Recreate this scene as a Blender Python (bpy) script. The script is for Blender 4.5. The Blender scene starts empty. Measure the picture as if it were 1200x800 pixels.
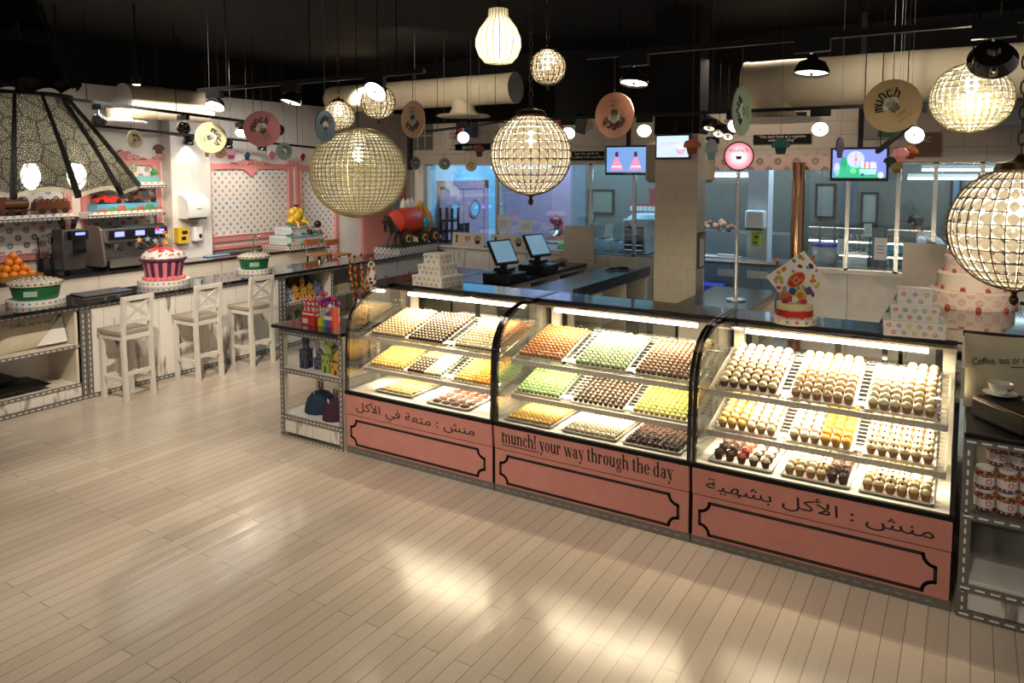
import bpy, math, random
from mathutils import Vector, Matrix
random.seed(7)
PI = math.pi
SC = bpy.context.scene
COL = SC.collection

# ------------------------------------------------------------------ camera, world, exposure
CAM_H, FOC, YAW, PIT, CY = 2.15, 876.3, math.radians(31.49), math.radians(4.27), 264.8
cd = bpy.data.cameras.new('camera'); cam = bpy.data.objects.new('camera', cd); COL.objects.link(cam)
cd.sensor_width = 36; cd.sensor_fit = 'HORIZONTAL'; cd.lens = 36*FOC/1200
cd.shift_y = -(400-CY)/1200; cd.clip_start = .05; cd.clip_end = 100
cam.location = (0, 0, CAM_H); cam.rotation_euler = (PI/2-PIT, 0, YAW)
SC.camera = cam
W = bpy.data.worlds.new('world'); SC.world = W; W.use_nodes = True
WB = W.node_tree.nodes['Background']; WB.inputs[0].default_value = (1, .93, .84, 1); WB.inputs[1].default_value = .24
SC.view_settings.view_transform = 'Standard'; SC.view_settings.look = 'None'
SC.view_settings.gamma = 1; SC.view_settings.use_curve_mapping = False
SC.view_settings.exposure = 0.13
SC.cycles.max_bounces = 10; SC.cycles.transparent_max_bounces = 24
SC.cycles.sample_clamp_indirect = 4; SC.cycles.caustics_reflective = False; SC.cycles.caustics_refractive = False
SPOT_W, KITCHEN_W, FILL_W, CASE_W = 105.0, 80.0, 40.0, 27.0

_c0, _s0, _c1, _s1 = math.cos(YAW), math.sin(YAW), math.cos(PIT), math.sin(PIT)
RT = Vector((_c0, _s0, 0)); FW = Vector((-_s0*_c1, _c0*_c1, -_s1)); UP = Vector((-_s0*_s1, _c0*_s1, _c1))
def _ray(x, y): return RT*((x-600)/FOC) - UP*((y-CY)/FOC) + FW
def at(x, y, X=None, Y=None, Z=None, d=None):
    """the point of the place seen at photo pixel x, y on a plane of the room, or at a distance d"""
    r = _ray(x, y); o = Vector((0, 0, CAM_H))
    if X is not None: t = X/r.x
    elif Y is not None: t = Y/r.y
    elif Z is not None: t = (Z-CAM_H)/r.z
    else: t = d
    return o+r*t

def area(name, loc, target, size, energy, col, size_y=None, spread=PI):
    l = bpy.data.lights.new(name, 'AREA'); l.energy = energy; l.color = col; l.size = size; l.spread = spread
    if size_y: l.shape = 'RECTANGLE'; l.size_y = size_y
    o = bpy.data.objects.new(name, l); COL.objects.link(o); o.location = loc
    o.rotation_euler = (Vector(target)-Vector(loc)).to_track_quat('-Z', 'Y').to_euler()
    return o
def spot(name, loc, target, energy, col=(1, .88, .73), ang=50, blend=.6, r=.04):
    l = bpy.data.lights.new(name, 'SPOT'); l.energy = energy; l.color = col; l.spot_size = math.radians(ang); l.spot_blend = blend
    l.shadow_soft_size = r
    o = bpy.data.objects.new(name, l); COL.objects.link(o); o.location = loc
    o.rotation_euler = (Vector(target)-Vector(loc)).to_track_quat('-Z', 'Y').to_euler()
    return o
# track lights over the shop floor behind and beside the photographer (loc, aim, energy)
for i, (l, t, e, a) in enumerate([
        ((-2.2, .5, 3.7), tuple(at(345, 665, Z=0)), .75, 52), ((-4.0, .8, 3.7), tuple(at(20, 650, Z=0)), .8, 50), ((-5.4, 2.0, 3.7), tuple(at(150, 500, Z=0)), .95, 48),
        ((.4, .6, 3.7), tuple(at(760, 745, Z=0)), .42, 56), ((-2.0, 1.4, 3.5), (-3.0, 4.1, .4), .75, 52), ((-.2, 1.4, 3.5), (-.5, 4.2, .9), .38, 50),
        ((-4.4, 2.6, 3.4), (-7.0, 4.4, .6), 1.75, 60), ((-5.0, 3.1, 3.7), (-7.2, 6.2, .6), 1.7, 60), ((-3.6, 1.8, 3.4), (-4.1, 4.2, .4), .55, 55)]):
    spot('shop_light', l, t, SPOT_W*e*2.2, ang=a, blend=1.0, r=.05)
area('kitchen_light', (-5.6, 11.0, 2.75), (-5.6, 11.0, 0), 2.6, KITCHEN_W*1.25, (.40, .74, 1), 1.8)
area('kitchen_light', (-2.6, 11.0, 2.75), (-2.6, 11.0, 0), 2.6, KITCHEN_W*.7, (.62, .84, 1), 1.2)
area('kitchen_light', (.4, 11.0, 2.75), (.4, 11.0, 0), 2.6, KITCHEN_W*.6, (.62, .84, 1), 1.2)
area('aisle_fill', (-2.2, 8.2, 3.3), (-2.2, 8.2, 0), 1.6, FILL_W*.6, (1, .85, .68), .8)  # fill light added over the aisle, no fixture of its own
area('bar_fill', (-8.0, 6.0, 2.9), (-8.5, 6.0, .9), 3.0, FILL_W*1.0, (1, .93, .86), .5)  # fill light added to brighten bar and back counter
spot('duct_fill', (-.6, 5.6, 3.5), (.2, 7.9, 2.9), SPOT_W*.9, (1, .88, .7), 95, .9, .08)  # both duct spots are added fill to brighten the cloth ducts
spot('duct_fill', (-5.6, 6.4, 3.5), (-6.3, 8.6, 3.1), SPOT_W*.8, (1, .88, .7), 95, .9, .08)
spot('passage_fill', (-7.6, 8.2, 3.4), (-9.4, 10.6, 1.2), SPOT_W*1.6, (1, .9, .8), 60, .8, .06)  # added spot that lifts the pink doors and far bar end
spot('wall_light', (-7.2, 5.6, 3.4), (-9.4, 7.9, 1.6), SPOT_W*1.0, (1, .92, .84), 60, .8, .06)
spot('wall_light', (-7.2, 3.6, 3.4), (-9.4, 5.0, 1.5), SPOT_W*.9, (1, .92, .84), 60, .8, .06)

# ------------------------------------------------------------------ materials
MATS = {}
def mat(name, col=(.8, .8, .8), rough=.5, metal=0, spec=.5, em=None, es=0, coat=0):
    if name in MATS: return MATS[name]
    m = bpy.data.materials.new(name); m.use_nodes = True; b = m.node_tree.nodes['Principled BSDF']
    b.inputs['Base Color'].default_value = (*col, 1); b.inputs['Roughness'].default_value = rough
    b.inputs['Metallic'].default_value = metal; b.inputs['Specular IOR Level'].default_value = spec
    if coat: b.inputs['Coat Weight'].default_value = coat; b.inputs['Coat Roughness'].default_value = .05
    if em: b.inputs['Emission Color'].default_value = (*em, 1); b.inputs['Emission Strength'].default_value = es
    # a little procedural unevenness so no surface is perfectly flat in tone
    nt = m.node_tree
    if not em and metal < .5:
        tc = nt.nodes.new('ShaderNodeTexCoord'); n = nt.nodes.new('ShaderNodeTexNoise'); n.inputs['Scale'].default_value = 9
        mr = nt.nodes.new('ShaderNodeMapRange'); mr.inputs['To Min'].default_value = .86; mr.inputs['To Max'].default_value = 1.1
        hs = nt.nodes.new('ShaderNodeHueSaturation'); hs.inputs['Color'].default_value = (*col, 1)
        L = nt.links.new
        L(tc.outputs['Object'], n.inputs['Vector']); L(n.outputs['Fac'], mr.inputs['Value']); L(mr.outputs['Result'], hs.inputs['Value'])
        L(hs.outputs['Color'], b.inputs['Base Color'])
    MATS[name] = m
    return m
def nmat(name):
    m = bpy.data.materials.new(name); m.use_nodes = True; nt = m.node_tree
    return m, nt, nt.nodes['Principled BSDF']
def nd(nt, typ, ins=None, **props):
    n = nt.nodes.new('ShaderNode'+typ)
    for k, v in props.items(): setattr(n, k, v)
    for k, v in (ins or {}).items():
        if hasattr(v, 'is_output'): nt.links.new(v, n.inputs[k])
        else: n.inputs[k].default_value = v
    return n
def ramp(nt, fac, stops, interp='LINEAR'):
    r = nt.nodes.new('ShaderNodeValToRGB'); r.color_ramp.interpolation = interp
    e = r.color_ramp.elements
    while len(e) < len(stops): e.new(.5)
    for q, (p, c) in zip(e, stops): q.position = p; q.color = (*c, 1) if len(c) == 3 else c
    nt.links.new(fac, r.inputs['Fac']); return r.outputs['Color']
def uvmap(nt, scale=(1, 1, 1), rot=0, coord='UV'):
    tc = nd(nt, 'TexCoord'); mp = nd(nt, 'Mapping', {'Vector': tc.outputs[coord], 'Scale': scale, 'Rotation': (0, 0, rot)})
    return mp.outputs['Vector']
def mixc(nt, fac, a, b, mode='MIX'):
    m = nd(nt, 'Mix', data_type='RGBA', blend_type=mode)
    for sock, v in ((m.inputs[0], fac), (m.inputs[6], a), (m.inputs[7], b)):
        if hasattr(v, 'is_output'): nt.links.new(v, sock)
        else: sock.default_value = v if isinstance(v, (int, float)) else (*v, 1)
    return m.outputs[2]

def m_floor():
    m, nt, b = nmat('floor_planks'); L = nt.links.new
    v = uvmap(nt, (1, 1, 1), PI/2, 'Object')
    br = nd(nt, 'TexBrick', {'Vector': v, 'Color1': (.57, .485, .40, 1), 'Color2': (.49, .41, .33, 1), 'Mortar': (.17, .125, .09, 1), 'Scale': 1.0,
        'Mortar Size': .0017, 'Mortar Smooth': .2, 'Bias': 0.0, 'Brick Width': 1.15, 'Row Height': .088}, offset=.37)
    g = nd(nt, 'TexNoise', {'Vector': uvmap(nt, (60, 2.2, 1), 0, 'Object'), 'Scale': 1.0, 'Detail': 5})
    c = mixc(nt, .10, br.outputs['Color'], ramp(nt, g.outputs['Fac'], [(.3, (.55, .5, .44)), (.7, (1, 1, 1))]), 'MULTIPLY')
    L(c, b.inputs['Base Color'])
    r = nd(nt, 'MapRange', {'Value': g.outputs['Fac'], 'To Min': .15, 'To Max': .22}); L(r.outputs['Result'], b.inputs['Roughness'])
    bp = nd(nt, 'Bump', {'Strength': .25, 'Distance': .002, 'Height': br.outputs['Fac']}); bp.invert = True
    wv = nd(nt, 'TexNoise', {'Vector': uvmap(nt, (11, 1.2, 1), 0, 'Object'), 'Scale': 1.0, 'Detail': 1})
    bp2 = nd(nt, 'Bump', {'Strength': .35, 'Distance': .006, 'Height': wv.outputs['Fac'], 'Normal': bp.outputs['Normal']})
    L(bp2.outputs['Normal'], b.inputs['Normal'])
    b.inputs['Specular IOR Level'].default_value = .5
    return m
def m_distress():
    m, nt, b = nmat('worn_white_paint'); L = nt.links.new
    n1 = nd(nt, 'TexNoise', {'Vector': uvmap(nt, (4.2, 1.0, 1)), 'Scale': 1.6, 'Detail': 3, 'Roughness': .6})
    br = nd(nt, 'TexBrick', {'Vector': uvmap(nt, (1, 1, 1), PI/2), 'Color1': (1, 1, 1, 1), 'Color2': (.9, .9, .9, 1), 'Mortar': (.35, .3, .27, 1), 'Scale': 1.0,
        'Mortar Size': .003, 'Brick Width': 40.0, 'Row Height': .19, 'Mortar Smooth': .6}, offset=0)
    n2 = nd(nt, 'TexNoise', {'Vector': uvmap(nt, (28, 3, 1)), 'Scale': 1.0, 'Detail': 6})
    s = ramp(nt, n1.outputs['Fac'], [(.56, (0, 0, 0)), (.64, (1, 1, 1))])
    f = nd(nt, 'Math', {0: s, 1: n2.outputs['Fac']}, operation='MULTIPLY')
    f2 = nd(nt, 'Math', {0: f.outputs[0], 1: 1.5}, operation='MULTIPLY')
    base = mixc(nt, .8, (.80, .765, .70), br.outputs['Color'], 'MULTIPLY')
    L(mixc(nt, f2.outputs[0], base, (.13, .085, .075)), b.inputs['Base Color'])
    b.inputs['Roughness'].default_value = .5
    return m
def m_polka(name, pitch, rad, base, cols, soft=False):
    m, nt, b = nmat(name); L = nt.links.new
    v = nd(nt, 'TexVoronoi', {'Vector': uvmap(nt, (1/pitch,)*3, PI/4), 'Scale': 1.0, 'Randomness': 0.0}, voronoi_dimensions='2D')
    wn = nd(nt, 'SeparateColor', {'Color': v.outputs['Color']})
    st = [(i/len(cols), c) for i, c in enumerate(cols)]
    c = ramp(nt, wn.outputs[0], st, 'CONSTANT')
    d = ramp(nt, v.outputs['Distance'], [(rad*.25, (.45, .45, .45)), (rad*.45, (1, 1, 1)), (rad*.92, (1, 1, 1)), (rad, (0, 0, 0))])
    L(mixc(nt, d, base, c), b.inputs['Base Color'])
    b.inputs['Roughness'].default_value = .45
    return m
def m_tiles(name, c1, c2, w, h, rough=.4, mort=(.3, .27, .23)):
    m, nt, b = nmat(name)
    br = nd(nt, 'TexBrick', {'Vector': uvmap(nt), 'Color1': (*c1, 1), 'Color2': (*c2, 1), 'Mortar': (*mort, 1), 'Scale': 1.0, 'Mortar Size': .004, 'Brick Width': w, 'Row Height': h})
    nt.links.new(br.outputs['Color'], b.inputs['Base Color']); b.inputs['Roughness'].default_value = rough
    return m
def m_glass(name, tint=(1, 1, 1), refl=1.0, rough=.0):
    m = bpy.data.materials.new(name); m.use_nodes = True; nt = m.node_tree; nt.nodes.remove(nt.nodes['Principled BSDF'])
    out = nt.nodes['Material Output']
    t = nd(nt, 'BsdfTransparent', {'Color': (*tint, 1)}); g = nd(nt, 'BsdfGlossy', {'Roughness': rough, 'Color': (1, 1, 1, 1)})
    fr = nd(nt, 'Fresnel', {'IOR': 1.45}); k = nd(nt, 'Math', {0: fr.outputs[0], 1: refl}, operation='MULTIPLY')
    mx = nd(nt, 'MixShader', {'Fac': k.outputs[0], 1: t.outputs[0], 2: g.outputs[0]})
    nt.links.new(mx.outputs[0], out.inputs['Surface'])
    return m
def m_crystal(name, col, tr=.6, es=0):
    m = bpy.data.materials.new(name); m.use_nodes = True; nt = m.node_tree; nt.nodes.remove(nt.nodes['Principled BSDF'])
    out = nt.nodes['Material Output']
    t = nd(nt, 'BsdfTranslucent', {'Color': (*col, 1)}); g = nd(nt, 'BsdfGlossy', {'Roughness': .15, 'Color': (1, .97, .9, 1)}); d = nd(nt, 'BsdfDiffuse', {'Color': (*col, 1)})
    a = nd(nt, 'MixShader', {'Fac': 1-tr, 1: t.outputs[0], 2: d.outputs[0]})
    mx = nd(nt, 'MixShader', {'Fac': .16, 1: a.outputs[0], 2: g.outputs[0]})
    nt.links.new(mx.outputs[0], out.inputs['Surface'])
    return m
def m_lace():
    m, nt, b = nmat('black_lace'); L = nt.links.new
    v = nd(nt, 'TexVoronoi', {'Vector': uvmap(nt, (13, 13, 13)), 'Scale': 1.0, 'Randomness': .8}, feature='DISTANCE_TO_EDGE', voronoi_dimensions='2D')
    v2 = nd(nt, 'TexVoronoi', {'Vector': uvmap(nt, (135, 135, 135)), 'Scale': 1.0}, feature='DISTANCE_TO_EDGE', voronoi_dimensions='2D')
    a = ramp(nt, v.outputs['Distance'], [(.022, (1, 1, 1)), (.05, (0, 0, 0))]); c = ramp(nt, v2.outputs['Distance'], [(.20, (1, 1, 1)), (.27, (0, 0, 0))])
    mx = nd(nt, 'Math', {0: a, 1: c}, operation='MAXIMUM')
    L(mx.outputs[0], b.inputs['Alpha']); b.inputs['Base Color'].default_value = (.012, .012, .011, 1); b.inputs['Roughness'].default_value = .6
    return m
def m_wood(name, c1, c2, sc=(3, 40, 3), rough=.4):
    m, nt, b = nmat(name)
    n = nd(nt, 'TexNoise', {'Vector': uvmap(nt, sc), 'Scale': 1.0, 'Detail': 4})
    nt.links.new(ramp(nt, n.outputs['Fac'], [(.3, c1), (.7, c2)]), b.inputs['Base Color']); b.inputs['Roughness'].default_value = rough
    return m
def m_speck(name, base, cols, scale, thr=.36, rough=.5):
    """base colour with small random specks (sweets, seeds, sprinkles)"""
    m, nt, b = nmat(name)
    v = nd(nt, 'TexVoronoi', {'Vector': uvmap(nt, (scale,)*3, 0, 'Object'), 'Scale': 1.0})
    s = nd(nt, 'SeparateColor', {'Color': v.outputs['Color']})
    c = ramp(nt, s.outputs[0], [(i/len(cols), k) for i, k in enumerate(cols)], 'CONSTANT')
    d = ramp(nt, v.outputs['Distance'], [(thr, (1, 1, 1)), (thr+.04, (0, 0, 0))])
    nt.links.new(mixc(nt, d, base, c), b.inputs['Base Color']); b.inputs['Roughness'].default_value = rough
    return m

def m_veil(name, col, k):
    m = bpy.data.materials.new(name); m.use_nodes = True; nt = m.node_tree; nt.nodes.remove(nt.nodes['Principled BSDF'])
    t = nd(nt, 'BsdfTranslucent', {'Color': (*col, 1)}); q = nd(nt, 'BsdfTransparent')
    mx = nd(nt, 'MixShader', {'Fac': k, 1: t.outputs[0], 2: q.outputs[0]}); nt.links.new(mx.outputs[0], nt.nodes['Material Output'].inputs['Surface'])
    return m
M_FLOOR, M_DIST = m_floor(), m_distress()
DOTS = [(.55, .16, .17), (.18, .27, .38), (.62, .45, .1), (.25, .36, .27), (.6, .25, .16), (.3, .42, .5)]
M_POLKA = m_polka('polka_paper', .088, .27, (.72, .68, .64), [(.42, .27, .25), (.16, .22, .29), (.36, .33, .24), (.25, .31, .33), (.5, .33, .3), (.18, .24, .3)])
M_POLKAL = m_polka('polka_paper_large', .125, .3, (.72, .68, .64), [(.36, .24, .22), (.13, .17, .22), (.2, .26, .3), (.3, .28, .22)])
M_BOXDOT = m_polka('polka_card', .045, .36, (.84, .78, .68), DOTS)
M_EDGE = m_polka('polka_edging', .06, .34, (.82, .76, .68), DOTS)
M_TILE = m_tiles('beige_wall_tiles', (.50, .44, .37), (.47, .41, .345), .42, .16)
M_PTILE = m_tiles('pillar_tiles', (.72, .65, .53), (.69, .62, .50), .14, .14, .35, (.6, .54, .43))
M_BLACK = mat('black_paint', (.0065, .006, .006), .75, 0, .2)
M_BGLOSS = mat('black_gloss', (.012, .011, .012), .08, coat=.5)
M_BMET = mat('black_metal', (.008, .008, .008), .45, 0, .25)
M_WALL = mat('white_wall', (.74, .70, .65), .6)
M_WHITE = mat('white_lacquer', (.80, .77, .72), .4)
M_CREAM = mat('cream_paint', (.72, .655, .54), .45)
M_PINK = mat('pink_lacquer', (.60, .245, .205), .38)
M_PINKF = mat('pink_frame', (.62, .235, .225), .35)
M_STUD = mat('grey_strip', (.2, .19, .175), .4, .4)
M_DASH = mat('white_dash', (.85, .82, .76), .4)
M_STEEL = mat('steel', (.62, .62, .62), .25, 1)
M_CHROME = mat('chrome', (.8, .8, .8), .08, 1)
M_GLASS = m_glass('clear_glass', (.97, .98, .97), .55)
M_KGLASS = m_glass('kitchen_glass', (.9, .96, .98), 2.4)
M_INK = mat('black_ink', (.008, .008, .008), .5)
M_DUCT = m_wood('duct_cloth', (.66, .55, .38), (.76, .66, .49), (1.2, 2, 1), .7)
M_PAPER = mat('white_paper', (.82, .79, .74), .6)
M_LACE = m_lace()
M_GOLDW = mat('brass_wire', (.42, .29, .1), .35, .8)
M_BRONZE = mat('bronze', (.075, .042, .018), .35, .7)
M_DARKWOOD = mat('dark_top', (.022, .022, .026), .2)

# ------------------------------------------------------------------ mesh builder
class MB:
    def __init__(s): s.v = []; s.f = []; s.m = []; s.uv = {}
    def add(s, vs, fs, m=0, M=None):
        n = len(s.v)
        s.v += [(M @ Vector(p)) if M else Vector(p) for p in vs]
        s.f += [tuple(i+n for i in f) for f in fs]; s.m += [m]*len(fs); return s
    def box(s, x0, y0, z0, x1, y1, z1, m=0, M=None):
        if x0 > x1: x0, x1 = x1, x0
        if y0 > y1: y0, y1 = y1, y0
        if z0 > z1: z0, z1 = z1, z0
        return s.add([(x0, y0, z0), (x1, y0, z0), (x1, y1, z0), (x0, y1, z0), (x0, y0, z1), (x1, y0, z1), (x1, y1, z1), (x0, y1, z1)],
                     [(3, 2, 1, 0), (4, 5, 6, 7), (0, 1, 5, 4), (1, 2, 6, 5), (2, 3, 7, 6), (3, 0, 4, 7)], m, M)
    def lathe(s, prof, c=(0, 0, 0), n=20, m=0, M=None, flute=0, fn=0, a0=0, a1=2*PI, twist=0, cap=True):
        c = Vector(c); vs = []; fs = []; full = abs(a1-a0-2*PI) < 1e-6; cnt = n if full else n+1
        for j, (r, z) in enumerate(prof):
            for i in range(cnt):
                a = a0+(a1-a0)*i/n+twist*j
                rr = r*(1+flute*math.cos(fn*a)) if fn else r
                vs.append(c+Vector((rr*math.cos(a), rr*math.sin(a), z)))
        for j in range(len(prof)-1):
            for i in range(n):
                k = (i+1) % cnt
                fs.append((j*cnt+i, j*cnt+k, (j+1)*cnt+k, (j+1)*cnt+i))
        if full and cap:
            if prof[0][0] > 1e-5: fs.append(tuple(reversed(range(cnt))))
            if prof[-1][0] > 1e-5: fs.append(tuple(range((len(prof)-1)*cnt, len(prof)*cnt)))
        return s.add(vs, fs, m, M)
    def cyl(s, c, r, h, n=20, m=0, M=None, r2=None): return s.lathe([(r, 0), (r if r2 is None else r2, h)], c, n, m, M)
    def ball(s, c, r, n=12, k=8, m=0, sz=1, M=None):
        return s.lathe([(max(1e-6, r*math.sin(PI*j/k)), -r*sz*math.cos(PI*j/k)) for j in range(k+1)], c, n, m, M)
    def tube(s, path, r, n=6, m=0, closed=False, caps=True):
        P = [Vector(p) for p in path]; k = len(P)
        if k < 2: return s
        R = r if isinstance(r, (list, tuple)) else [r]*k
        ref = None; vs = []; fs = []
        for i in range(k):
            t = (P[(i+1) % k]-P[i-1]) if closed else (P[min(i+1, k-1)]-P[max(i-1, 0)])
            if t.length < 1e-9: t = Vector((0, 0, 1))
            t.normalize()
            if ref is None: ref = t.orthogonal()
            ref = (ref-t*ref.dot(t))
            if ref.length < 1e-6: ref = t.orthogonal()
            ref.normalize(); b = t.cross(ref)
            for j in range(n):
                a = 2*PI*j/n; vs.append(P[i]+(ref*math.cos(a)+b*math.sin(a))*R[i])
        for i in range(k if closed else k-1):
            q = (i+1) % k
            for j in range(n): fs.append((i*n+j, i*n+(j+1) % n, q*n+(j+1) % n, q*n+j))
        if not closed and caps: fs += [tuple(reversed(range(n))), tuple(range((k-1)*n, k*n))]
        return s.add(vs, fs, m)
    def prism(s, poly, d, m=0, M=None, m2=None):
        """2-d polygon in x, z extruded along y from 0 to d"""
        n = len(poly)
        vs = [(x, 0, z) for x, z in poly]+[(x, d, z) for x, z in poly]
        s.add(vs, [tuple(range(n)), tuple(reversed(range(n, 2*n)))], m, M)
        return s.add(vs, [(i, i+n, (i+1) % n+n, (i+1) % n) for i in range(n)], m if m2 is None else m2, M)
    def quad(s, a, b, c, d, m=0): return s.add([a, b, c, d], [(0, 1, 2, 3)], m)
    def merge(s, o, M=None, moff=0):
        n = len(s.v); s.v += [(M @ p) if M else p for p in o.v]; s.f += [tuple(i+n for i in f) for f in o.f]; s.m += [k+moff for k in o.m]; return s
def mesh_of(name, mb, mats, ang=35, uv=True):
    me = bpy.data.meshes.new(name); me.from_pydata([tuple(p) for p in mb.v], [], mb.f)
    for q in (mats if isinstance(mats, (list, tuple)) else [mats]): me.materials.append(q)
    me.polygons.foreach_set('material_index', mb.m)
    me.polygons.foreach_set('use_smooth', [True]*len(mb.f))
    me.update(); me.set_sharp_from_angle(angle=math.radians(ang))
    if uv:
        u = me.uv_layers.new(name='UVMap'); dat = [0.0]*(2*len(me.loops))
        for p in me.polygons:
            n = p.normal; ax = max(range(3), key=lambda i: abs(n[i]))
            for li in p.loop_indices:
                c = me.vertices[me.loops[li].vertex_index].co
                a, b = ((c.y, c.z), (c.x, c.z), (c.x, c.y))[ax]
                dat[2*li] = a; dat[2*li+1] = b
        u.data.foreach_set('uv', dat)
    return me
def bevel(o, w, seg=2):
    md = o.modifiers.new('edge', 'BEVEL'); md.width = w; md.segments = seg; md.limit_method = 'ANGLE'; md.angle_limit = math.radians(40)
    return o
def tag(o, label=None, cat=None, group=None, kind=None):
    if label: o['label'] = label
    if cat: o['category'] = cat
    if group: o['group'] = group
    if kind: o['kind'] = kind
    return o
def wloc(o):
    v = Vector((0, 0, 0))
    while o is not None: v = v+Vector(o.location); o = o.parent
    return v
def T(name, label, cat, loc, group=None, rz=0):
    o = bpy.data.objects.new(name, None); COL.objects.link(o); o.location = loc; o.rotation_euler = (0, 0, rz); o.empty_display_size = .05
    return tag(o, label, cat, group)
def O(name, mb, mats, parent=None, local=False, bv=0, ang=35, uv=True, label=None, cat=None, group=None, kind=None):
    """link one mesh object; vertices are in world space unless local"""
    if not local:
        if parent is not None: off = wloc(parent)
        else:
            xs = [p.x for p in mb.v]; ys = [p.y for p in mb.v]; off = Vector(((min(xs)+max(xs))/2, (min(ys)+max(ys))/2, min(p.z for p in mb.v)))
        mb.v = [p-off for p in mb.v]
    o = bpy.data.objects.new(name, mesh_of(name, mb, mats, ang, uv)); COL.objects.link(o)
    if parent is not None: o.parent = parent
    elif not local: o.location = off
    if bv: bevel(o, bv)
    return tag(o, label, cat, group, kind)
def S(name, mb, mats, **k): return O(name, mb, mats, kind='structure', **k)
def dup(o, loc, rz=None, label=None, group=None, scale=None):
    r = o.copy(); COL.objects.link(r); r.location = loc
    if rz is not None: r.rotation_euler = (0, 0, rz)
    if label: r['label'] = label
    if group: r['group'] = group
    if scale: r.scale = (scale,)*3
    for ch in o.children:
        c = ch.copy(); COL.objects.link(c); c.parent = r
        for g in ch.children:
            d = g.copy(); COL.objects.link(d); d.parent = c
    return r
def light_in(kind, loc, energy, col, parent, r=.03):
    l = bpy.data.lights.new('lamp_light', kind); l.energy = energy; l.color = col; l.shadow_soft_size = r
    o = bpy.data.objects.new('lamp_light', l); COL.objects.link(o); o.parent = parent; o.location = Vector(loc)-wloc(parent)
    return o
def Fr(org, ux, uy, uz):
    """matrix of a frame: origin and three axes"""
    M = Matrix.Identity(4)
    for i, a in enumerate((ux, uy, uz)):
        for j in range(3): M[j][i] = a[j]
    for j in range(3): M[j][3] = org[j]
    return M
def text_mb(body, size, M, shear=0, th=.0012, m=0, align='LEFT', width=None, sp=1.0):
    """lettering: local x along the line, z up, y depth (towards -y is the front)"""
    cu = bpy.data.curves.new('t', 'FONT'); cu.body = body; cu.size = size; cu.shear = shear; cu.extrude = th/2; cu.align_x = align; cu.space_character = sp
    cu.resolution_u = 3
    o = bpy.data.objects.new('t', cu); COL.objects.link(o)
    me = bpy.data.meshes.new_from_object(o)
    vs = [v.co.copy() for v in me.vertices]; fs = [tuple(p.vertices) for p in me.polygons]
    bpy.data.objects.remove(o); bpy.data.curves.remove(cu); bpy.data.meshes.remove(me)
    if not vs: return MB()
    k = 1
    if width:
        x0 = min(v.x for v in vs); x1 = max(v.x for v in vs); k = width/(x1-x0)
        x_off = x0 if align == 'LEFT' else 0
        vs = [Vector(((v.x-x_off)*k, v.y, v.z)) for v in vs]
    return MB().add([(v.x, -v.z, v.y) for v in vs], fs, m, M)
def dashes(mb, a, b, up, nrm, L=.03, gap=.022, h=.008, t=.003, m=1):
    """raised white dashes along a strip from a to b"""
    a, b = Vector(a), Vector(b); d = (b-a); n = int(d.length/(L+gap)); d.normalize(); up = Vector(up); nrm = Vector(nrm)
    for i in range(n):
        p = a+d*(i*(L+gap)+gap/2)
        M = Fr(p, d, nrm, up); mb.box(0, 0, -h/2, L, t, h/2, m, M)
    return mb

# ================================================================== THE SETTING
XW, YK = -9.4, 9.4                       # wall with the pink panels; kitchen window wall
S('floor', MB().box(-10.5, -3.5, -.06, 4.5, 13.2, 0), M_FLOOR)
S('ceiling', MB().box(-10.5, -3.5, 3.8, 4.5, 13.2, 3.9), M_BLACK)
S('wall_left', MB().box(XW-.15, 1.5, 0, XW, 11.6, 3.22), M_WALL)
S('trim_1', MB().box(XW-.15, 1.5, 3.22, XW+.012, 11.6, 3.8), M_BLACK)
S('wall_passage', MB().box(XW, 11.5, 0, -7.42, 11.6, 3.8), M_WALL)
S('pillar_left', MB().box(XW, 6.22, 0, -9.2, 6.83, 3.22), M_WALL)
xgl, xgr = at(822, 300, Y=YK).x, at(928, 300, Y=YK).x
KX0, KX1 = -7.46, 3.2
w = MB()
def sheeted(mb, x0, x1):
    mb.box(x0, YK, 0, x1, YK+.12, .955); mb.box(x0, YK-.05, .955, x1, YK+.14, .985)
    n = max(1, int((x1-x0)/.62))
    for i in range(1, n): mb.box(x0+(x1-x0)*i/n-.003, YK-.003, .02, x0+(x1-x0)*i/n+.003, YK, .955, 1)
    return mb
S('wall_counter', sheeted(MB(), KX0, xgl), [M_WHITE, M_STUD])
S('wall_counter.001', sheeted(MB(), xgr, KX1), [M_WHITE, M_STUD])
S('wall_kitchen', MB().box(KX0-.1, YK-.02, 2.24, KX1, YK+.12, 2.87), M_TILE)
S('trim_2', MB().box(KX0-.1, YK-.04, 2.87, KX1, YK+.13, 3.8), M_BLACK)
S('wall_kitchen_side', MB().box(KX0-.1, YK-.02, 0, KX0+.06, 12.6, 2.24).box(KX0-.1, YK+.12, 2.24, KX0+.06, 12.6, 3.8), M_WALL)
M_KWALL = mat('kitchen_wall', (.62, .68, .72), .5)
S('wall_kitchen_back', MB().box(KX0, 12.6, 0, KX1, 12.7, 3.0), M_KWALL)
S('ceiling_kitchen', MB().box(KX0, YK+.12, 2.85, KX1, 12.7, 2.92), M_KWALL)
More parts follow.
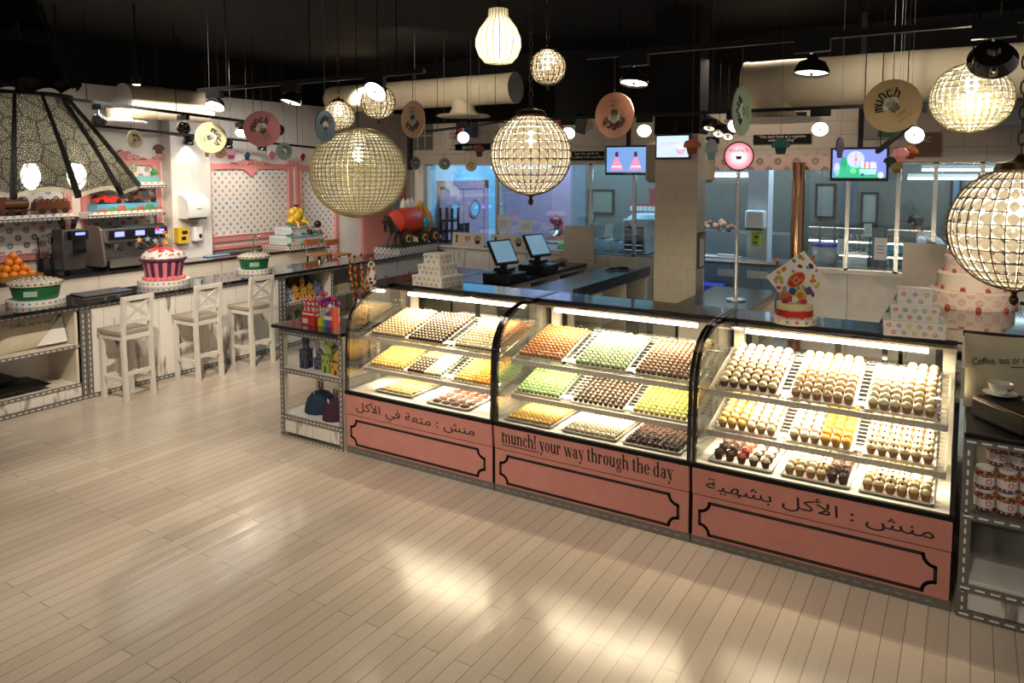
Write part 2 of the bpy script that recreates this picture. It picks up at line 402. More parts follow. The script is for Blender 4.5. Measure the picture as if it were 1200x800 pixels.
# kitchen windows: panes between slim posts
posts = [at(500, 240, Y=YK).x, at(581, 240, Y=YK).x, at(691, 240, Y=YK).x, at(742, 240, Y=YK).x, xgl]
def window(n, x0, x1, z0=.985, z1=2.24, fm=None):
    fr = MB(); t = .022
    fr.box(x0, YK+.02, z0, x0+t, YK+.07, z1); fr.box(x1-t, YK+.02, z0, x1, YK+.07, z1); fr.box(x0, YK+.02, z1-t, x1, YK+.07, z1); fr.box(x0, YK+.02, z0, x1, YK+.07, z0+t)
    o = S('window_%d' % n, fr, fm or M_STEEL)
    O('pane', MB().box(x0+t, YK+.04, z0+t, x1-t, YK+.048, z1-t), M_KGLASS, o)
window(1, KX0+.06, posts[1]); window(2, posts[1], posts[2]); window(3, posts[2], posts[3]); window(4, posts[3], xgl)
xs = [xgr, at(993, 240, Y=YK).x, at(1052, 240, Y=YK).x, at(1065, 240, Y=YK).x+.25, at(1150, 240, Y=YK).x, KX1]
for i in range(len(xs)-1): window(5+i, xs[i], xs[i+1])
S('trim_3', MB().box(xgl, YK-.03, 2.15, at(985, 240, Y=YK).x, YK-.02, 2.33), m_polka('polka_band', .15, .3, (.62, .45, .40), [(.3, .2, .17), (.34, .25, .2)]))
S('pillar_kitchen', MB().box(at(876, 240, Y=10.6).x, 10.6, 0, at(900, 240, Y=10.6).x, 10.9, 2.9), M_KWALL)
S('pillar_left.001', MB().box(KX0-.03, YK-.05, 0, KX0+.09, YK+.16, 2.24), M_WALL)
# pillar behind the display cases
PY = 7.6; px0, px1 = at(767, 260, Y=PY).x, at(816.5, 260, Y=PY).x; zp = at(790, 157, Y=PY).z
S('pillar_shop', MB().box(px0, PY, 0, px1, PY+.27, zp), M_PTILE)
S('trim_4', MB().box(px0-.012, PY-.012, zp, px1+.012, PY+.28, 3.8), M_BLACK)
# pink double doors on the white wall
y0, y1 = at(423, 280, X=XW).y, at(474, 280, X=XW).y; zt = 2.12; ym = at(452.5, 280, X=XW).y
for n, (a, b) in enumerate(((y0+.1, ym-.006), (ym+.006, y1-.1))):
    d = S('door_%d' % (n+1), MB().box(XW, a, .01, XW+.04, b, zt-.08), M_PINK)
    c = (XW+.045, (a+b)/2, 1.52); Mx = Matrix.Translation(c) @ Matrix.Rotation(PI/2, 4, 'Y')
    O('porthole_ring', MB().lathe([(.12, -.005), (.12, .02), (.16, .02), (.16, -.005)], n=28, M=Mx, cap=False), M_CHROME, d)
    O('porthole_glass', MB().cyl((0, 0, 0), .12, .008, 28, M=Mx), mat('porthole_blue', (.25, .45, .6), .1), d)
    yy = ym-.07 if n == 0 else ym+.07
    O('push_plate', MB().box(XW+.04, yy-.035, 1.0, XW+.05, yy+.035, 1.3), mat('brown_plate', (.06, .03, .018), .3), d)
S('trim_5', MB().box(XW, y0, 0, XW+.06, y0+.1, zt).box(XW, y1-.1, 0, XW+.06, y1, zt).box(XW, y0, zt-.08, XW+.06, y1, zt+.04), M_PINKF)
# kitchen: purple double doors at the back
M_PURP = mat('lilac_door', (.42, .27, .37), .4)
XD = KX0+.06
a, b, c_ = [at(q, 250, X=XD+.03).y for q in (520, 566, 543)]; zd = at(543, 221, X=XD).z
for n, (p, q) in enumerate(((a, c_-.008), (c_+.008, b))):
    d = S('door_%d' % (n+3), MB().box(XD, p, .01, XD+.04, q, zd), M_PURP)
    cy = (p+q)/2; Mx = Matrix.Translation((XD+.045, cy, at(530, 246, X=XD).z)) @ Matrix.Rotation(PI/2, 4, 'Y')
    O('porthole_ring', MB().lathe([(.12, -.01), (.12, .02), (.16, .02), (.16, -.01)], n=24, M=Mx, cap=False), M_CHROME, d)
    O('porthole_glass', MB().cyl((0, 0, 0), .12, .01, 24, M=Mx), mat('porthole_cyan', (.2, .55, .7), .1), d)
    yy = c_-.08 if n == 0 else c_+.08
    O('push_plate', MB().box(XD+.04, yy-.06, .78, XD+.055, yy+.06, 1.25), M_INK, d)
S('trim_6', MB().box(XD, a-.14, 0, XD+.06, a, zd+.14).box(XD, b, 0, XD+.06, b+.14, zd+.14).box(XD, a-.14, zd, XD+.06, b+.14, zd+.14), M_PURP)
S('wall_kitchen_cyan', MB().box(XD, YK+.12, 0, XD+.008, 11.6, 2.85), mat('cyan_wall', (.24, .60, .80), .5))
p_, q_ = at(592, 250, Y=11.6).x, at(668, 250, Y=11.6).x
S('wall_kitchen_lilac', MB().box(p_, 11.6, 0, q_, 11.68, 2.85), M_PURP)
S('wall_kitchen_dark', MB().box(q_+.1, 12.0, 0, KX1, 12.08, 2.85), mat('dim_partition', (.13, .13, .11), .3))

# ================================================================== DISPLAY CASES
XS = [-4.0, -2.655, -1.305, 0.0]; YF = 4.09
PROF = [(4.105, .475), (4.112, .75), (4.122, .95), (4.145, 1.02), (4.19, 1.09), (4.25, 1.145), (4.33, 1.185), (4.42, 1.207), (4.52, 1.216), (4.64, 1.218)]
M_LIP = mat('pale_metal_lip', (.66, .61, .53), .35, .3)
M_WIREW = mat('white_wire', (.8, .76, .68), .4)
M_TUBE = mat('warm_tube', (1, .9, .7), .5, em=(1, .88, .66), es=16)
M_DECK = mat('cream_deck', (.80, .75, .66), .35)
def ribbon(mb, pts, w, y, m=1, closed=True):
    n = len(pts)
    for i in range(n if closed else n-1):
        a, b = Vector((pts[i][0], 0, pts[i][1])), Vector((pts[(i+1) % n][0], 0, pts[(i+1) % n][1])); d = b-a; L = d.length
        if L < 1e-6: continue
        d.normalize(); nn = Vector((-d.z, 0, d.x))
        mb.box(-w/2*.6, 0, -w/2, L+w/2*.6, .003, w/2, m, Fr(a+Vector((0, y, 0)), d, Vector((0, 1, 0)), nn))
    return mb
def ticket(x0, x1, z0, z1, r, k=6):
    P = []
    for cx, cz, a0 in ((x0, z0, PI/2), (x1, z0, PI), (x1, z1, 1.5*PI), (x0, z1, 2*PI)):
        for i in range(k+1):
            a = a0-PI/2*i/k
            P.append((cx+r*math.cos(a), cz+r*math.sin(a)))
    return P
SLOPE = .27; TILT = math.atan(SLOPE)
def case_shelf(root, x0, x1, y0, z0, y1):
    sh = MB(); zz = lambda y: z0+SLOPE*(y-y0)
    sh.box(x0, y0-.012, z0-.028, x1, y0, z0+.004)                                        # front lip
    n = int((x1-x0)/.028)
    for i in range(n): sh.box(x0+.006+i*.028, y0-.014, z0-.024, x0+.014+i*.028, y0-.012, z0-.012, 1)
    L = (y1-y0)/math.cos(TILT); Mt = Matrix.Translation((0, y0, z0-.012)) @ Matrix.Rotation(TILT, 4, 'X')
    for x in (x0, x1-.01): sh.box(x, 0, -.012, x+.01, L, .02, 0, Mt)
    sh.box(x0, L-.01, -.01, x1, L, .006, 0, Mt)
    for i in range(1, 12):
        sh.box(x0, L*i/12-.002, -.002, x1, L*i/12+.002, .003, 1, Mt)
    for i in range(1, 10):
        x = x0+(x1-x0)*i/10; sh.box(x-.0025, 0, -.003, x+.0025, L, .001, 1, Mt)
    O('shelf', sh, [M_LIP, M_WIREW], root)
def display_case(i, label, text, arabic):
    x0, x1 = XS[i]+.004, XS[i+1]-.004
    r = T('display_case', label, 'display case', ((x0+x1)/2, 4.5, 0), 'glass cake display cases')
    b = MB().box(x0, 4.13, .05, x1, 4.93, .46); b.box(x0, 4.108, .05, x0+.012, 4.13, .3); b.box(x1-.012, 4.108, .05, x1, 4.13, .3)
    O('cabinet', b, M_BLACK, r)
    k = MB().box(x0, 4.105, 0, x1, 4.13, .052); dashes(k, (x0, 4.105, .026), (x1, 4.105, .026), (0, 0, 1), (0, -1, 0), .035, .03, .006, .002)
    O('kick_strip', k, [M_STUD, mat('dull_dash', (.33, .32, .29), .5)], r)
    lp = MB().box(x0+.008, 4.1, .055, x1-.008, 4.13, .297)
    ribbon(lp, ticket(x0+.05, x1-.07, .075, .262, .055), .017, 4.0985)
    O('lower_panel', lp, [M_PINK, M_INK], r)
    sp = O('sign_panel', MB().prism([(4.085, .455), (4.115, .455), (4.115, .303), (4.098, .303)], x1-x0-.012, M=Fr(Vector((x0+.006, 0, 0)), Vector((0, 1, 0)), Vector((1, 0, 0)), Vector((0, 0, 1)))), M_PINK, r)
    O('lettering', text, M_INK, sp)
    dk = MB().box(x0, 4.1, .462, x1, 4.92, .478); dk.box(x0, 4.088, .458, x1, 4.112, .483, 1)
    O('deck', dk, [M_DECK, M_BLACK], r)
    for x in (x0, x1-.022):
        fr = MB()
        for (ya, za), (yb, zb) in zip(PROF, PROF[1:]):
            d = Vector((0, yb-ya, zb-za)); L = d.length; d.normalize()
            fr.box(0, -.002, -.012, .022, L+.006, .012, 0, Fr(Vector((x, ya, za)), Vector((1, 0, 0)), d, Vector((0, -d.z, d.y))))
        fr.box(x, 4.6, 1.2, x+.022, 4.97, 1.236)
        fr.box(x+.002, 4.87, .46, x+.02, 4.93, 1.2)
        O('side_frame', fr, M_BGLOSS, r, ang=50)
        gx = x+.009
        pl = [(y, z) for y, z in PROF]+[(4.88, 1.2), (4.88, .475)]
        O('end_glass', MB().prism(pl, .004, M=Fr(Vector((gx, 0, 0)), Vector((0, 1, 0)), Vector((1, 0, 0)), Vector((0, 0, 1)))), M_GLASS, r)
    g = MB(); vs = []; n = len(PROF)
    for y, z in PROF: vs += [(x0+.02, y, z), (x1-.02, y, z)]
    g.add(vs, [(2*j, 2*j+1, 2*j+3, 2*j+2) for j in range(n-1)])
    O('front_glass', g, M_GLASS, r, ang=60)
    tp = MB().box(x0, 4.64, 1.205, x1, 4.97, 1.232); tp.box(x0, 4.615, 1.19, x1, 4.66, 1.21)
    O('top_slab', tp, M_BGLOSS, r, bv=.003)
    for x in (x0+.03, x1-.09): O('corner_post', MB().box(x, 4.84, .478, x+.06, 4.88, 1.2), M_CREAM, r)
    bk = MB()
    for x in (x0+.09, (x0+x1)/2-.02, x1-.13): bk.box(x, 4.9, .48, x+.035, 4.915, 1.18)
    bk.box(x0+.09, 4.9, 1.16, x1-.09, 4.915, 1.2)
    o = O('sliding_door', bk, M_BMET, r); O('pane', MB().box(x0+.1, 4.905, .49, x1-.1, 4.909, 1.17), M_GLASS, o)
    hd = MB().prism([(4.655, 1.2), (4.78, 1.2), (4.78, 1.185), (4.7, 1.165), (4.665, 1.17)], x1-x0-.16, M=Fr(Vector((x0+.08, 0, 0)), Vector((0, 1, 0)), Vector((1, 0, 0)), Vector((0, 0, 1))))
    lh = O('light_housing', hd, M_CREAM, r)
    O('light_tube', MB().tube([(x0+.14, 4.69, 1.15), (x1-.16, 4.69, 1.15)], .014, 10), M_TUBE, lh)
    l = bpy.data.lights.new('case_light', 'AREA'); l.shape = 'RECTANGLE'; l.size = x1-x0-.3; l.size_y = .1; l.energy = CASE_W*(.6, .6, 1)[i]; l.color = (1, .83, .56)
    lo = bpy.data.objects.new('case_light', l); COL.objects.link(lo); lo.parent = r; lo.location = Vector(((x0+x1)/2, 4.61, 1.135))-r.location; lo.rotation_euler = (-.05, 0, 0)
    for zz, yy in ((.605, 4.37), (.85, 4.38)):    # glowing tube and area light added under each shelf to brighten the trays
        l2 = bpy.data.lights.new('shelf_fill', 'AREA'); l2.shape = 'RECTANGLE'; l2.size = x1-x0-.2; l2.size_y = .04; l2.energy = CASE_W*(.26, .26, .44)[i]; l2.color = (1, .83, .56)
        lo2 = bpy.data.objects.new('shelf_fill', l2); COL.objects.link(lo2); lo2.parent = r; lo2.location = Vector(((x0+x1)/2, yy+.01, zz+.018))-r.location; lo2.rotation_euler = (.45, 0, 0)
        O('shelf_fill_tube', MB().tube([(x0+.12, yy, zz+.034), (x1-.12, yy, zz+.034)], .008, 8), M_TUBE, lh)
    case_shelf(r, x0+.035, x1-.045, 4.28, .868, 4.80)
    case_shelf(r, x0+.035, x1-.045, 4.27, .628, 4.72)
    return r

# Arabic letters joined with their presentation forms
AR = {'ا': (0xFE8D, 0xFE8E, 0, 0), 'أ': (0xFE83, 0xFE84, 0, 0), 'ب': (0xFE8F, 0xFE90, 0xFE91, 0xFE92), 'ة': (0xFE93, 0xFE94, 0, 0), 'ت': (0xFE95, 0xFE96, 0xFE97, 0xFE98),
      'ش': (0xFEB5, 0xFEB6, 0xFEB7, 0xFEB8), 'ع': (0xFEC9, 0xFECA, 0xFECB, 0xFECC), 'ف': (0xFED1, 0xFED2, 0xFED3, 0xFED4), 'ك': (0xFED9, 0xFEDA, 0xFEDB, 0xFEDC),
      'ل': (0xFEDD, 0xFEDE, 0xFEDF, 0xFEE0), 'م': (0xFEE1, 0xFEE2, 0xFEE3, 0xFEE4), 'ن': (0xFEE5, 0xFEE6, 0xFEE7, 0xFEE8), 'ه': (0xFEE9, 0xFEEA, 0xFEEB, 0xFEEC), 'ي': (0xFEF1, 0xFEF2, 0xFEF3, 0xFEF4)}
def arabic(s):
    out = []; i = 0; prev = False
    while i < len(s):
        c = s[i]
        if c == 'ل' and s[i+1:i+2] == 'أ': out.append(chr(0xFEF8 if prev else 0xFEF7)); prev = False; i += 2; continue
        if c in AR:
            f = AR[c]; nx = i+1 < len(s) and s[i+1] in AR and f[2] != 0
            out.append(chr(f[(3 if nx else 1) if prev else (2 if nx else 0)])); prev = nx
        else: out.append(c); prev = False
        i += 1
    return ''.join(reversed(out))
# heavy roman letters with thin serifs for the middle sign
def roman(line, M, xh, width):
    mb = MB(); G = {}
    def rect(x0, x1, z0, z1): return [(x0, z0), (x1, z0), (x1, z1), (x0, z1)]
    def ring(cx, cz, rx, ry, a0, a1, tx=.25, tz=.07, k=12):
        out = []
        for i in range(k):
            u, v = math.radians(a0+(a1-a0)*i/k), math.radians(a0+(a1-a0)*(i+1)/k)
            q = lambda a, ax, az: (cx+ax*math.cos(a), cz+az*math.sin(a))
            out.append([q(u, rx, ry), q(v, rx, ry), q(v, rx-tx, ry-tz), q(u, rx-tx, ry-tz)])
        return out
    st = .25; sf = .06; hs = .07
    def stem(x, z0, z1, top='l', bot=True):
        o = [rect(x, x+st, z0, z1)]
        if bot: o.append(rect(x-hs, x+st+hs, z0, z0+sf))
        if top == 'l': o.append(rect(x-hs, x+st, z1-sf, z1))
        return o
    arch = lambda x: ring(x+.30, .68, .36, .32, 0, 150, .25, .1)
    G['n'] = (stem(.07, 0, 1)+arch(.25)+[rect(.66, .91, 0, .7), rect(.59, .98, 0, sf)], 1.02)
    G['m'] = (stem(.07, 0, 1.1)+arch(.25)+stem(.66, 0, .7, '')+arch(.84)+stem(1.25, 0, .7, '')+[rect(-.05, .3, 1.02, 1.1)], 1.62)
    G['h'] = (stem(.07, 0, 1.5)+arch(.25)+stem(.66, 0, .7, ''), 1.02)
    G['u'] = (stem(.07, .3, 1, 'l', False)+ring(.42, .32, .35, .34, 180, 330, .25, .1)+stem(.62, 0, 1, 'l', False)+[rect(.62, .94, 0, sf)], 1.0)
    G['r'] = (stem(.07, 0, 1)+ring(.47, .78, .2, .21, 0, 170, .12, .1)+ring(.58, .8, .12, .12, 0, 360, .12, .12), .76)
    G['o'] = (ring(.43, .5, .41, .52, 0, 360, .25, .06, 20), .88)
    G['c'] = (ring(.43, .5, .41, .52, 55, 320, .25, .06, 16)+ring(.66, .78, .12, .12, 0, 360, .12, .12), .82)
    G['e'] = (ring(.43, .5, .41, .52, 15, 325, .25, .06, 16)+[rect(.2, .82, .5, .56), rect(.6, .83, .5, .66)], .86)
    G['d'] = (ring(.43, .5, .41, .52, 40, 320, .25, .06, 16)+stem(.6, 0, 1.5, 'l', False)+[rect(.6, .93, 0, sf)], 1.0)
    G['a'] = (ring(.38, .3, .34, .31, 30, 330, .22, .06, 14)+[rect(.5, .75, 0, .75), rect(.5, .86, 0, sf)]+ring(.45, .76, .3, .25, 0, 165, .22, .06)+ring(.22, .78, .1, .1, 0, 360, .1, .1), .88)
    G['g'] = (ring(.4, .62, .36, .39, 0, 360, .22, .06, 18)+ring(.43, -.2, .4, .24, 0, 360, .16, .08, 18)+[rect(.12, .7, .06, .18), rect(.68, .86, .9, .98)], .88)
    G['t'] = ([rect(.15, .4, .12, 1.28), rect(0, .62, .94, 1)]+ring(.42, .2, .27, .2, 180, 320, .25, .08), .66)
    dg = lambda x0, x1, z0, z1, w: [[(x0, z0), (x0+w, z0), (x1+w, z1), (x1, z1)]]
    G['y'] = (dg(.42, .04, 0, 1, .27)+dg(.3, .72, -.42, 1, .07)+[rect(-.03, .38, 1-sf, 1), rect(.58, .93, 1-sf, 1)]+ring(.26, -.36, .13, .12, 0, 360, .13, .12), .9)
    G['w'] = (dg(.34, .04, 0, 1, .25)+dg(.46, .66, 0, 1, .07)+dg(.88, .58, 0, 1, .25)+dg(1.0, 1.22, 0, 1, .07)+[rect(-.03, .36, 1-sf, 1), rect(1.1, 1.4, 1-sf, 1)], 1.38)
    G['!'] = ([[(.16, .36), (.28, .36), (.36, 1.5), (.08, 1.5)]]+ring(.22, .12, .13, .13, 0, 360, .13, .13), .46)
    x = 0; polys = []
    for ch in line:
        if ch == ' ': x += .42; continue
        ps, adv = G[ch]
        polys += [[(px+x, pz) for px, pz in p] for p in ps]; x += adv+.06
    k = width/x
    for p in polys: mb.prism([(a*k, b*xh) for a, b in p], .0012, 0, M)
    return mb, k
FS = lambda x, z: Fr(Vector((x, 4.0968-.0855*(z-.303), z)), Vector((1, 0, 0)), Vector((0, .9963, .0853)), Vector((0, -.0853, .9963)))
ta = text_mb(arabic('منش : متعة في الأكل'), .088, FS(XS[0]+.115, .352), width=1.08)
tb, kb = roman('munch! your way through the day', FS(XS[1]+.07, .352), .063, 1.18)
tb.box(.0, -.0006, -.018, 6.62*kb, .0008, -.013, 0, FS(XS[1]+.07, .352))
tc_ = text_mb(arabic('منش : الأكل بشهية'), .092, FS(XS[2]+.09, .348), width=1.13)
CASES = [display_case(0, 'curved glass pastry case beside the castle shelf, lettered in Arabic, with brown cookies below', ta, 1),
         display_case(1, 'curved glass pastry case lettered in English between the two Arabic-lettered cases', tb, 0),
         display_case(2, 'curved glass cupcake case beside the candy jar shelf, lettered in Arabic', tc_, 1)]

# ================================================================== TRAYS AND CAKES
M_TRAY = mat('tray_metal', (.7, .68, .63), .3, .8)
def flat(name, c, r=.45): return mat(name, c, r)
CK = dict(vanilla=(.44, .23, .08), choc=(.055, .022, .014), caramel=(.42, .2, .07), redv=(.13, .035, .02), green=(.09, .2, .06), gold=(.6, .36, .1))
IC = dict(cream=(.82, .68, .40), white=(.83, .75, .53), tan=(.66, .46, .25), gold=(.74, .47, .15), orange=(.82, .34, .04), choc=(.05, .02, .013), red=(.6, .08, .05),
          mint=(.50, .58, .33), pale_green=(.38, .55, .22), lime=(.56, .56, .14), caramel=(.44, .18, .055), biscuit=(.62, .45, .22), cocoa=(.28, .155, .09), yellow=(.74, .48, .13))
def cm(k): return flat('sponge_'+k, CK[k], .7)
def im(k): return flat('icing_'+k, IC[k], .45)
def cup_base():
    return MB().lathe([(.0175, 0), (.0255, .034), (.0235, .039)], n=22, flute=.035, fn=11)
def swirl(h=.026, r=.0243):
    mb = MB()
    return mb.lathe([(r*.9, .033), (r*1.03, .037), (r*1.0, .0425), (r*.86, .0465), (r*.86, .0495), (r*.68, .0535), (r*.45, .0565), (r*.2, .059), (1e-6, .060)], n=16, flute=.05, fn=5, twist=.22)
def shaggy(r=.024, n=16, h=.05):
    mb = MB(); rnd = random.Random(3)
    mb.lathe([(r, .034), (r*.9, .046), (r*.5, .055), (1e-6, .058)], n=12)
    for i in range(n):
        a, q = rnd.uniform(0, 2*PI), r*math.sqrt(rnd.random())
        c = (q*math.cos(a), q*math.sin(a), .057-q*q*18)
        mb.ball(c, .006, 5, 4)
    return mb
ME_CUP = {k: mesh_of('cake', cup_base(), cm(k)) for k in CK}
ME_SW = {k: mesh_of('icing', swirl(), im(k), ang=60) for k in IC}
ME_SW['choc'] = mesh_of('icing', shaggy(), im('choc'), ang=60); ME_SW['red'] = mesh_of('icing', shaggy(), im('red'), ang=60)
def tops():
    d = {}
    d['berry'] = mesh_of('berry', MB().ball((0, 0, .062), .0075, 8, 6, 0), mat('dark_berry', (.035, .01, .015), .25))
    k = MB()
    for j in range(5): k.tube([(-.019, -.014+.007*j, .050), (-.006, -.016+.007*j, .0575), (.008, -.012+.007*j, .0585), (.02, -.014+.0075*j, .049)], .0016, 4)
    d['drizzle'] = mesh_of('drizzle', k, mat('caramel_sauce', (.22, .07, .02), .2))
    k = MB(); rnd = random.Random(1)
    for j in range(14):
        a, q = rnd.uniform(0, 2*PI), rnd.uniform(.002, .02)
        k.box(-.0014, -.0014, 0, .0014, .0014, .002, 0, Matrix.Translation((q*math.cos(a), q*math.sin(a), .0595-q*q*24)))
    d['specks'] = mesh_of('sprinkles', k, mat('green_nut', (.16, .2, .05), .5))
    return d
ME_TOP = tops()
def mini_mesh(nm, base, top, style='dome'):
    mb = MB().lathe([(.0115, 0), (.0155, .016)], n=10, m=0)
    if style == 'dome': mb.lathe([(.0162, .0155), (.0158, .021), (.0118, .0275), (.0055, .0305), (1e-6, .031)], n=10, m=1)
    if style == 'ring': mb.lathe([(.0162, .0155), (.0162, .022), (.012, .0275), (.006, .026), (1e-6, .0225)], n=10, m=1).ball((0, 0, .024), .0042, 6, 4, 0)
    if style == 'dot': mb.lathe([(.0162, .0155), (.0150, .021), (.0095, .0265), (1e-6, .028)], n=10, m=0).lathe([(.0085, .0265), (.007, .0315), (1e-6, .0335)], n=8, m=1)
    if style == 'rough':
        rnd = random.Random(5)
        mb.lathe([(.0165, .0155), (.0145, .026), (1e-6, .03)], n=9, m=1)
        for i in range(9):
            a, q = rnd.uniform(0, 2*PI), .014*math.sqrt(rnd.random()); mb.ball((q*math.cos(a), q*math.sin(a), .027), .0052, 5, 3, 1)
    if style == 'shred':
        rnd = random.Random(6); mb.lathe([(.0165, .0155), (.0145, .025), (1e-6, .028)], n=9, m=0)
        for i in range(6):
            a = rnd.uniform(0, PI); x, y = rnd.uniform(-.012, .012), rnd.uniform(-.012, .012)
            mb.box(-.006, -.0008, .0255, .006, .0008, .0275, 1, Matrix.Translation((x, y, rnd.uniform(-.001, .003))) @ Matrix.Rotation(a, 4, 'Z'))
    return mesh_of('mini_cupcake', mb, [cm(base), im(top)], ang=60), mb, (cm(base), im(top))
CUPS, MINIS = [], []        # (distance, matrix, kind...) of everything on the trays
def tray(ci, tier, x0, w, y0, dep, look):
    """tier 0 deck (flat), 1 and 2 the sloping shelves; returns the frame of its surface"""
    z = (.483, .628+SLOPE*(y0-4.27)+.004, .868+SLOPE*(y0-4.28)+.004)[tier]; tl = 0 if tier == 0 else TILT
    o = T('baking_tray', look, 'tray', (x0+w/2, y0, z), 'baking trays in the pastry cases'); o.rotation_euler = (tl, 0, 0)
    mb = MB().box(-w/2, 0, 0, w/2, dep, .004)
    for a in ((-w/2, 0, -w/2+.005, dep), (w/2-.005, 0, w/2, dep), (-w/2, 0, w/2, .005), (-w/2, dep-.005, w/2, dep)): mb.box(a[0], a[1], 0, a[2], a[3], .014)
    O('pan', mb, M_TRAY, o, local=True)
    O('paper_liner', MB().box(-w/2+.006, .006, .004, w/2-.006, dep-.006, .0055), M_PAPER, o, local=True)
    return Matrix.Translation((x0+w/2, y0, z)) @ Matrix.Rotation(tl, 4, 'X')
def fill(M, w, dep, cols, rows, spec, store, jit=.0015, skip=0, hz=.0056, m=.02):
    """spec(col) -> kind; skip = how many empty places at the back"""
    for r in range(rows):
        for c in range(cols):
            if r == rows-1 and c < skip: continue
            u = -w/2+m+(w-2*m)*(c+.5)/cols+random.uniform(-jit, jit); v = m*.6+(dep-m*1.2)*(r+.5)/rows+random.uniform(-jit, jit)
            Mx = M @ Matrix.Translation((u, v, hz)) @ Matrix.Rotation(random.uniform(0, 6.28), 4, 'Z')
            p = Mx.translation; store.append(((p-Vector((0, 0, CAM_H))).dot(FW), Mx, spec(c, r)))
TIER = ('on the deck', 'on the lower shelf', 'on the upper shelf')
# the cupcake case: (sponge, icing, topping, words for the look)
V = dict(
 wr=('redv', 'cream', None, 'cream-iced dark cupcake'), dr=('caramel', 'cream', 'drizzle', 'caramel-drizzled cream cupcake'), pt=('vanilla', 'tan', None, 'plain tan-iced cupcake'),
 cs=('vanilla', 'white', 'specks', 'pale cupcake flecked with green'), ct=('vanilla', 'cream', None, 'cream-iced vanilla cupcake'), go=('vanilla', 'gold', None, 'golden-iced cupcake'),
 gs=('vanilla', 'white', 'specks', 'white cupcake flecked with green nuts'), cv=('vanilla', 'white', None, 'white-iced cupcake'), og=('gold', 'orange', None, 'orange-iced cupcake'),
 cb=('vanilla', 'cream', 'berry', 'cream cupcake topped with one dark berry'), ch=('choc', 'choc', None, 'shaggy chocolate cupcake'), rd=('redv', 'red', None, 'red-topped cupcake'),
 wg=('choc', 'white', None, 'white-iced dark green cupcake'), cc=('choc', 'choc', None, 'dark chocolate cupcake'))
x3 = [(-1.225, .35), (-.825, .345), (-.435, .34)]
lay3 = {2: ('wwwwww', 'dddd..', 'sss...'), 1: ('', '', ''), 0: ('', '', '')}
k3 = {(2, 0): (6, 8, lambda c, r: 'wr', 0, 'tray of cream-iced dark cupcakes on the top shelf beside the black case frame'),
      (2, 1): (6, 8, lambda c, r: 'dr' if c < 4 else 'pt', 0, 'tray of caramel-drizzled cupcakes in the middle of the top cupcake shelf'),
      (2, 2): (6, 8, lambda c, r: 'cs' if c < 3 else 'ct', 3, 'part-empty tray of pale speckled cupcakes on the top shelf, jar shelf end'),
      (1, 0): (6, 7, lambda c, r: 'go' if c < 3 else 'gs', 0, 'tray of golden and green-flecked cupcakes on the middle shelf'),
      (1, 1): (6, 7, lambda c, r: 'cv' if c < 3 else 'og', 0, 'tray half white-iced and half orange cupcakes'),
      (1, 2): (6, 7, lambda c, r: 'cb', 0, 'tray of berry-dotted cream cupcakes on the middle shelf'),
      (0, 0): (5, 5, lambda c, r: 'ch' if c < 2 else ('rd' if c == 2 else 'wg'), 0, 'deck tray with chocolate, red and white cupcakes in columns'),
      (0, 1): (6, 6, lambda c, r: ('cv' if c < 3 else 'cb') if c < 4 else 'cc', 0, 'deck tray of cream cupcakes with two chocolate columns'),
      (0, 2): (6, 6, lambda c, r: 'cb' if c in (1, 2, 3) else 'ct', 0, 'deck tray of cream cupcakes at the jar shelf end')}
for (tier, j), (cols, rows, sp, skip, look) in k3.items():
    x0, w = x3[j]; dep = (.47, .44, .51)[tier]; y0 = (4.165, 4.283, 4.297)[tier]
    M = tray(2, tier, x0, w, y0, dep, look)
    where = '%s %s of the case' % (('deck', 'lower', 'upper')[tier], ('tray at the frame end', 'middle tray', 'tray at the jar end')[j])
    fill(M, w, dep, cols, rows, lambda c, r, sp=sp, where=where: (sp(c, r), where), CUPS, skip=skip, m=.01, jit=.0007)
CUPS.sort(key=lambda t: t[0])
for q, (d, Mx, (k, where)) in enumerate(CUPS):
    base, ic, top, words = V[k]
    if q >= 300: break
    o = bpy.data.objects.new('cupcake', ME_CUP[base]); COL.objects.link(o); o.location = Mx.translation; o.rotation_euler = Mx.to_euler()
    tag(o, '%s, %s' % (words, where), 'cupcake', '%ss on the %s' % (words, where))
    c = bpy.data.objects.new('icing', ME_SW[ic]); COL.objects.link(c); c.parent = o
    if top: t = bpy.data.objects.new({'berry': 'berry', 'drizzle': 'drizzle', 'specks': 'sprinkles'}[top], ME_TOP[top]); COL.objects.link(t); t.parent = c
def heap(name, items, label, cat):
    """the remaining many as one object"""
    mb = MB(); mats = []
    for Mx, pieces in items:
        for src, mm in pieces:
            idx = []
            for q in mm:
                if q not in mats: mats.append(q)
                idx.append(mats.index(q))
            n = len(mb.v); mb.v += [Mx @ p for p in src.v]; mb.f += [tuple(i+n for i in f) for f in src.f]; mb.m += [idx[k] for k in src.m]
    O(name, mb, mats, kind='stuff', label=label, cat=cat, uv=False, ang=60)
cb_, sb_, sh_ = cup_base(), swirl(), shaggy()
if len(CUPS) > 300:
    heap('cupcake_rows', [(Mx, [(cb_, (cm(V[k][0]),)), (sh_ if V[k][1] in ('choc', 'red') else sb_, (im(V[k][1]),))]) for d, Mx, (k, w_) in CUPS[300:]],
         'rear rows of iced cupcakes at the back of the cupcake case trays', 'cupcakes')
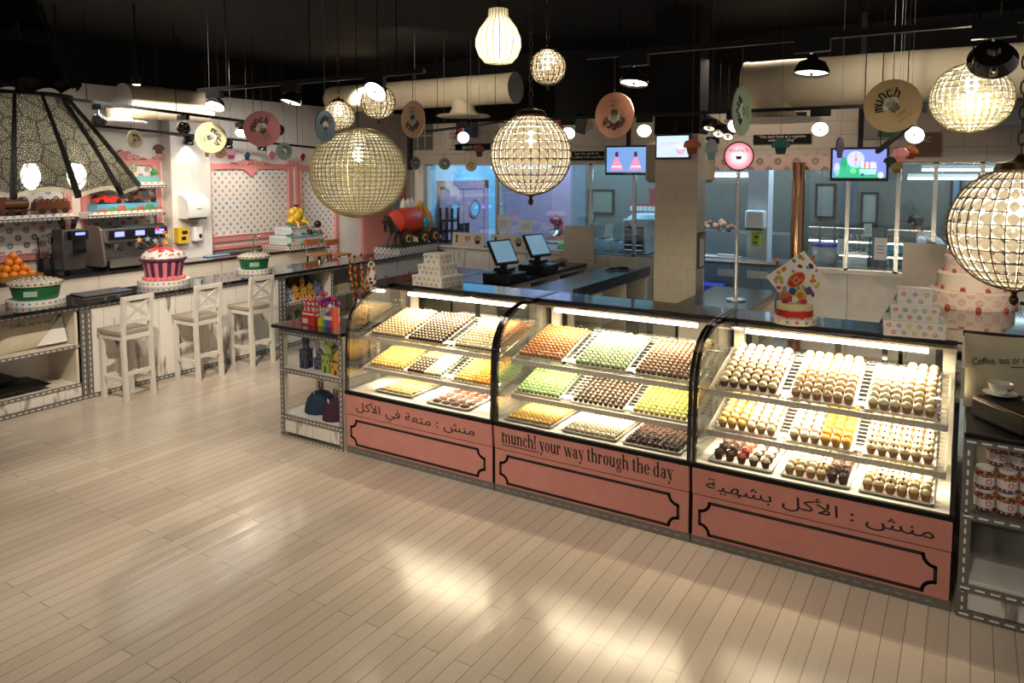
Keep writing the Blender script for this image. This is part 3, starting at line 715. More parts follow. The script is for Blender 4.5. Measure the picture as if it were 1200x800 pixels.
# mini cakes in the other two cases
MK = dict(caramel=mini_mesh('a', 'caramel', 'caramel'), mint=mini_mesh('b', 'green', 'mint'), cocoa=mini_mesh('c', 'choc', 'cocoa'), green=mini_mesh('d', 'green', 'pale_green'),
          shred=mini_mesh('e', 'choc', 'white', 'shred'), lime=mini_mesh('f', 'gold', 'lime', 'ring'), gold=mini_mesh('g', 'vanilla', 'yellow'), cream=mini_mesh('h', 'vanilla', 'white'),
          rough=mini_mesh('i', 'choc', 'choc', 'rough'), dark=mini_mesh('j', 'choc', 'cream'), dot=mini_mesh('k', 'choc', 'cream', 'dot'), pale=mini_mesh('l', 'choc', 'cream', 'dome'),
          yellow=mini_mesh('m', 'gold', 'yellow'), whitegreen=mini_mesh('n', 'green', 'white'), orange=mini_mesh('o', 'gold', 'orange'), creamdark=mini_mesh('p', 'redv', 'biscuit'))
MW = dict(caramel='caramel-brown mini cake', mint='pale mint mini cake', cocoa='cocoa-dusted dark mini cake', green='light green mini cake', shred='dark mini cake with white shreds',
          lime='yellow-green ring mini cake', gold='golden mini cake', cream='white-topped mini cake', rough='rough dark chocolate mini cake')
x2 = [(-2.605, .35), (-2.175, .375), (-1.755, .36)]
for (tier, j), (kind, look) in {(2, 0): ('caramel', 'tray of caramel-brown mini cakes'), (2, 1): ('mint', 'tray of pale mint mini cakes'), (2, 2): ('cocoa', 'tray of cocoa-dusted mini cakes'),
        (1, 0): ('green', 'tray of light green mini cakes'), (1, 1): ('shred', 'tray of dark mini cakes strewn with white shreds'), (1, 2): ('lime', 'tray of yellow-green ring mini cakes'),
        (0, 0): ('gold', 'tray of golden mini cakes on the middle case deck'), (0, 1): ('cream', 'tray of white-topped mini cakes on the middle case deck'), (0, 2): ('rough', 'tray of rough dark chocolate cakes')}.items():
    x0, w = x2[j]; dep = (.43, .40, .47)[tier]; y0 = (4.16, 4.285, 4.31)[tier]
    M = tray(1, tier, x0, w, y0, dep, look)
    fill(M, w, dep, 10, (11, 10, 12)[tier], lambda c, r, k=kind: k, MINIS, m=.01, jit=.0006)
x1a = [(-3.93, .345), (-3.565, .335), (-3.135, .335)]
for (tier, j), (fn, look) in {(2, 0): (lambda c, r: 'creamdark', 'tray of small cream cakes at the castle shelf end'), (2, 1): (lambda c, r: 'dot', 'tray of dark mini cakes each with a cream dot'),
        (2, 2): (lambda c, r: 'creamdark' if r > 3 else 'pale', 'tray of pale cakes with a dark front corner'), (1, 0): (lambda c, r: 'yellow', 'tray of yellow mini cakes'),
        (1, 1): (lambda c, r: 'dot' if c < 5 and r < 6 else ('creamdark' if c < 5 else 'whitegreen'), 'tray half white-green and half dotted cakes'),
        (1, 2): (lambda c, r: 'yellow' if c < 5 else 'orange', 'tray half yellow and half orange mini cakes')}.items():
    x0, w = x1a[j]; dep = (.43, .42, .47)[tier]; y0 = (4.16, 4.283, 4.30)[tier]
    M = tray(0, tier, x0, w, y0, dep, look)
    fill(M, w, dep, 10, (11, 11, 12)[tier], fn, MINIS, m=.01, jit=.0006)
MINIS.sort(key=lambda t: t[0])
for d, Mx, k in MINIS[:300]:
    o = bpy.data.objects.new('mini_cupcake', MK[k][0]); COL.objects.link(o); o.location = Mx.translation; o.rotation_euler = Mx.to_euler()
    tag(o, '%s in the middle pastry case' % MW[k], 'mini cake', '%ss in the middle case' % MW[k])
heap('mini_cupcake_rows', [(Mx, [(MK[k][1], MK[k][2])]) for d, Mx, k in MINIS[300:]], 'many mini cakes in rows on the trays of the two pastry cases', 'mini cakes')
# deck of the first case: yellow tartlets and brown cookies
M = tray(0, 0, -3.785, .345, 4.2, .42, 'deck tray of flat yellow pastries')
tm = mesh_of('tartlet', MB().lathe([(.02, 0), (.03, .012), (.028, .016), (.01, .02), (1e-6, .021)], n=14, flute=.06, fn=3), im('yellow'), ang=60)
tl = []
fill(M, .345, .42, 5, 7, lambda c, r: 0, tl, jit=.004)
for d, Mx, k in tl:
    o = bpy.data.objects.new('pastry', tm); COL.objects.link(o); o.location = Mx.translation; o.rotation_euler = Mx.to_euler()
    tag(o, 'flat yellow pastry on the deck of the case beside the castle shelf', 'pastry', 'flat yellow pastries on the deck tray')
M = tray(0, 0, -3.275, .36, 4.17, .43, 'deck tray of round brown cookies')
tm = mesh_of('cookie', MB().lathe([(.03, 0), (.036, .006), (.03, .013), (1e-6, .017)], n=16, flute=.03, fn=5), mat('cookie_brown', (.12, .04, .02), .6), ang=60)
tl = []
fill(M, .36, .43, 4, 5, lambda c, r: 0, tl, jit=.005)
for d, Mx, k in tl:
    o = bpy.data.objects.new('cookie', tm); COL.objects.link(o); o.location = Mx.translation; o.rotation_euler = Mx.to_euler()
    tag(o, 'round brown cookie on the deck tray of the case beside the castle shelf', 'cookie', 'brown cookies on the deck tray')

# ================================================================== BAR ALONG THE STOOLS
XB = -7.03
def strip(parent, a, b, w, nrm, t=.012, name='edge_strip', dash=True, d=(.03, .022, .009)):
    """grey strip with white dashes from a to b, w wide, facing nrm"""
    a, b, nrm = Vector(a), Vector(b), Vector(nrm); dr = (b-a); L = dr.length; dr.normalize(); up = dr.cross(nrm)
    mb = MB(); M = Fr(a, dr, nrm, up); mb.box(0, 0, -w/2, L, t, w/2, 0, M)
    if dash: dashes(mb, a+nrm*t, b+nrm*t, up, nrm, *d, .002)
    return O(name, mb, [M_STUD, M_DASH], parent)
bar = T('bar_counter', 'long black-topped bar counter of worn white panels with three stools', 'counter', (-7.3, 5.7, 0))
O('worktop', MB().box(-7.6, 2.2, .885, -6.985, 9.36, .915), M_BGLOSS, bar, bv=.003)
O('front_panel', MB().box(XB-.03, 3.87, .04, XB, 6.11, .85), M_DIST, bar)
O('back_panel', MB().box(-7.56, 2.2, .02, -7.53, 9.36, .885), M_WHITE, bar)
for y in (2.25, 3.735, 6.21, 7.0, 7.77): O('divider', MB().box(-7.53, y-.012, .03, XB-.01, y+.012, .885), M_CREAM, bar)
for y in (3.79, 3.845): strip(bar, (XB-.006, y, .04), (XB-.006, y, .85), .05, (1, 0, 0))
for y in (6.135, 6.195): strip(bar, (XB-.006, y, .04), (XB-.006, y, .85), .05, (1, 0, 0))
for y in (7.0, 7.77): strip(bar, (XB-.006, y, .04), (XB-.006, y, .85), .035, (1, 0, 0))
strip(bar, (XB-.004, 2.2, .867), (XB-.004, 9.36, .867), .036, (1, 0, 0))
strip(bar, (XB-.004, 2.2, .02), (XB-.004, 9.36, .02), .04, (1, 0, 0))
O('kick_panel', MB().box(XB-.03, 2.25, .04, XB-.008, 3.76, .148), M_DIST, bar)
for z in (.53, .165):
    o = O('shelf', MB().box(-7.53, 2.25, z-.025, XB-.012, 3.735, z), M_CREAM, bar); strip(o, (XB-.012, 2.25, z-.014), (XB-.012, 3.76, z-.014), .03, (1, 0, 0), name='shelf_edge')
o = O('shelf', MB().box(-7.53, 6.21, .5, XB-.012, 7.77, .525), M_CREAM, bar); strip(o, (XB-.012, 6.22, .513), (XB-.012, 7.77, .513), .03, (1, 0, 0), name='shelf_edge')
O('kick_panel', MB().box(XB-.03, 6.22, .04, XB-.008, 7.77, .16), M_DIST, bar)
O('shelf', MB().box(-7.53, 6.21, .14, XB-.012, 7.77, .165), M_CREAM, bar)
for k in range(3):
    y = 7.8+k*.52; d = O('cupboard_door', MB().box(XB-.03, y, .06, XB-.005, y+.5, .84), mat('pale_grey_door', (.5, .5, .52), .45), bar)
    O('handle', MB().box(XB-.005, y+.235, .42, XB+.012, y+.255, .66), M_STUD, d)
def stool(y, rz, label):
    t = T('bar_stool', label, 'bar stool', (-6.8, y, 0), 'white wooden bar stools', rz)
    for sx in (-1, 1):
        for sy in (-1, 1):
            top = .985 if sx > 0 else .625; x = .155*sx; yy = .14*sy
            mb = MB(); n = 6
            for k in range(n):
                z0, z1 = top*k/n, top*(k+1)/n
                f = lambda z: (.035*((z-.62)/.36)**1.0 if z > .62 else 0.025*(1-z/.62)) if sx > 0 else 0
                a, b = x+f(z0), x+f(z1); h = .019
                mb.add([(a-h, yy-h, z0), (a+h, yy-h, z0), (a+h, yy+h, z0), (a-h, yy+h, z0), (b-h, yy-h, z1), (b+h, yy-h, z1), (b+h, yy+h, z1), (b-h, yy+h, z1)],
                       [(0, 1, 5, 4), (1, 2, 6, 5), (2, 3, 7, 6), (3, 0, 4, 7)]+([(3, 2, 1, 0)] if k == 0 else [])+([(4, 5, 6, 7)] if k == n-1 else []))
            O('leg', mb, M_SW, t, local=True)
    O('seat', MB().box(-.19, -.17, .625, .165, .17, .665), M_SEAT, t, local=True, bv=.006)
    ap = MB().box(-.165, -.155, .575, -.145, .155, .622)
    ap.box(-.14, -.155, .575, .14, -.135, .622).box(-.14, .135, .575, .14, .155, .622).box(.145, -.155, .575, .165, .155, .622)
    O('seat_frame', ap, M_SW, t, local=True)
    for a, b in (((-.14, -.14, .20), (.16, -.14, .20)), ((-.14, .14, .20), (.16, .14, .20)), ((-.155, -.12, .33), (-.155, .12, .33)), ((.172, -.12, .26), (.172, .12, .26))):
        h = .013; O('stretcher', MB().box(a[0]-(h if a[0] == b[0] else 0), a[1]-(h if a[1] == b[1] else 0), a[2]-.018, b[0]+(h if a[0] == b[0] else 0), b[1]+(h if a[1] == b[1] else 0), b[2]+.018), M_SW, t, local=True)
    for q in ((.178, .945, .205, .985), (.155, .725, .18, .76)): O('back_rail', MB().box(q[0], -.125, q[1], q[2], .125, q[3]), M_SW, t, local=True)
    for s in (-1, 1):
        a, b = Vector((.166, -.125*s, .76)), Vector((.19, .125*s, .945)); d = (b-a); L = d.length; d.normalize(); nn = Vector((1, 0, -.13)).normalized()
        O('back_cross', MB().box(0, -.007, -.014, L, .007, .014, 0, Fr(a, d, nn, d.cross(nn))), M_SW, t, local=True)
M_SW = mat('stool_white', (.70, .66, .585), .4); M_SEAT = mat('stool_seat', (.36, .31, .25), .5)
stool(4.07, .05, 'white cross-backed bar stool, first in the row from the cushion shelf')
stool(4.84, .02, 'white cross-backed bar stool between the other two stools')
stool(5.52, .0, 'white cross-backed bar stool beside the shelf of small castles')
p = at(524, 293, Z=.985); stool(p.y, .9, 'white cross-backed stool at the far end of the bar by the kitchen'); _s = [o for o in COL.objects if o.get('category') == 'bar stool'][-1]; _s.location = (p.x+.05, p.y, 0)

# cushions on the bar shelves
M_CUSH = mat('cream_cushion', (.64, .56, .40), .75); M_LEATH = mat('black_leather', (.006, .0055, .006), .42, 0, .22)
def pillow_mb(w, h, t, M, n=10, m=0):
    mb = MB(); vs = []; fs = []
    for s in (-1, 1):
        for i in range(n+1):
            for j in range(n+1):
                u, v = -1+2*i/n, -1+2*j/n
                q = (max(0, 1-u**4)*max(0, 1-v**4))**.5
                vs.append((u*w/2*(1-.04*(1-v*v)), s*t/2*q, (v*h/2)*(1-.04*(1-u*u))+h/2))
    k = (n+1)**2
    for s in range(2):
        for i in range(n):
            for j in range(n):
                a = s*k+i*(n+1)+j; f = (a, a+n+1, a+n+2, a+1); fs.append(f if s else tuple(reversed(f)))
    return mb.add(vs, fs, m, M)
def hand(body, size, M, **k): return text_mb(body, size, M, shear=.18, **k)
lean = math.radians(16)
def leaning(o, ux, back, ang):
    """frame at o with x along ux, front face looking against back, tipped backwards"""
    up = Vector((0, 0, 1))*math.cos(ang)+back*math.sin(ang); nn = back*math.cos(ang)-Vector((0, 0, 1))*math.sin(ang)
    return Fr(o, ux, nn, up)
for y, lab, tx in ((3.44, 'cream cushion lettered Coffee, tea or me? beside the grey bar post', 1), (2.8, 'cream cushion next to the lettered one on the bar shelf', 0)):
    M = leaning(Vector((-7.2, y, .532)), Vector((0, 1, 0)), Vector((-1, 0, 0)), .32)
    c = T('cushion', lab, 'cushion', (-7.2, y, .53), 'cream cushions on the bar shelf')
    O('cover', pillow_mb(.56, .33, .1, M), M_CUSH, c, ang=60)
    if tx:
        O('lettering', hand('Coffee, tea or me?', .05, M @ Matrix.Translation((-.18, -.05, .21)), width=.36), M_INK, c)
        f = MB().add([(.0, -.056, .01), (.27, -.058, .01), (.27, -.05, .26)], [(0, 1, 2)], 0, M).add([(.0, -.05, .01), (.27, -.05, .01), (.27, -.045, .26)], [(2, 1, 0)], 0, M)
        O('turned_corner', f, M_PAPER, c)
for k, (y, z) in enumerate(((3.2, .168), (2.95, .272))):
    M = Matrix.Translation((-7.24, y, z+.05)) @ Matrix.Rotation(-PI/2, 4, 'X') @ Matrix.Translation((0, 0, -.31))
    mb = pillow_mb(.36, .62, .1, M)
    O('cushion', mb, M_LEATH, ang=60, label=('black leather cushion lying flat on the lowest bar shelf', 'folded black leather cushion on top of the flat black one')[k], cat='cushion')

# ------------------------------------------------------------------ cakes shown on the bar
def cake_board(c, r, h=.035, parent=None):
    mb = MB().lathe([(r, 0), (r, h)], c, 32)
    n = int(2*PI*r/.052)
    for i in range(n):
        a = 2*PI*i/n; Mx = Matrix.Translation((c[0]+r*math.cos(a), c[1]+r*math.sin(a), c[2]+h*.55)) @ Matrix.Rotation(a, 4, 'Z') @ Matrix.Rotation(PI/2, 4, 'Y')
        mb.cyl((0, 0, -.001), .011, .0025, 10, 1+i % 4, Mx)
    return O('cake_board', mb, [M_PAPER]+[mat('dot_%d' % i, DOTS[i], .5) for i in range(4)], parent)
M_GRN = mat('green_tub', (.012, .13, .045), .35); M_BEAD = m_speck('beaded_lid', (.06, .055, .045), [(.7, .62, .5), (.55, .45, .32), (.78, .74, .64), (.25, .4, .25)], 55, .42)
def tub_cake(c, r, label):
    t = T('tub_cake', label, 'cake', c, 'green tub cakes on the bar')
    cake_board(c, r*1.2, .045, t)
    O('tub', MB().lathe([(r*.9, .046), (r*1.03, .165), (r*1.03, .172)], c, 36), M_GRN, t)
    lid = MB().lathe([(r*1.06, .172), (r*1.13, .178), (r*1.13, .187), (r*.95, .215), (r*.6, .232), (1e-6, .238)], c, 36)
    rnd = random.Random(4)
    for k in range(6):
        rr = r*(1.1-.19*k); n = max(1, int(2*PI*rr/.026)); zz = .195+.045*(1-(rr/(r*1.1))**2)
        for i in range(n):
            a = 2*PI*i/n+k*.5; lid.ball((c[0]+rr*math.cos(a), c[1]+rr*math.sin(a), c[2]+zz), .011, 6, 4, (i+k) % 2)
    O('beaded_lid', lid, [mat('bead_cream', (.66, .58, .46), .4), mat('bead_brown', (.10, .07, .04), .4)], t)
    tk = MB(); nn = Vector((.78, -.62, 0)).normalized(); ux = Vector((.62, .78, 0))
    tk.box(-.055, -.004, .085, .055, .0, .135, 0, Fr(Vector(c)+nn*(r*.985), ux, -nn, Vector((0, 0, 1))))
    O('band_mark', tk, mat('pale_mark', (.35, .5, .42), .5), t)
p = at(44, 355, Z=.915); tub_cake((p.x-.02, p.y, .915), .2, 'green tub cake with beaded lid near the oranges')
p = at(302, 319, Z=.915); tub_cake((p.x-.06, p.y, .915), .17, 'green tub cake with beaded lid above the third bar stool')
p = at(193, 334, Z=.915); c = (p.x-.1, p.y+.06, .915)
t = T('cupcake_cake', 'giant cupcake cake with plum and pink striped side on the bar', 'cake', c)
cake_board(c, .262, .055, t)
side = MB(); n = 60; prof = [(.178, .058), (.218, .275)]
for i in range(n):
    side.lathe(prof, c, 2, (i//2) % 2, a0=2*PI*i/n, a1=2*PI*(i+1)/n)
O('striped_side', side, [mat('plum_icing', (.10, .02, .06), .4), mat('rose_icing', (.65, .2, .25), .4)], t)
O('scalloped_rim', MB().lathe([(.217, .255), (.235, .265), (.237, .285), (.217, .295)], c, 60, flute=.025, fn=20), mat('plum_icing', (.10, .02, .06), .4), t)
dome = lambda a: (.222*math.cos(a), .29+.11*math.sin(a))
O('white_dome', MB().lathe([dome(PI/2*i/8) if i < 8 else (1e-6, .40) for i in range(9)], c, 40), M_WHITE, t)
dr = MB(); rnd = random.Random(2)
dr.lathe([(.227*math.cos(PI/2*i/8)*1.01, .29+.114*math.sin(PI/2*i/8)) for i in range(4, 8)]+[(1e-6, .406)], c, 48, flute=.16, fn=9)
for i in range(46):
    e, a = rnd.uniform(.08, 1.0), rnd.uniform(0, 2*PI); q, z = dome(e); dr.ball((c[0]+q*math.cos(a), c[1]+q*math.sin(a), c[2]+z), rnd.uniform(.005, .016), 6, 4, 0, .6)
O('red_drips', dr, mat('red_icing', (.62, .05, .03), .3), t)
rb = MB()
for i in range(22):
    a = 2*PI*i/22; rb.ball((c[0]+.2*math.cos(a), c[1]+.2*math.sin(a), c[2]+.075), rnd.uniform(.022, .035), 7, 5, 0, .8)
O('pink_ruffle', rb, mat('coral_icing', (.75, .2, .2), .4), t)
cols = [(.7, .06, .04), (.75, .45, .05), (.25, .45, .45), (.8, .25, .1), (.7, .55, .1)]     # wired stars standing on the top
for i, (px, py) in enumerate(((185, 268), (163, 281), (173, 280), (192, 272), (196, 276), (184, 287), (195, 284), (182, 282))):
    q = at(px, py, X=c[0]+.02*i-.06); ws = MB()
    ws.tube([(c[0], c[1], c[2]+.34), (c[0]+(q.x-c[0])*.4, c[1]+(q.y-c[1])*.5, c[2]+.40), q], .002, 4, 0)
    pts = [((.034 if k % 2 == 0 else .015)*math.sin(PI*k/5), (.034 if k % 2 == 0 else .015)*math.cos(PI*k/5)) for k in range(10)]
    ws.prism(pts, .006, 1, Fr(q, Vector((.6, .8, 0)), Vector((-.8, .6, 0)), Vector((0, 0, 1))))
    O('wired_star', ws, [M_CHROME, mat('star_%d' % (i % 5), cols[i % 5], .4)], t)
p = at(121, 343, Z=.916); O('serving_slab', MB().box(p.x-.14, p.y-.26, .916, p.x+.12, p.y+.24, .934), mat('grey_slab', (.16, .15, .155), .25), bv=.006, label='flat grey slab lying on the bar between the cakes', cat='tray')

# ================================================================== WALL SIDE: BACK COUNTER, PANELS, MACHINES
bc = T('back_counter', 'white-fronted counter with black top under the polka dot wall panels', 'counter', (-9.1, 5.4, 0))
O('worktop', MB().box(XW+.2, 2.2, .905, -8.8, 8.72, .935).box(XW+.01, 2.2, .905, XW+.2, 6.2, .935).box(XW+.01, 6.85, .905, XW+.2, 8.72, .935), M_BGLOSS, bc)
O('body', MB().box(XW+.21, 2.2, .05, -8.84, 8.7, .905), M_CREAM, bc)
y = 2.4; k = 0
while y < 8.3:
    d = O('drawer', MB().box(-8.84, y, .62, -8.822, y+.84, .895), M_CREAM, bc)
    O('finger_slot', MB().box(-8.822, y+.06, .655, -8.818, y+.78, .715), M_INK, d)
    O('cupboard_door', MB().box(-8.84, y, .08, -8.822, y+.84, .61), M_CREAM, bc); y += .86
bp = Vector((-8.95, 7.35, .935)); fa = T('faucet', 'chrome gooseneck faucet over the counter sink', 'faucet', bp)
O('spout', MB().tube([bp+Vector(q) for q in ((0, 0, .0), (0, 0, .2), (.01, 0, .25), (.05, .0, .285), (.1, 0, .28), (.125, 0, .25), (.13, 0, .2))], .011, 8), M_CHROME, fa)
O('base', MB().cyl(bp, .03, .03, 14).tube([bp+Vector((0, -.05, .03)), bp+Vector((0, .05, .03))], .01, 8), M_CHROME, fa)
p = at(256, 299.5, Z=.94); O('folded_cloth', MB().box(p.x-.08, p.y-.2, .936, p.x+.04, p.y+.18, .952), mat('blue_cloth', (.25, .35, .5), .8), bv=.005, label='pale blue cloth on the counter edge beside the faucet', cat='cloth')

def wall_panel(y0, y1, z0, z1, label, w=.085, notch=True, mtl=None, crest=False):
    t = T('wall_panel', label, 'wall panel', (XW+.03, (y0+y1)/2, z0), 'polka dot panels in pink frames'); X = XW
    O('polka_paper', MB().box(X+.002, y0+w*.5, z0+w*.5, X+.016, y1-w*.5, z1-w*.5), mtl or M_POLKA, t)
    f = MB(); M = Fr(Vector((X, 0, 0)), Vector((0, 1, 0)), Vector((1, 0, 0)), Vector((0, 0, 1)))
    ym = (y0+y1)/2; h = .05; c = w*.75
    f.box(y0, 0, z0, y0+w, h, z1, 0, M).box(y1-w, 0, z0, y1, h, z1, 0, M).box(y0+w, 0, z0, y1-w, h, z0+w, 0, M).box(y0+w, 0, z1-w, y1-w, h, z1, 0, M)
    for sy, ya in ((1, y0+w), (-1, y1-w)):
        for sz, za in ((1, z0+w), (-1, z1-w)): f.prism([(ya, za), (ya+sy*c, za), (ya, za+sz*c)], h, 0, M)
    if notch: f.prism([(ym-.14, z1-w), (ym, z1-w-.11), (ym+.14, z1-w), (ym, z1)], h+.004, 0, M)
    for e, (a, b, cc, d) in enumerate(((y0+w-.006, z0+w, y0+w+.006, z1-w), (y1-w-.006, z0+w, y1-w+.006, z1-w), (y0+w, z0+w-.006, y1-w, z0+w+.006))): f.box(a, h, b, cc, h+.012, d, 1, M)
    O('moulded_frame', f, [M_PINKF, mat('pale_pink_edge', (.75, .45, .42), .35)], t)
    sc = MB(); k = .03
    for yy in (y0+.03, y1-.03):
        for i in range(3): sc.ball((X+.04, yy+(i-1)*.045, z1+.012+.014*(i == 1)), k, 9, 6)
    if notch:
        k = .6 if not crest else 1.0; top = []
        for i in range(41):
            u = -1+i/20; top.append((ym-u*.34, z1+(.015+.085*k*math.cos(PI*u/2)**2)*(1+.16*math.cos(7*PI*u))))
        sc.prism([(ym-.34, z1-.01), (ym+.34, z1-.01)]+top, .05, 0, M)
        for u in (-.2, -.1, .1, .2): sc.tube([M @ Vector((ym+u+.03*math.cos(2*PI*q/12), .052, z1+.02*k+.028*math.sin(2*PI*q/12))) for q in range(12)], .009, 5, 1, closed=True)
    O('carved_crest', sc, [M_PINKF, mat('pale_pink_edge', (.75, .45, .42), .35)], t)
    return t
wp = wall_panel(6.86, 8.47, 1.10, 2.25, 'wide polka dot panel in a pink carved frame above the faucet')
O('lower_rail', MB().box(XW, 6.9, .985, XW+.05, 8.3, 1.03), M_PINKF, wp)
wall_panel(8.57, 9.5, .45, 2.23, 'tall polka dot panel in a pink frame partly behind the woven globe', notch=False)
y0, y1 = at(97, 260, X=XW+.04).y, at(190, 260, X=XW+.04).y
wall_panel(y0, y1, 1.10, 2.3, 'polka dot panel in a pink frame behind the toy car shelf', mtl=M_POLKAL, crest=True)
y2 = at(85, 260, X=XW+.04).y; wall_panel(y2-1.75, y2, 1.10, 2.3, 'polka dot panel in a pink frame behind the chocolate train', mtl=M_POLKAL)
def wall_shelf(y0, y1, z, label, d=.24):
    t = T('wall_shelf', label, 'shelf', (XW+.12, (y0+y1)/2, z-.05), 'polka edged wall shelves')
    O('board', MB().box(XW+.055, y0, z-.075, XW+.055+d, y1, z), M_WHITE, t)
    O('dotted_edge', MB().box(XW+.055+d, y0, z-.035, XW+.062+d, y1, z+.002), M_EDGE, t)
    strip(t, (XW+.055+d, y0-.02, z-.057), (XW+.055+d, y1+.02, z-.057), .036, (1, 0, 0))
    return t
XS2 = XW+.3
zl = at(60, 251, X=XS2).z; yl1 = at(88, 252, X=XS2).y; wall_shelf(yl1-1.6, yl1, zl, 'polka edged shelf carrying the chocolate train')
zr = at(150, 247, X=XS2).z; ya, yb = at(105, 250, X=XS2).y, at(192, 250, X=XS2).y; wall_shelf(ya, yb, zr, 'polka edged shelf carrying the red toy car')
zu = at(170, 213.5, X=XS2).z; wall_shelf(ya+.05, yb+.03, zu, 'short polka edged shelf above the toy car shelf')
# chocolate train
M_CHOCT = mat('chocolate_brown', (.11, .035, .012), .35)
def wheel(mb, c, r, w, m, ax='X', n=14):
    M = Matrix.Translation(c) @ (Matrix.Rotation(PI/2, 4, 'Y') if ax == 'X' else Matrix.Rotation(PI/2, 4, 'X'))
    mb.cyl((0, 0, -w/2), r, w, n, m, M)
tx, ty = XW+.2, yl1-.16
def train(y0, label, loco):
    t = T('toy_train', label, 'toy train', (tx, y0, zl+.003), 'chocolate train on the wall shelf'); z = zl+.002
    b = MB().box(tx-.06, y0-.2, z+.04, tx+.06, y0+.2, z+.07)
    if loco:
        b.merge(MB().cyl((0, 0, 0), .055, .26, 16, 0, Matrix.Translation((tx, y0-.06, z+.125)) @ Matrix.Rotation(-PI/2, 4, 'X')))
        b.box(tx-.065, y0-.2, z+.07, tx+.065, y0-.06, z+.21).cyl((tx, y0+.13, z+.17), .022, .06, 12, 0, r2=.032)
    else:
        b.box(tx-.06, y0-.19, z+.07, tx+.06, y0+.19, z+.14)
        for i in range(6): b.ball((tx, y0-.16+.064*i, z+.145), .036, 8, 6)
    O('body', b, M_CHOCT, t)
    for dy in (-.13, 0, .13):
        wm = MB(); wheel(wm, (tx+.065, y0+dy, z+.035), .035, .02, 0); O('wheel', wm, mat('dark_cocoa', (.035, .012, .006), .4), t)
train(ty-.06, 'chocolate train wagon at the pink frame end of the wall shelf', False); train(ty-.52, 'chocolate steam engine between two wagons on the wall shelf', True); train(ty-.98, 'chocolate train wagon behind the engine, partly under the lace lamp', False)
O('ribbon_bow', MB().lathe([(.085, -.012), (.1, -.012), (.1, .012), (.085, .012), (.085, -.012)], n=18, cap=False, M=Matrix.Translation((tx-.08, ty-.42, zl+.17)) @ Matrix.Rotation(PI/2, 4, 'Y')).box(tx-.1, ty-.5, zl+.002, tx-.06, ty-.34, zl+.08), mat('dark_brown', (.05, .025, .015), .4), label='dark brown ring standing behind the chocolate train', cat='ornament')
# toy car boards
yc = (ya+yb)/2+.06
cb = T('cake_board', 'blue cake board with a red landscape edge under the toy cars', 'cake board', (XS2-.1, yc, zr+.003))
O('slab', MB().box(XS2-.22, ya+.1, zr+.004, XS2-.01, yb-.06, zr+.095), mat('sky_blue_icing', (.10, .33, .50), .4), cb)
ld = MB()
for i in range(7):
    yy = ya+.16+i*.125
    ld.lathe([(.07+.02*(i % 2), 0), (.05, .03+.016*(i % 3)), (1e-6, .04+.018*(i % 3))], n=10, m=i % 2, M=Matrix.Translation((XS2-.012, yy, zr+.005)) @ Matrix.Diagonal((.12, 1, 1, 1)))
O('landscape_edge', ld, [mat('rust_icing', (.35, .08, .04), .5), mat('leaf_icing', (.06, .2, .06), .5)], cb)
zc = zr+.096
def toy_car(y, kind, label, mt):
    t = T('toy_car', label, 'toy car', (XS2-.11, y, zc)); x = XS2-.11
    prof = [(-.17, .02), (.17, .02), (.18, .05), (.11, .065), (.05, .10), (-.05, .105), (-.12, .075), (-.18, .065)] if kind == 'race' else [(-.16, .03), (.16, .03), (.16, .085), (.06, .09), (.03, .17), (-.09, .17), (-.10, .09), (-.16, .085)]
    O('body', MB().prism(prof, .12, M=Fr(Vector((x+.06, y, zc)), Vector((0, 1, 0)), Vector((-1, 0, 0)), Vector((0, 0, 1)))), mt, t, bv=.006)
    O('windscreen', MB().box(x-.045, y-.04, zc+.082, x+.063, y+.04, zc+(.098 if kind == 'race' else .15)), mat('toy_glass', (.04, .06, .09), .1), t)
    for dy in (-.11, .11):
        wm = MB(); wheel(wm, (x+.06, y+dy, zc+.03), .03, .03, 0); O('wheel', wm, M_INK, t)
    if kind != 'race':
        O('tow_hook', MB().tube([(x, y+.05, zc+.09), (x, y-.08, zc+.22), (x, y-.14, zc+.19)], .008, 6), mat('rust_brown', (.09, .035, .02), .5), t)
toy_car(at(126, 235, X=XS2-.11).y, 'race', 'red toy racing car on the blue cake board', mat('car_red', (.55, .03, .02), .25))
toy_car(at(167, 232, X=XS2-.11).y, 'tow', 'brown toy tow truck on the blue cake board', mat('rust_brown', (.09, .035, .02), .5))
b2 = T('cake_board', 'green and blue cake board on the short upper shelf', 'cake board', (XS2-.1, yc+.05, zu+.003))
O('slab', MB().box(XS2-.2, ya+.22, zu+.004, XS2-.01, yb-.04, zu+.075), mat('teal_icing', (.16, .40, .40), .4), b2)
for px, colr, lab in ((144, (.6, .4, .05), 'yellow cake topper on the short upper shelf'), (156, (.25, .35, .2), 'green tufted cake topper on the short upper shelf'), (181, (.03, .3, .05), 'small green leaf topper at the shelf end by the pillar')):
    yy = at(px, 205, X=XS2-.1).y; t = T('cake_topper', lab, 'cake topper', (XS2-.1, yy, zu+.075)); q = (XS2-.1, yy, zu+.076); hh = .08 if px == 181 else .19
    O('stem', MB().cyl(q, .018, hh*.6, 10), mat('topper_stem', (.42, .28, .12), .5), t)
    O('tuft', MB().ball((q[0], q[1], q[2]+hh*.72), .035, 9, 6, 0, 1.3).ball((q[0], q[1]-.04, q[2]+hh*.62), .022, 8, 5).ball((q[0], q[1]+.04, q[2]+hh*.62), .022, 8, 5), mat('tuft_%d' % px, colr, .5), t)
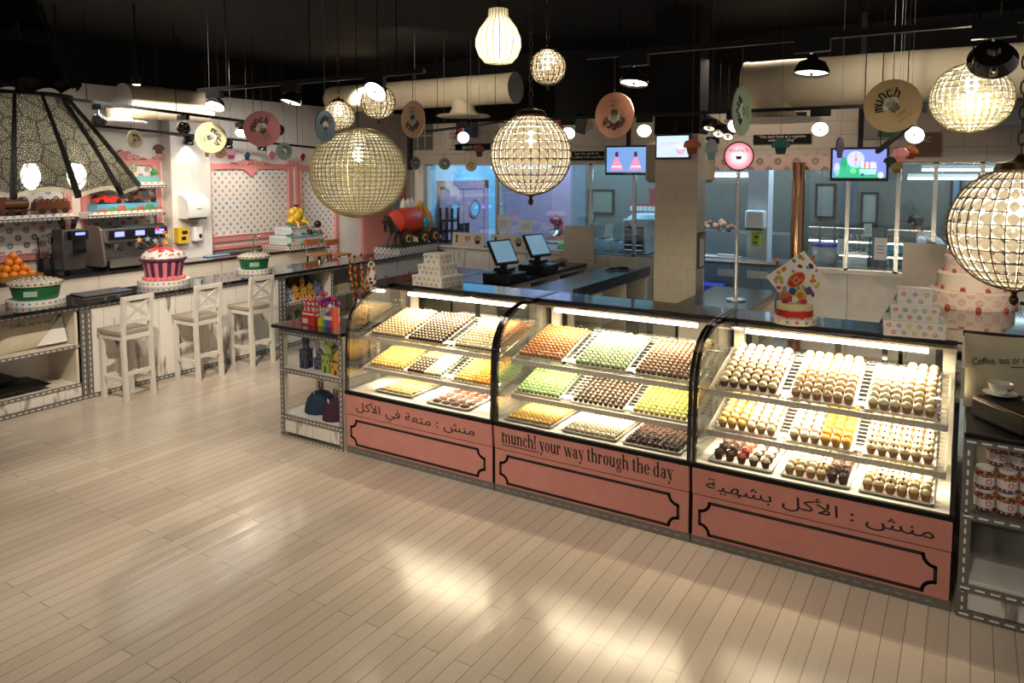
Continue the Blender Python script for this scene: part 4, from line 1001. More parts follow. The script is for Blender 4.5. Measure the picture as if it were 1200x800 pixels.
# fruit, blender, grinder, espresso machine
ZC = .936
p = at(18, 327, X=-9.02); by = p.y
bk = T('fruit_basket', 'low golden basket holding a pyramid of oranges', 'basket', (-9.05, by, ZC))
bm_ = MB().box(-9.23, by-.23, ZC, -8.87, by+.23, ZC+.012)
for a in ((-9.24, by-.24, -9.22, by+.24), (-8.88, by-.24, -8.86, by+.24), (-9.24, by-.24, -8.86, by-.22), (-9.24, by+.22, -8.86, by+.24)): bm_.box(a[0], a[1], ZC, a[2], a[3], ZC+.06)
O('woven_body', bm_, m_wood('wicker', (.22, .10, .025), (.4, .2, .05), (60, 60, 60), .6), bk)
om = mesh_of('orange', MB().ball((0, 0, .046), .046, 14, 10), mat('orange_skin', (.80, .24, .015), .4))
om.materials.append(mat('orange_navel', (.12, .14, .03), .6))
lay = [(0, 3, 4), (1, 2, 3), (2, 1, 2), (3, 1, 1)]
for lv, nx, ny in lay:
    for i in range(nx):
        for j in range(ny):
            o = bpy.data.objects.new('orange', om); COL.objects.link(o)
            o.location = (-9.05+(i-(nx-1)/2)*.094, by+(j-(ny-1)/2)*.094, ZC+.013+lv*.068)
            tag(o, ['orange in the bottom layer of the pyramid in the golden basket', 'orange in the second layer of the pyramid', 'orange in the third layer just under the top one', 'single orange at the very top of the pyramid'][lv], 'orange', ['oranges in the bottom layer', 'oranges in the second layer', 'oranges in the third layer', 'top orange'][lv])
M_CLEARP = m_glass('clear_plastic', (.86, .85, .84), 1.2, .05)
y = at(56, 322, X=-9.05).y; t = T('blender', 'clear-jugged blender with black base beside the oranges', 'blender', (-9.08, y, ZC))
O('base', MB().lathe([(.09, 0), (.1, .02), (.085, .12), (.07, .2)], (-9.08, y, ZC), 8), M_BMET, t)
O('jug', MB().lathe([(.065, .2), (.085, .42), (.083, .42), (.06, .205)], (-9.08, y, ZC), 20).tube([(-9.0, y, ZC+.4), (-8.95, y, ZC+.36), (-8.96, y, ZC+.26), (-9.01, y, ZC+.23)], .01, 6), M_CLEARP, t)
O('lid', MB().lathe([(.087, .42), (.085, .445), (.03, .455), (.03, .475)], (-9.08, y, ZC), 20), M_CLEARP, t)
y = at(87, 318, X=-9.0).y; t = T('coffee_grinder', 'tall dark coffee grinder with blue display and clear hopper', 'coffee grinder', (-9.05, y, ZC))
gw = .13
O('body', MB().box(-9.22, y-gw, ZC+.04, -8.98, y+gw, ZC+.52), mat('dark_steel', (.12, .11, .105), .35, .6), t, bv=.01)
O('head', MB().box(-8.98, y-.07, ZC+.4, -8.9, y+gw, ZC+.5), M_BLACK, t)
O('display', MB().box(-8.9, y-.02, ZC+.455, -8.896, y+.09, ZC+.485), mat('blue_display', (.1, .1, .6), .3, em=(.12, .14, 1), es=4), t)
O('dispenser', MB().box(-8.98, y-.06, ZC+.24, -8.9, y+.1, ZC+.4), M_CHROME, t); O('tray', MB().box(-8.99, y-.12, ZC, -8.86, y+gw, ZC+.05), M_BLACK, t)
O('hopper', MB().lathe([(.08, 0), (.13, .14), (.128, .14), (.078, .002)], (-9.1, y, ZC+.52), 4, a0=PI/4, a1=PI/4+2*PI), M_CLEARP, t)
y0, y1 = at(122, 326, X=-8.95).y, at(196, 318, X=-8.95).y; t = T('espresso_machine', 'wide steel espresso machine with blue displays on the back counter', 'espresso machine', (-9.08, (y0+y1)/2, ZC))
pf = [(-9.32, ZC+.05), (-8.92, ZC+.05), (-8.9, ZC+.12), (-9.06, ZC+.14), (-9.06, ZC+.3), (-8.9, ZC+.34), (-8.93, ZC+.5), (-9.3, ZC+.5)]
O('body', MB().prism(pf, y1-y0, M=Matrix.Translation((0, y0, 0))), mat('espresso_steel', (.33, .31, .29), .25, .9), t)
O('side_panel', MB().prism([(-9.34, ZC+.04), (-8.9, ZC+.04), (-8.88, ZC+.1), (-8.95, ZC+.5), (-9.02, ZC+.535), (-9.3, ZC+.535)], .03, M=Matrix.Translation((0, y0-.03, 0))), mat('grey_brown_panel', (.2, .165, .14), .3, .3), t, bv=.01)
O('cup_rail', MB().box(-9.28, y0+.02, ZC+.5, -8.96, y1-.02, ZC+.53), M_CHROME, t)
O('control_band', MB().box(-8.915, y0+.04, ZC+.36, -8.89, y1-.02, ZC+.48), M_BGLOSS, t)
for k in range(3):
    yy = y0+.12+(y1-y0-.2)*k/2.4
    O('display', MB().box(-8.89, yy, ZC+.4, -8.887, yy+.12, ZC+.46), mat('blue_display', (.1, .1, .6), .3, em=(.12, .14, 1), es=4), t)
    g = MB().cyl((-8.98, yy+.06, ZC+.24), .035, .07, 14); g.tube([(-8.95, yy+.06, ZC+.25), (-8.84, yy+.06, ZC+.235)], .011, 8, 1)
    O('brew_group', g, [M_CHROME, M_INK], t)
O('drip_tray', MB().box(-9.06, y0+.03, ZC+.1, -8.86, y1-.03, ZC+.13).box(-8.88, y0+.03, ZC+.03, -8.86, y1-.03, ZC+.1), M_STEEL, t)
for yy in (y0+.08, y1-.08): O('foot', MB().cyl((-9.0, yy, ZC), .025, .06, 12).cyl((-9.25, yy, ZC), .025, .06, 12), M_INK, t)
# dispensers on the pillar
XP = -9.2
def onp(px, py): return at(px, py, X=XP)
a, b = onp(208.5, 256), onp(233, 228); t = T('towel_dispenser', 'white curved paper towel dispenser on the pillar', 'dispenser', (XP+.1, (a.y+b.y)/2, a.z))
hz_ = b.z-a.z
O('shell', MB().prism([(0, 0), (.2, 0), (.24, hz_*.35), (.22, hz_*.75), (.12, hz_), (0, hz_)], b.y-a.y, M=Fr(Vector((XP, a.y, a.z)), Vector((1, 0, 0)), Vector((0, 1, 0)), Vector((0, 0, 1)))), mat('white_plastic', (.8, .79, .77), .25), t, bv=.015)
O('slot', MB().box(XP+.05, a.y+.05, a.z-.012, XP+.21, b.y-.04, a.z+.006), M_INK, t); O('latch', MB().box(XP+.235, (a.y+b.y)/2-.03, a.z+hz_*.4, XP+.243, (a.y+b.y)/2+.03, a.z+hz_*.44), M_STUD, t)
a, b = onp(204, 285), onp(215.5, 266); t = T('glove_box', 'small yellow box on the pillar below the towel dispenser', 'box', (XP+.05, (a.y+b.y)/2, a.z))
O('carton', MB().box(XP, a.y, a.z, XP+.1, b.y, b.z), mat('yellow_card', (.68, .45, .03), .45), t)
O('printed_mark', MB().box(XP+.1, a.y+.06, a.z+.12, XP+.102, b.y-.02, a.z+.17).box(XP+.1, a.y+.05, a.z+.04, XP+.102, b.y-.04, a.z+.09), M_INK, t)
a, b = onp(223, 283), onp(233, 264); t = T('soap_dispenser', 'white soap dispenser on the pillar beside the yellow box', 'dispenser', (XP+.05, (a.y+b.y)/2, a.z))
O('shell', MB().box(XP, a.y, a.z, XP+.1, b.y, b.z), mat('white_plastic', (.8, .79, .77), .25), t, bv=.02)
O('window', MB().ball((XP+.1, (a.y+b.y)/2+.02, a.z+.08), .025, 10, 6, 0, 1.3), M_INK, t)
# two-tier party cake and carriage cake
p = at(340, 289, Z=.94); yc = p.y; xc = -9.03
t = T('party_cake', 'two-tier pale blue cake with yellow topping, green leaves and red flowers', 'cake', (xc, yc, ZC))
O('dotted_board', MB().box(xc-.3, yc-.42, ZC, xc+.3, yc+.42, ZC+.055), m_polka('dark_dot_card', .05, .34, (.7, .62, .56), [(.12, .06, .06), (.2, .08, .07)]), t)
O('lower_tier', MB().box(xc-.24, yc-.34, ZC+.056, xc+.24, yc+.34, ZC+.2), mat('pale_blue_icing', (.55, .60, .60), .5), t, bv=.02)
O('upper_tier', MB().box(xc-.19, yc-.27, ZC+.2, xc+.19, yc+.24, ZC+.33), mat('pale_blue_icing', (.55, .60, .60), .5), t, bv=.02)
O('icing_cord', MB().tube([(xc+.245, yc-.34, ZC+.2), (xc+.245, yc+.34, ZC+.2)], .012, 6).tube([(xc+.195, yc-.27, ZC+.33), (xc+.195, yc+.24, ZC+.33)], .012, 6), mat('blue_cord', (.2, .42, .55), .4), t)
rnd = random.Random(9)
for dy, zz, xx in ((-.36, .075, .26), (-.1, .07, .26), (.3, .08, .27), (.38, .08, .2), (-.3, .22, .21), (-.02, .22, .2), (-.2, .36, .1), (.2, .24, .22)):
    lf = MB()
    for k in range(4): lf.ball((xc+xx+rnd.uniform(-.03, .03), yc+dy+rnd.uniform(-.04, .04), ZC+zz+rnd.uniform(0, .04)), .026, 6, 4, 0, .7)
    O('icing_leaf', lf, mat('leaf_icing', (.06, .2, .06), .5), t); O('red_flower', MB().ball((xc+xx+.015, yc+dy+.06, ZC+zz+.07), .018, 7, 5), mat('red_icing', (.62, .05, .03), .3), t)
yt = MB()
for dy, zz, r_ in ((.0, .50, .1), (-.06, .56, .07), (.08, .56, .07), (-.1, .42, .06), (.14, .42, .07), (.0, .6, .05)): yt.ball((xc, yc+dy, ZC+zz), r_, 10, 7)
for s in (-1, 1): yt.tube([(xc+.05, yc+s*.06, ZC+.42), (xc+.16, yc+s*.1, ZC+.4), (xc+.2, yc+s*.12, ZC+.3)], .018, 7)
O('yellow_topping', yt, mat('yellow_icing', (.78, .52, .04), .4), t)
for nm, q, r_, sz, mm in (('dark_puff', (xc+.2, yc+.27, ZC+.36), .06, 1, M_INK), ('dark_puff', (xc+.22, yc+.08, ZC+.24), .05, 1, M_INK), ('brown_puff', (xc+.21, yc+.3, ZC+.22), .05, 1, mat('brown_icing', (.2, .07, .02), .4)), ('dark_cap', (xc+.02, yc, ZC+.66), .045, .4, M_INK)):
    O(nm, MB().ball(q, r_, 9, 6, 0, sz), mm, t)
# low wooden bar chairs behind the far end of the bar
M_OAK = m_wood('warm_oak', (.36, .14, .045), (.48, .2, .07), (4, 60, 4), .4)
def oak(px, lab):
    q = at(px, 294, X=-8.2); y = q.y; x = -8.2; t = T('oak_bar_chair', lab, 'bar chair', (x, y, 0), 'oak bar chairs behind the bar'); zs = at(px, 297, X=-8.2).z
    O('seat', MB().box(x-.13, y-.15, zs-.025, x+.14, y+.15, zs), M_OAK, t, bv=.008)
    O('backrest', MB().box(x-.16, y-.16, zs+.12, x-.14, y+.16, zs+.21), M_OAK, t, bv=.006)
    for sx in (-1, 1):
        for sy in (-1, 1): O('leg', MB().tube([(x+.15*sx, y+.15*sy, 0), (x+.11*sx, y+.12*sy, zs-.025)], .013, 8), M_BMET, t)
    for sy in (-1, 1): O('back_post', MB().tube([(x-.12, y+.12*sy, zs-.02), (x-.15, y+.13*sy, zs+.19)], .010, 8), M_CHROME, t)
oak(397, 'oak bar chair with a straight backrest next to the pink doors'); oak(374, 'oak bar chair half hidden behind the party cake')
p0, p1 = at(458, 303, Z=.92), at(526, 287, Z=.92)
q0, q1 = Vector((-7.52, at(440, 300, X=-7.3).y+.25, .916)), Vector((-7.05, 9.3, .916)); ym = (q0.y+q1.y)/2; xm = -7.3
t = T('carriage_cake', 'red pumpkin carriage cake with golden ribs and dark wheels on a dotted board', 'cake', (xm, ym, .916))
O('dotted_board', MB().box(-7.55, q0.y, .916, -7.06, q1.y, 1.01), m_polka('pale_dot_card', .055, .34, (.62, .6, .58), [(.14, .14, .18), (.25, .2, .2)]), t)
O('grass_top', MB().box(-7.53, q0.y+.02, 1.01, -7.08, q1.y-.02, 1.02), mat('grass_icing', (.04, .12, .03), .7), t)
zb = 1.02
O('hood', MB().lathe([(1e-6, -.3), (.17, -.27), (.21, -.1), (.21, .12)], n=22, M=Matrix.Translation((xm, ym+.02, zb+.36)) @ Matrix.Rotation(-PI/2, 4, 'X')), mat('hood_red', (.62, .045, .02), .4), t)
cy_ = ym+.33
O('cabin', MB().lathe([(.06, .1), (.17, .16), (.2, .3), (.16, .46), (.07, .56), (1e-6, .57)], (xm, cy_, zb), 20), mat('cabin_orange', (.62, .16, .03), .4), t)
rb = MB()
for k in range(8):
    a = 2*PI*k/8; rb.tube([(xm+r_*1.03*math.cos(a), cy_+r_*1.03*math.sin(a), zb+z_) for r_, z_ in ((.06, .1), (.17, .16), (.2, .3), (.16, .46), (.07, .57))], .012, 6)
rb.ball((xm, cy_, zb+.6), .06, 9, 6)
O('golden_ribs', rb, mat('gold_icing', (.72, .45, .08), .4), t)
O('window', MB().ball((xm+.17, cy_-.09, zb+.33), .075, 12, 8, 0, 1.4), mat('window_blue', (.06, .32, .5), .3), t)
for dy, rr in ((-.24, .12), (.16, .11), (.42, .12)):
    wm = MB(); wheel(wm, (xm+.2, ym+dy, zb+rr), rr, .05, 0); wheel(wm, (xm+.23, ym+dy, zb+rr), rr*.5, .02, 1); wheel(wm, (xm+.242, ym+dy, zb+rr), rr*.28, .02, 0)
    O('wheel', wm, [mat('dark_wheel', (.035, .02, .013), .5), mat('gold_icing', (.72, .45, .08), .4)], t)
hs = MB().ball((xm+.1, ym-.4, zb+.25), .085, 10, 7, 0, .8).tube([(xm+.1, ym-.44, zb+.28), (xm+.12, ym-.52, zb+.38), (xm+.12, ym-.56, zb+.44)], [.06, .05, .04], 8).tube([(xm+.12, ym-.55, zb+.44), (xm+.13, ym-.66, zb+.38)], [.05, .03], 8)
for dx in (-.04, .04): hs.tube([(xm+.1+dx, ym-.43, zb+.22), (xm+.12+dx, ym-.52, zb+.12), (xm+.1+dx, ym-.54, zb)], [.028, .02, .018], 6).tube([(xm+.1+dx, ym-.34, zb+.22), (xm+.1+dx, ym-.33, zb+.1), (xm+.1+dx, ym-.35, zb)], [.03, .022, .018], 6)
O('horse', hs, mat('dark_horse', (.05, .03, .02), .5), t, ang=60)
wt = MB()
for dy in (-.07, .04, .13): wt.lathe([(.045, 0), (.05, .06), (.03, .1), (1e-6, .15)], (xm, ym+dy, zb+.565), 10, 0)
O('white_peaks', wt, M_WHITE, t)

# ================================================================== CASTLE SHELF AT THE END OF THE CASES
es = T('castle_shelf', 'grey metal edged shelf unit with black top at the end of the pastry cases', 'shelf unit', (-4.35, 4.3, 0))
EX0, EX1, EY0, EY1 = -4.70, -4.012, 4.09, 4.52
O('top_slab', MB().box(EX0-.05, EY0-.045, .89, EX1, EY1+.02, .918), M_BGLOSS, es, bv=.003)
for x in (EX0, EX1-.04):
    for y in (EY0, EY1-.04):
        o = O('post', MB().box(x, y, 0, x+.04, y+.04, .89), M_CREAM, es)
        if y == EY0: strip(o, (x+.02, y, .03), (x+.02, y, .87), .04, (0, -1, 0), .006, d=(.022, .018, .007))
        if x == EX0: strip(o, (x, y+.02, .03), (x, y+.02, .87), .04, (-1, 0, 0), .006, d=(.022, .018, .007))
for z, nm in ((.87, 'top_edge'), (.56, ''), (.18, ''), (.02, 'bottom_edge')):
    if not nm:
        o = O('shelf', MB().box(EX0+.01, EY0+.01, z-.01, EX1-.01, EY1-.01, z+.012), M_WHITE, es)
    else: o = es
    strip(o, (EX0, EY0, z-.012), (EX1, EY0, z-.012), .036, (0, -1, 0), .008, 'shelf_edge', d=(.022, .018, .008))
    strip(o, (EX0, EY1, z-.012), (EX0, EY0, z-.012), .036, (-1, 0, 0), .008, 'shelf_edge', d=(.022, .018, .008))
O('kick_panel', MB().box(EX0+.01, EY0+.005, .04, EX1-.01, EY0+.02, .16).box(EX0+.005, EY0+.02, .04, EX0+.015, EY1-.01, .16), M_DIST, es)
for k, (px, py, z) in enumerate(((345, 428, .574), (346, 483, .194))):
    p = at(px, py, Z=z); M = Matrix.Translation((p.x, p.y+.05, z)) @ Matrix.Rotation(.5, 4, 'Z')
    O('paper_sheet', MB().box(-.07, -.06, 0, .09, .07, .002, 0, M), M_PAPER, label=('white paper sheet under the dark blue castle tower', 'patterned paper sheet beside the blue hat on the lowest shelf')[k], cat='paper')
def castle(c, h, w, kind, colr, label, group=None, dark=.35):
    t = T('castle_ornament', label, 'ornament', c, group); m = mat('clay_%d_%d_%d' % tuple(int(q*100) for q in colr), colr, .6); x, y, z = c
    b = MB(); tw = kind == 'tower'; hb = h*(.50 if tw else .44)
    b.box(x-w/2, y-w/2, z, x+w/2, y+w/2, z+hb).box(x-w*.54, y-w*.54, z+hb*.93, x+w*.54, y+w*.54, z+hb)
    if tw: b.cyl((x, y, z+hb), w*.37, h*.17, 16).cyl((x, y, z+hb+h*.15), w*.43, h*.03, 16)
    O('walls', b, m, t, bv=.002)
    zd = z+hb+(h*.18 if tw else 0); rd = w*(.40 if tw else .46); hd = h-(zd-z)
    O('dome', MB().lathe([(rd*.8, 0), (rd*.98, hd*.14), (rd*1.04, hd*.3), (rd*.86, hd*.5), (rd*.45, hd*.68), (rd*.16, hd*.82), (rd*.13, hd*.9), (1e-6, hd)], (x, y, zd), 18), m, t)
    dk = mat('clay_shade_%d' % int(colr[0]*1000), tuple(q*dark*.4 for q in colr), .7); wn = MB()
    nx = Vector((.55, -.84, 0))
    for (fx, fz, ww, hh) in ((0, .02, .26, .32), (-.28, .55, .12, .14), (.28, .55, .12, .14)):
        a, q, e, g = x+fx*w-ww*w/2, z+hb*(fz), x+fx*w+ww*w/2, z+hb*(fz+hh)
        wn.prism([(a, q), (e, q), (e, g), ((a+e)/2, g+hb*.1), (a, g)], .002, 0, Matrix.Translation((0, y-w/2-.002, 0)))
        wn.prism([(a-x, q), (e-x, q), (e-x, g), ((a+e)/2-x, g+hb*.1), (a-x, g)], .002, 0, Fr(Vector((x+w/2, y, 0)), Vector((0, 1, 0)), Vector((1, 0, 0)), Vector((0, 0, 1))))
    O('openings', wn, dk, t)
    return t
NAVY, CHAR, LIME_, OCH, SKY, LAV, OLIVE = (.05, .065, .13), (.15, .15, .19), (.30, .42, .10), (.62, .31, .05), (.42, .52, .62), (.2, .24, .42), (.22, .18, .11)
zs = .573
castle((-4.49, 4.17, zs), .30, .075, 'tower', (.06, .07, .11), 'tallest dark blue castle tower on the castle shelf')
castle((-4.38, 4.36, zs), .29, .075, 'tower', OLIVE, 'olive grey castle tower behind the slate one')
castle((-4.365, 4.20, zs), .17, .07, 'tower', (.10, .105, .17), 'small slate castle tower between the dark blue and green towers')
castle((-4.235, 4.165, zs), .285, .08, 'tower', LIME_, 'lime green castle tower on the castle shelf')
castle((-4.115, 4.165, zs), .225, .10, 'hall', OCH, 'ochre domed castle in front on the castle shelf')
castle((-4.20, 4.42, zs), .28, .09, 'tower', (.03, .05, .10), 'navy castle tower behind the ochre domed castle')
def hat(c, r, h, colr, label):
    t = T('felt_hat', label, 'hat', c)
    m = mat('felt_%d' % int(colr[2]*1000), colr, .85)
    O('dome', MB().lathe([(r*1.04, 0), (r*1.05, h*.12), (r, h*.3), (r*.86, h*.62), (r*.55, h*.88), (r*.2, h*.99), (1e-6, h)], c, 24, flute=.02, fn=12), m, t)
    b = MB(); q = Vector(c)+Vector((0, 0, h*.97))
    b.tube([q, q+Vector((-.015, 0, .035)), q+Vector((-.012, 0, .075))], .007, 6).tube([q, q+Vector((.015, 0, .03)), q+Vector((.02, 0, .07))], .007, 6)
    O('twig_bow', b, mat('twig', (.16, .07, .035), .6), t)
    O('paper_tag', MB().box(-.03, 0, -.02, .03, .002, .02, 0, Fr(q+Vector((-.03, -.05, -.02)), Vector((.8, -.5, 0)).normalized(), Vector((.5, .8, 0)).normalized(), Vector((0, 0, 1)))), M_PAPER, t)
hat((-4.46, 4.29, .193), .125, .17, (.010, .035, .065), 'blue felt hat on the lowest shelf of the castle shelf')
hat((-4.215, 4.21, .193), .10, .165, (.05, .014, .035), 'plum felt hat beside the blue felt hat')
# sweets on its black top
def cane_box(c):
    t = T('candy_cane_box', 'red display box full of candy canes on the black shelf top', 'candy box', c); x, y, z = c; nx = .045
    O('carton', MB().box(x-.075, y-.05, z, x+.075, y+.05, z+.11), mat('candy_red', (.6, .035, .03), .35), t)
    O('carton_label', MB().box(x-.06, y-.052, z+.012, x-.005, y-.05, z+.05).box(x-.065, y-.052, z+.08, x+.065, y-.05, z+.095).box(x+.075, y-.04, z+.07, x+.077, y+.04, z+.095), mat('label_white', (.75, .68, .62), .4), t)
    for i in range(9):
        cn = MB(); xx = x-.066+.0165*i; yy = y-.02+.02*(i % 3)
        P_ = [(xx, yy, z+.11), (xx, yy, z+.20)]+[(xx-.0+.0*k, yy-.016+.016*math.cos(PI*k/6), z+.20+.02*math.sin(PI*k/6)) for k in range(1, 7)]+[(xx, yy-.032, z+.18)]
        for k in range(len(P_)-1):
            a, b = Vector(P_[k]), Vector(P_[k+1]); n = 4 if k == 0 else 1
            for j in range(n): cn.tube([a+(b-a)*j/n, a+(b-a)*(j+1)/n], .0062, 6, (j+k) % 2)
        O('candy_cane', cn, [mat('cane_white', (.8, .68, .64), .3), mat('cane_red', (.65, .06, .05), .3)], t)
cane_box((-4.47, 4.23, .918))
x, y, z = -4.29, 4.24, .918
t = T('lollipop_box', 'rainbow slanted display box with foil lollipops on the black shelf top', 'candy box', (x, y, z))
bx = MB(); cl = [(.75, .5, .03), (.55, .5, .04), (.1, .35, .12), (.05, .15, .4), (.3, .04, .3), (.65, .08, .05)]
for i in range(6):
    a, b = i/6, (i+1)/6
    bx.prism([(-.085+.17*a, 0), (-.085+.17*b, 0), (-.085+.17*b, .06+.10*b), (-.085+.17*a, .06+.10*a)], .07, i, Matrix.Translation((x, y-.05, z)))
O('carton', bx, [mat('rainbow_%d' % i, c_, .35) for i, c_ in enumerate(cl)], t)
O('carton_label', MB().box(x-.02, y-.052, z+.06, x+.075, y-.05, z+.09), mat('label_white', (.75, .68, .62), .4), t)
rnd = random.Random(12); pc = [(.6, .02, .12), (.35, .03, .35), (.7, .55, .6), (.05, .05, .12), (.65, .1, .1)]
for i in range(24):
    q = Vector((x-.09+.19*rnd.random(), y-.04+.07*rnd.random(), z+.15+.10*rnd.random()))
    lp = MB().tube([(q.x, q.y, z+.04), q], .0025, 4, 1).ball(q, .021, 8, 6)
    O('foil_lollipop', lp, [mat('foil_%d' % (i % 5), pc[i % 5], .2), M_PAPER], t)
p = at(358, 354, Y=4.30)
t = T('heart_lollipop', 'flat pink lollipop leaning beside the candy cane box', 'lollipop', (p.x, 4.30, .918))
O('disc', MB().lathe([(.035, -.006), (.042, 0), (.035, .006)], n=18, M=Matrix.Translation((p.x-.005, 4.33, 1.06)) @ Matrix.Rotation(PI/2, 4, 'X')), mat('lolly_pink', (.62, .16, .17), .25), t); O('stick', MB().tube([(p.x-.005, 4.33, .918), (p.x-.005, 4.33, 1.03)], .003, 5), M_PAPER, t)
# jar of candy sticks standing on the first case
jx, jy, jz = -4.13, 4.43, .919
t = T('candy_stick_jar', 'glass jar of tall twisted striped candy sticks on the black shelf top', 'jar', (jx, jy, jz))
O('glass', MB().lathe([(.05, 0), (.065, .01), (.065, .26), (.06, .29)], (jx, jy, jz), 20, cap=False).cyl((jx, jy, jz), .06, .006, 20), M_CLEARP, t)
for i in range(9):
    a = 2*PI*i/9; q0 = Vector((jx+.03*math.cos(a), jy+.03*math.sin(a), jz+.015)); q1 = Vector((jx+.10*math.cos(a)-.01, jy+.08*math.sin(a), jz+.46+.05*((i*2) % 4)))
    s_ = MB(); n = 26
    for k in range(n): s_.tube([q0+(q1-q0)*k/n, q0+(q1-q0)*(k+1)/n], .0085, 6, k % 3)
    O('candy_stick', s_, [mat('stick_a', [(.62, .12, .03), (.65, .3, .05), (.5, .06, .03)][i % 3], .35), mat('stick_b', (.05, .025, .015), .4), mat('stick_c', (.75, .5, .15), .4)] if i % 3 == 0 else [mat('stick_d', (.68, .25, .05), .35), mat('stick_b', (.05, .025, .015), .4), mat('stick_e', (.55, .09, .03), .4)], t)
q = Vector((-4.045, 4.46, 1.24))
O('spotted_sweet', MB().lathe([(.012, -.02), (.036, .02), (.04, .06), (.034, .1), (.02, .13), (.032, .155), (.024, .18), (1e-6, .19)], q, 14).tube([(jx+.03, jy, jz+.02), q], .005, 6, 1), [m_speck('spotted_wrap', (.75, .7, .64), [(.02, .02, .02), (.02, .02, .02), (.5, .25, .05)], 30, .42), M_PAPER], t)
# small castles on the bar shelf
zb_ = .527
def barc(px, py, h, w, kind, colr, lab, back=0):
    p = at(px, py, X=-7.19-back); castle((-7.19-back, p.y, zb_), h, w*.9, kind, colr, lab)
barc(331, 353, .26, .09, 'tower', SKY, 'pale blue castle tower at the grey post on the bar shelf')
barc(337.5, 352.5, .19, .11, 'hall', (.45, .55, .66), 'pale blue domed castle on the bar shelf')
barc(345, 351, .22, .13, 'hall', OCH, 'golden domed castle beside the pale blue one')
barc(354, 348, .30, .095, 'tower', OCH, 'tall golden castle tower in the middle of the bar shelf')
barc(362.5, 346.5, .22, .12, 'hall', (.58, .27, .045), 'amber domed castle beside the tall golden tower')
barc(369, 344.5, .24, .095, 'tower', LAV, 'slim lavender castle tower on the bar shelf')
barc(373, 343.8, .20, .10, 'hall', (.17, .2, .36), 'wide lavender castle beside the bar shelf divider')
for i, (px, colr, nm) in enumerate(((333, (.22, .10, .02), 'dark amber tower behind the pale blue castles'), (340, (.3, .13, .03), 'rust castle tower behind the golden dome'), (347, (.28, .13, .03), 'brown castle tower behind the tall golden tower'), (353, (.05, .055, .11), 'navy castle tower behind the amber dome'), (360, (.06, .06, .14), 'indigo castle tower behind the lavender castles'))):
    barc(px, 342, .27, .09, 'tower', colr, nm, .2)
for i, (px, colr, nm) in enumerate(((333, (.30, .28, .26), 'grey castle tower on the lower bar shelf'), (343, (.34, .33, .31), 'pale grey castle on the lower bar shelf'), (350.5, (.08, .17, .08), 'dark green castle tower on the lower bar shelf'), (356.5, (.10, .2, .09), 'green castle on the lower bar shelf behind the candy canes'))):
    p = at(px, 373, X=-7.2); castle((-7.22, p.y, .167), .24, .10, ('tower', 'hall')[i % 2], colr, nm)
p = at(398, 344, X=-7.2)
for k in range(4): O('wooden_tray', MB().box(-7.4, p.y-.22, zb_+.028*k, -7.1, p.y+.1, zb_+.028*k+.025), m_wood('pale_birch', (.5, .4, .25), (.58, .48, .32), (6, 40, 6)), label=['lowest', 'second', 'third', 'topmost'][k]+' pale wooden tray of the stack in the bar shelf', cat='tray', group=None)
O('moss_cushion', MB().ball((-7.25, p.y+.28, zb_+.05), .09, 10, 6, 0, .5).ball((-7.2, p.y+.36, zb_+.045), .07, 10, 6, 0, .6), mat('moss_green', (.03, .09, .02), .9), label='dark green leafy garnish beside the wooden tray stack', cat='garnish')

# ================================================================== CANDY JAR SHELF AT THE OTHER END
RX0, RX1, RY0, RY1 = .02, 1.25, 4.09, 4.8
rs = T('jar_shelf', 'grey metal edged shelf unit with candy jars beside the cupcake case', 'shelf unit', (.6, 4.45, 0))
O('top_slab', MB().box(RX0, RY0-.02, .886, RX1, RY1, .912), M_LEATH, rs, bv=.006)
for x in (RX0, RX1-.05):
    o = O('post', MB().box(x, RY0, 0, x+.045, RY0+.045, .886), M_STUD, rs); strip(o, (x+.022, RY0, .02), (x+.022, RY0, .86), .045, (0, -1, 0), .006, d=(.026, .022, .009))
    O('post', MB().box(x, RY1-.045, 0, x+.045, RY1, .886), M_STUD, rs)
for z, top in ((.868, 0), (.505, .528), (.15, .187), (.02, 0)):
    o = rs
    if top: o = O('shelf', MB().box(RX0+.02, RY0+.008, top-.03, RX1-.02, RY1, top), M_WHITE if top < .3 else M_STUD, rs)
    strip(o, (RX0, RY0, z), (RX1, RY0, z), .036, (0, -1, 0), .008, 'shelf_edge', d=(.04, .022, .009))
O('kick_panel', MB().box(RX0+.04, RY0+.004, .04, RX1-.05, RY0+.016, .13), M_DIST, rs)
O('back_panel', MB().box(RX0, RY1-.02, .02, RX1, RY1, .86), mat('dim_back', (.2, .18, .16), .6), rs)
SW = [(.5, .03, .03), (.62, .36, .03), (.06, .2, .05), (.03, .07, .25), (.6, .16, .03), (.5, .45, .35), (.3, .02, .02)]
M_SWEETS = m_speck('sweet_beads', (.2, .03, .02), SW, 75, .5, .25); M_LAB = m_polka('jar_label', .011, .3, (.8, .76, .72), [(.4, .3, .3), (.5, .4, .4)])
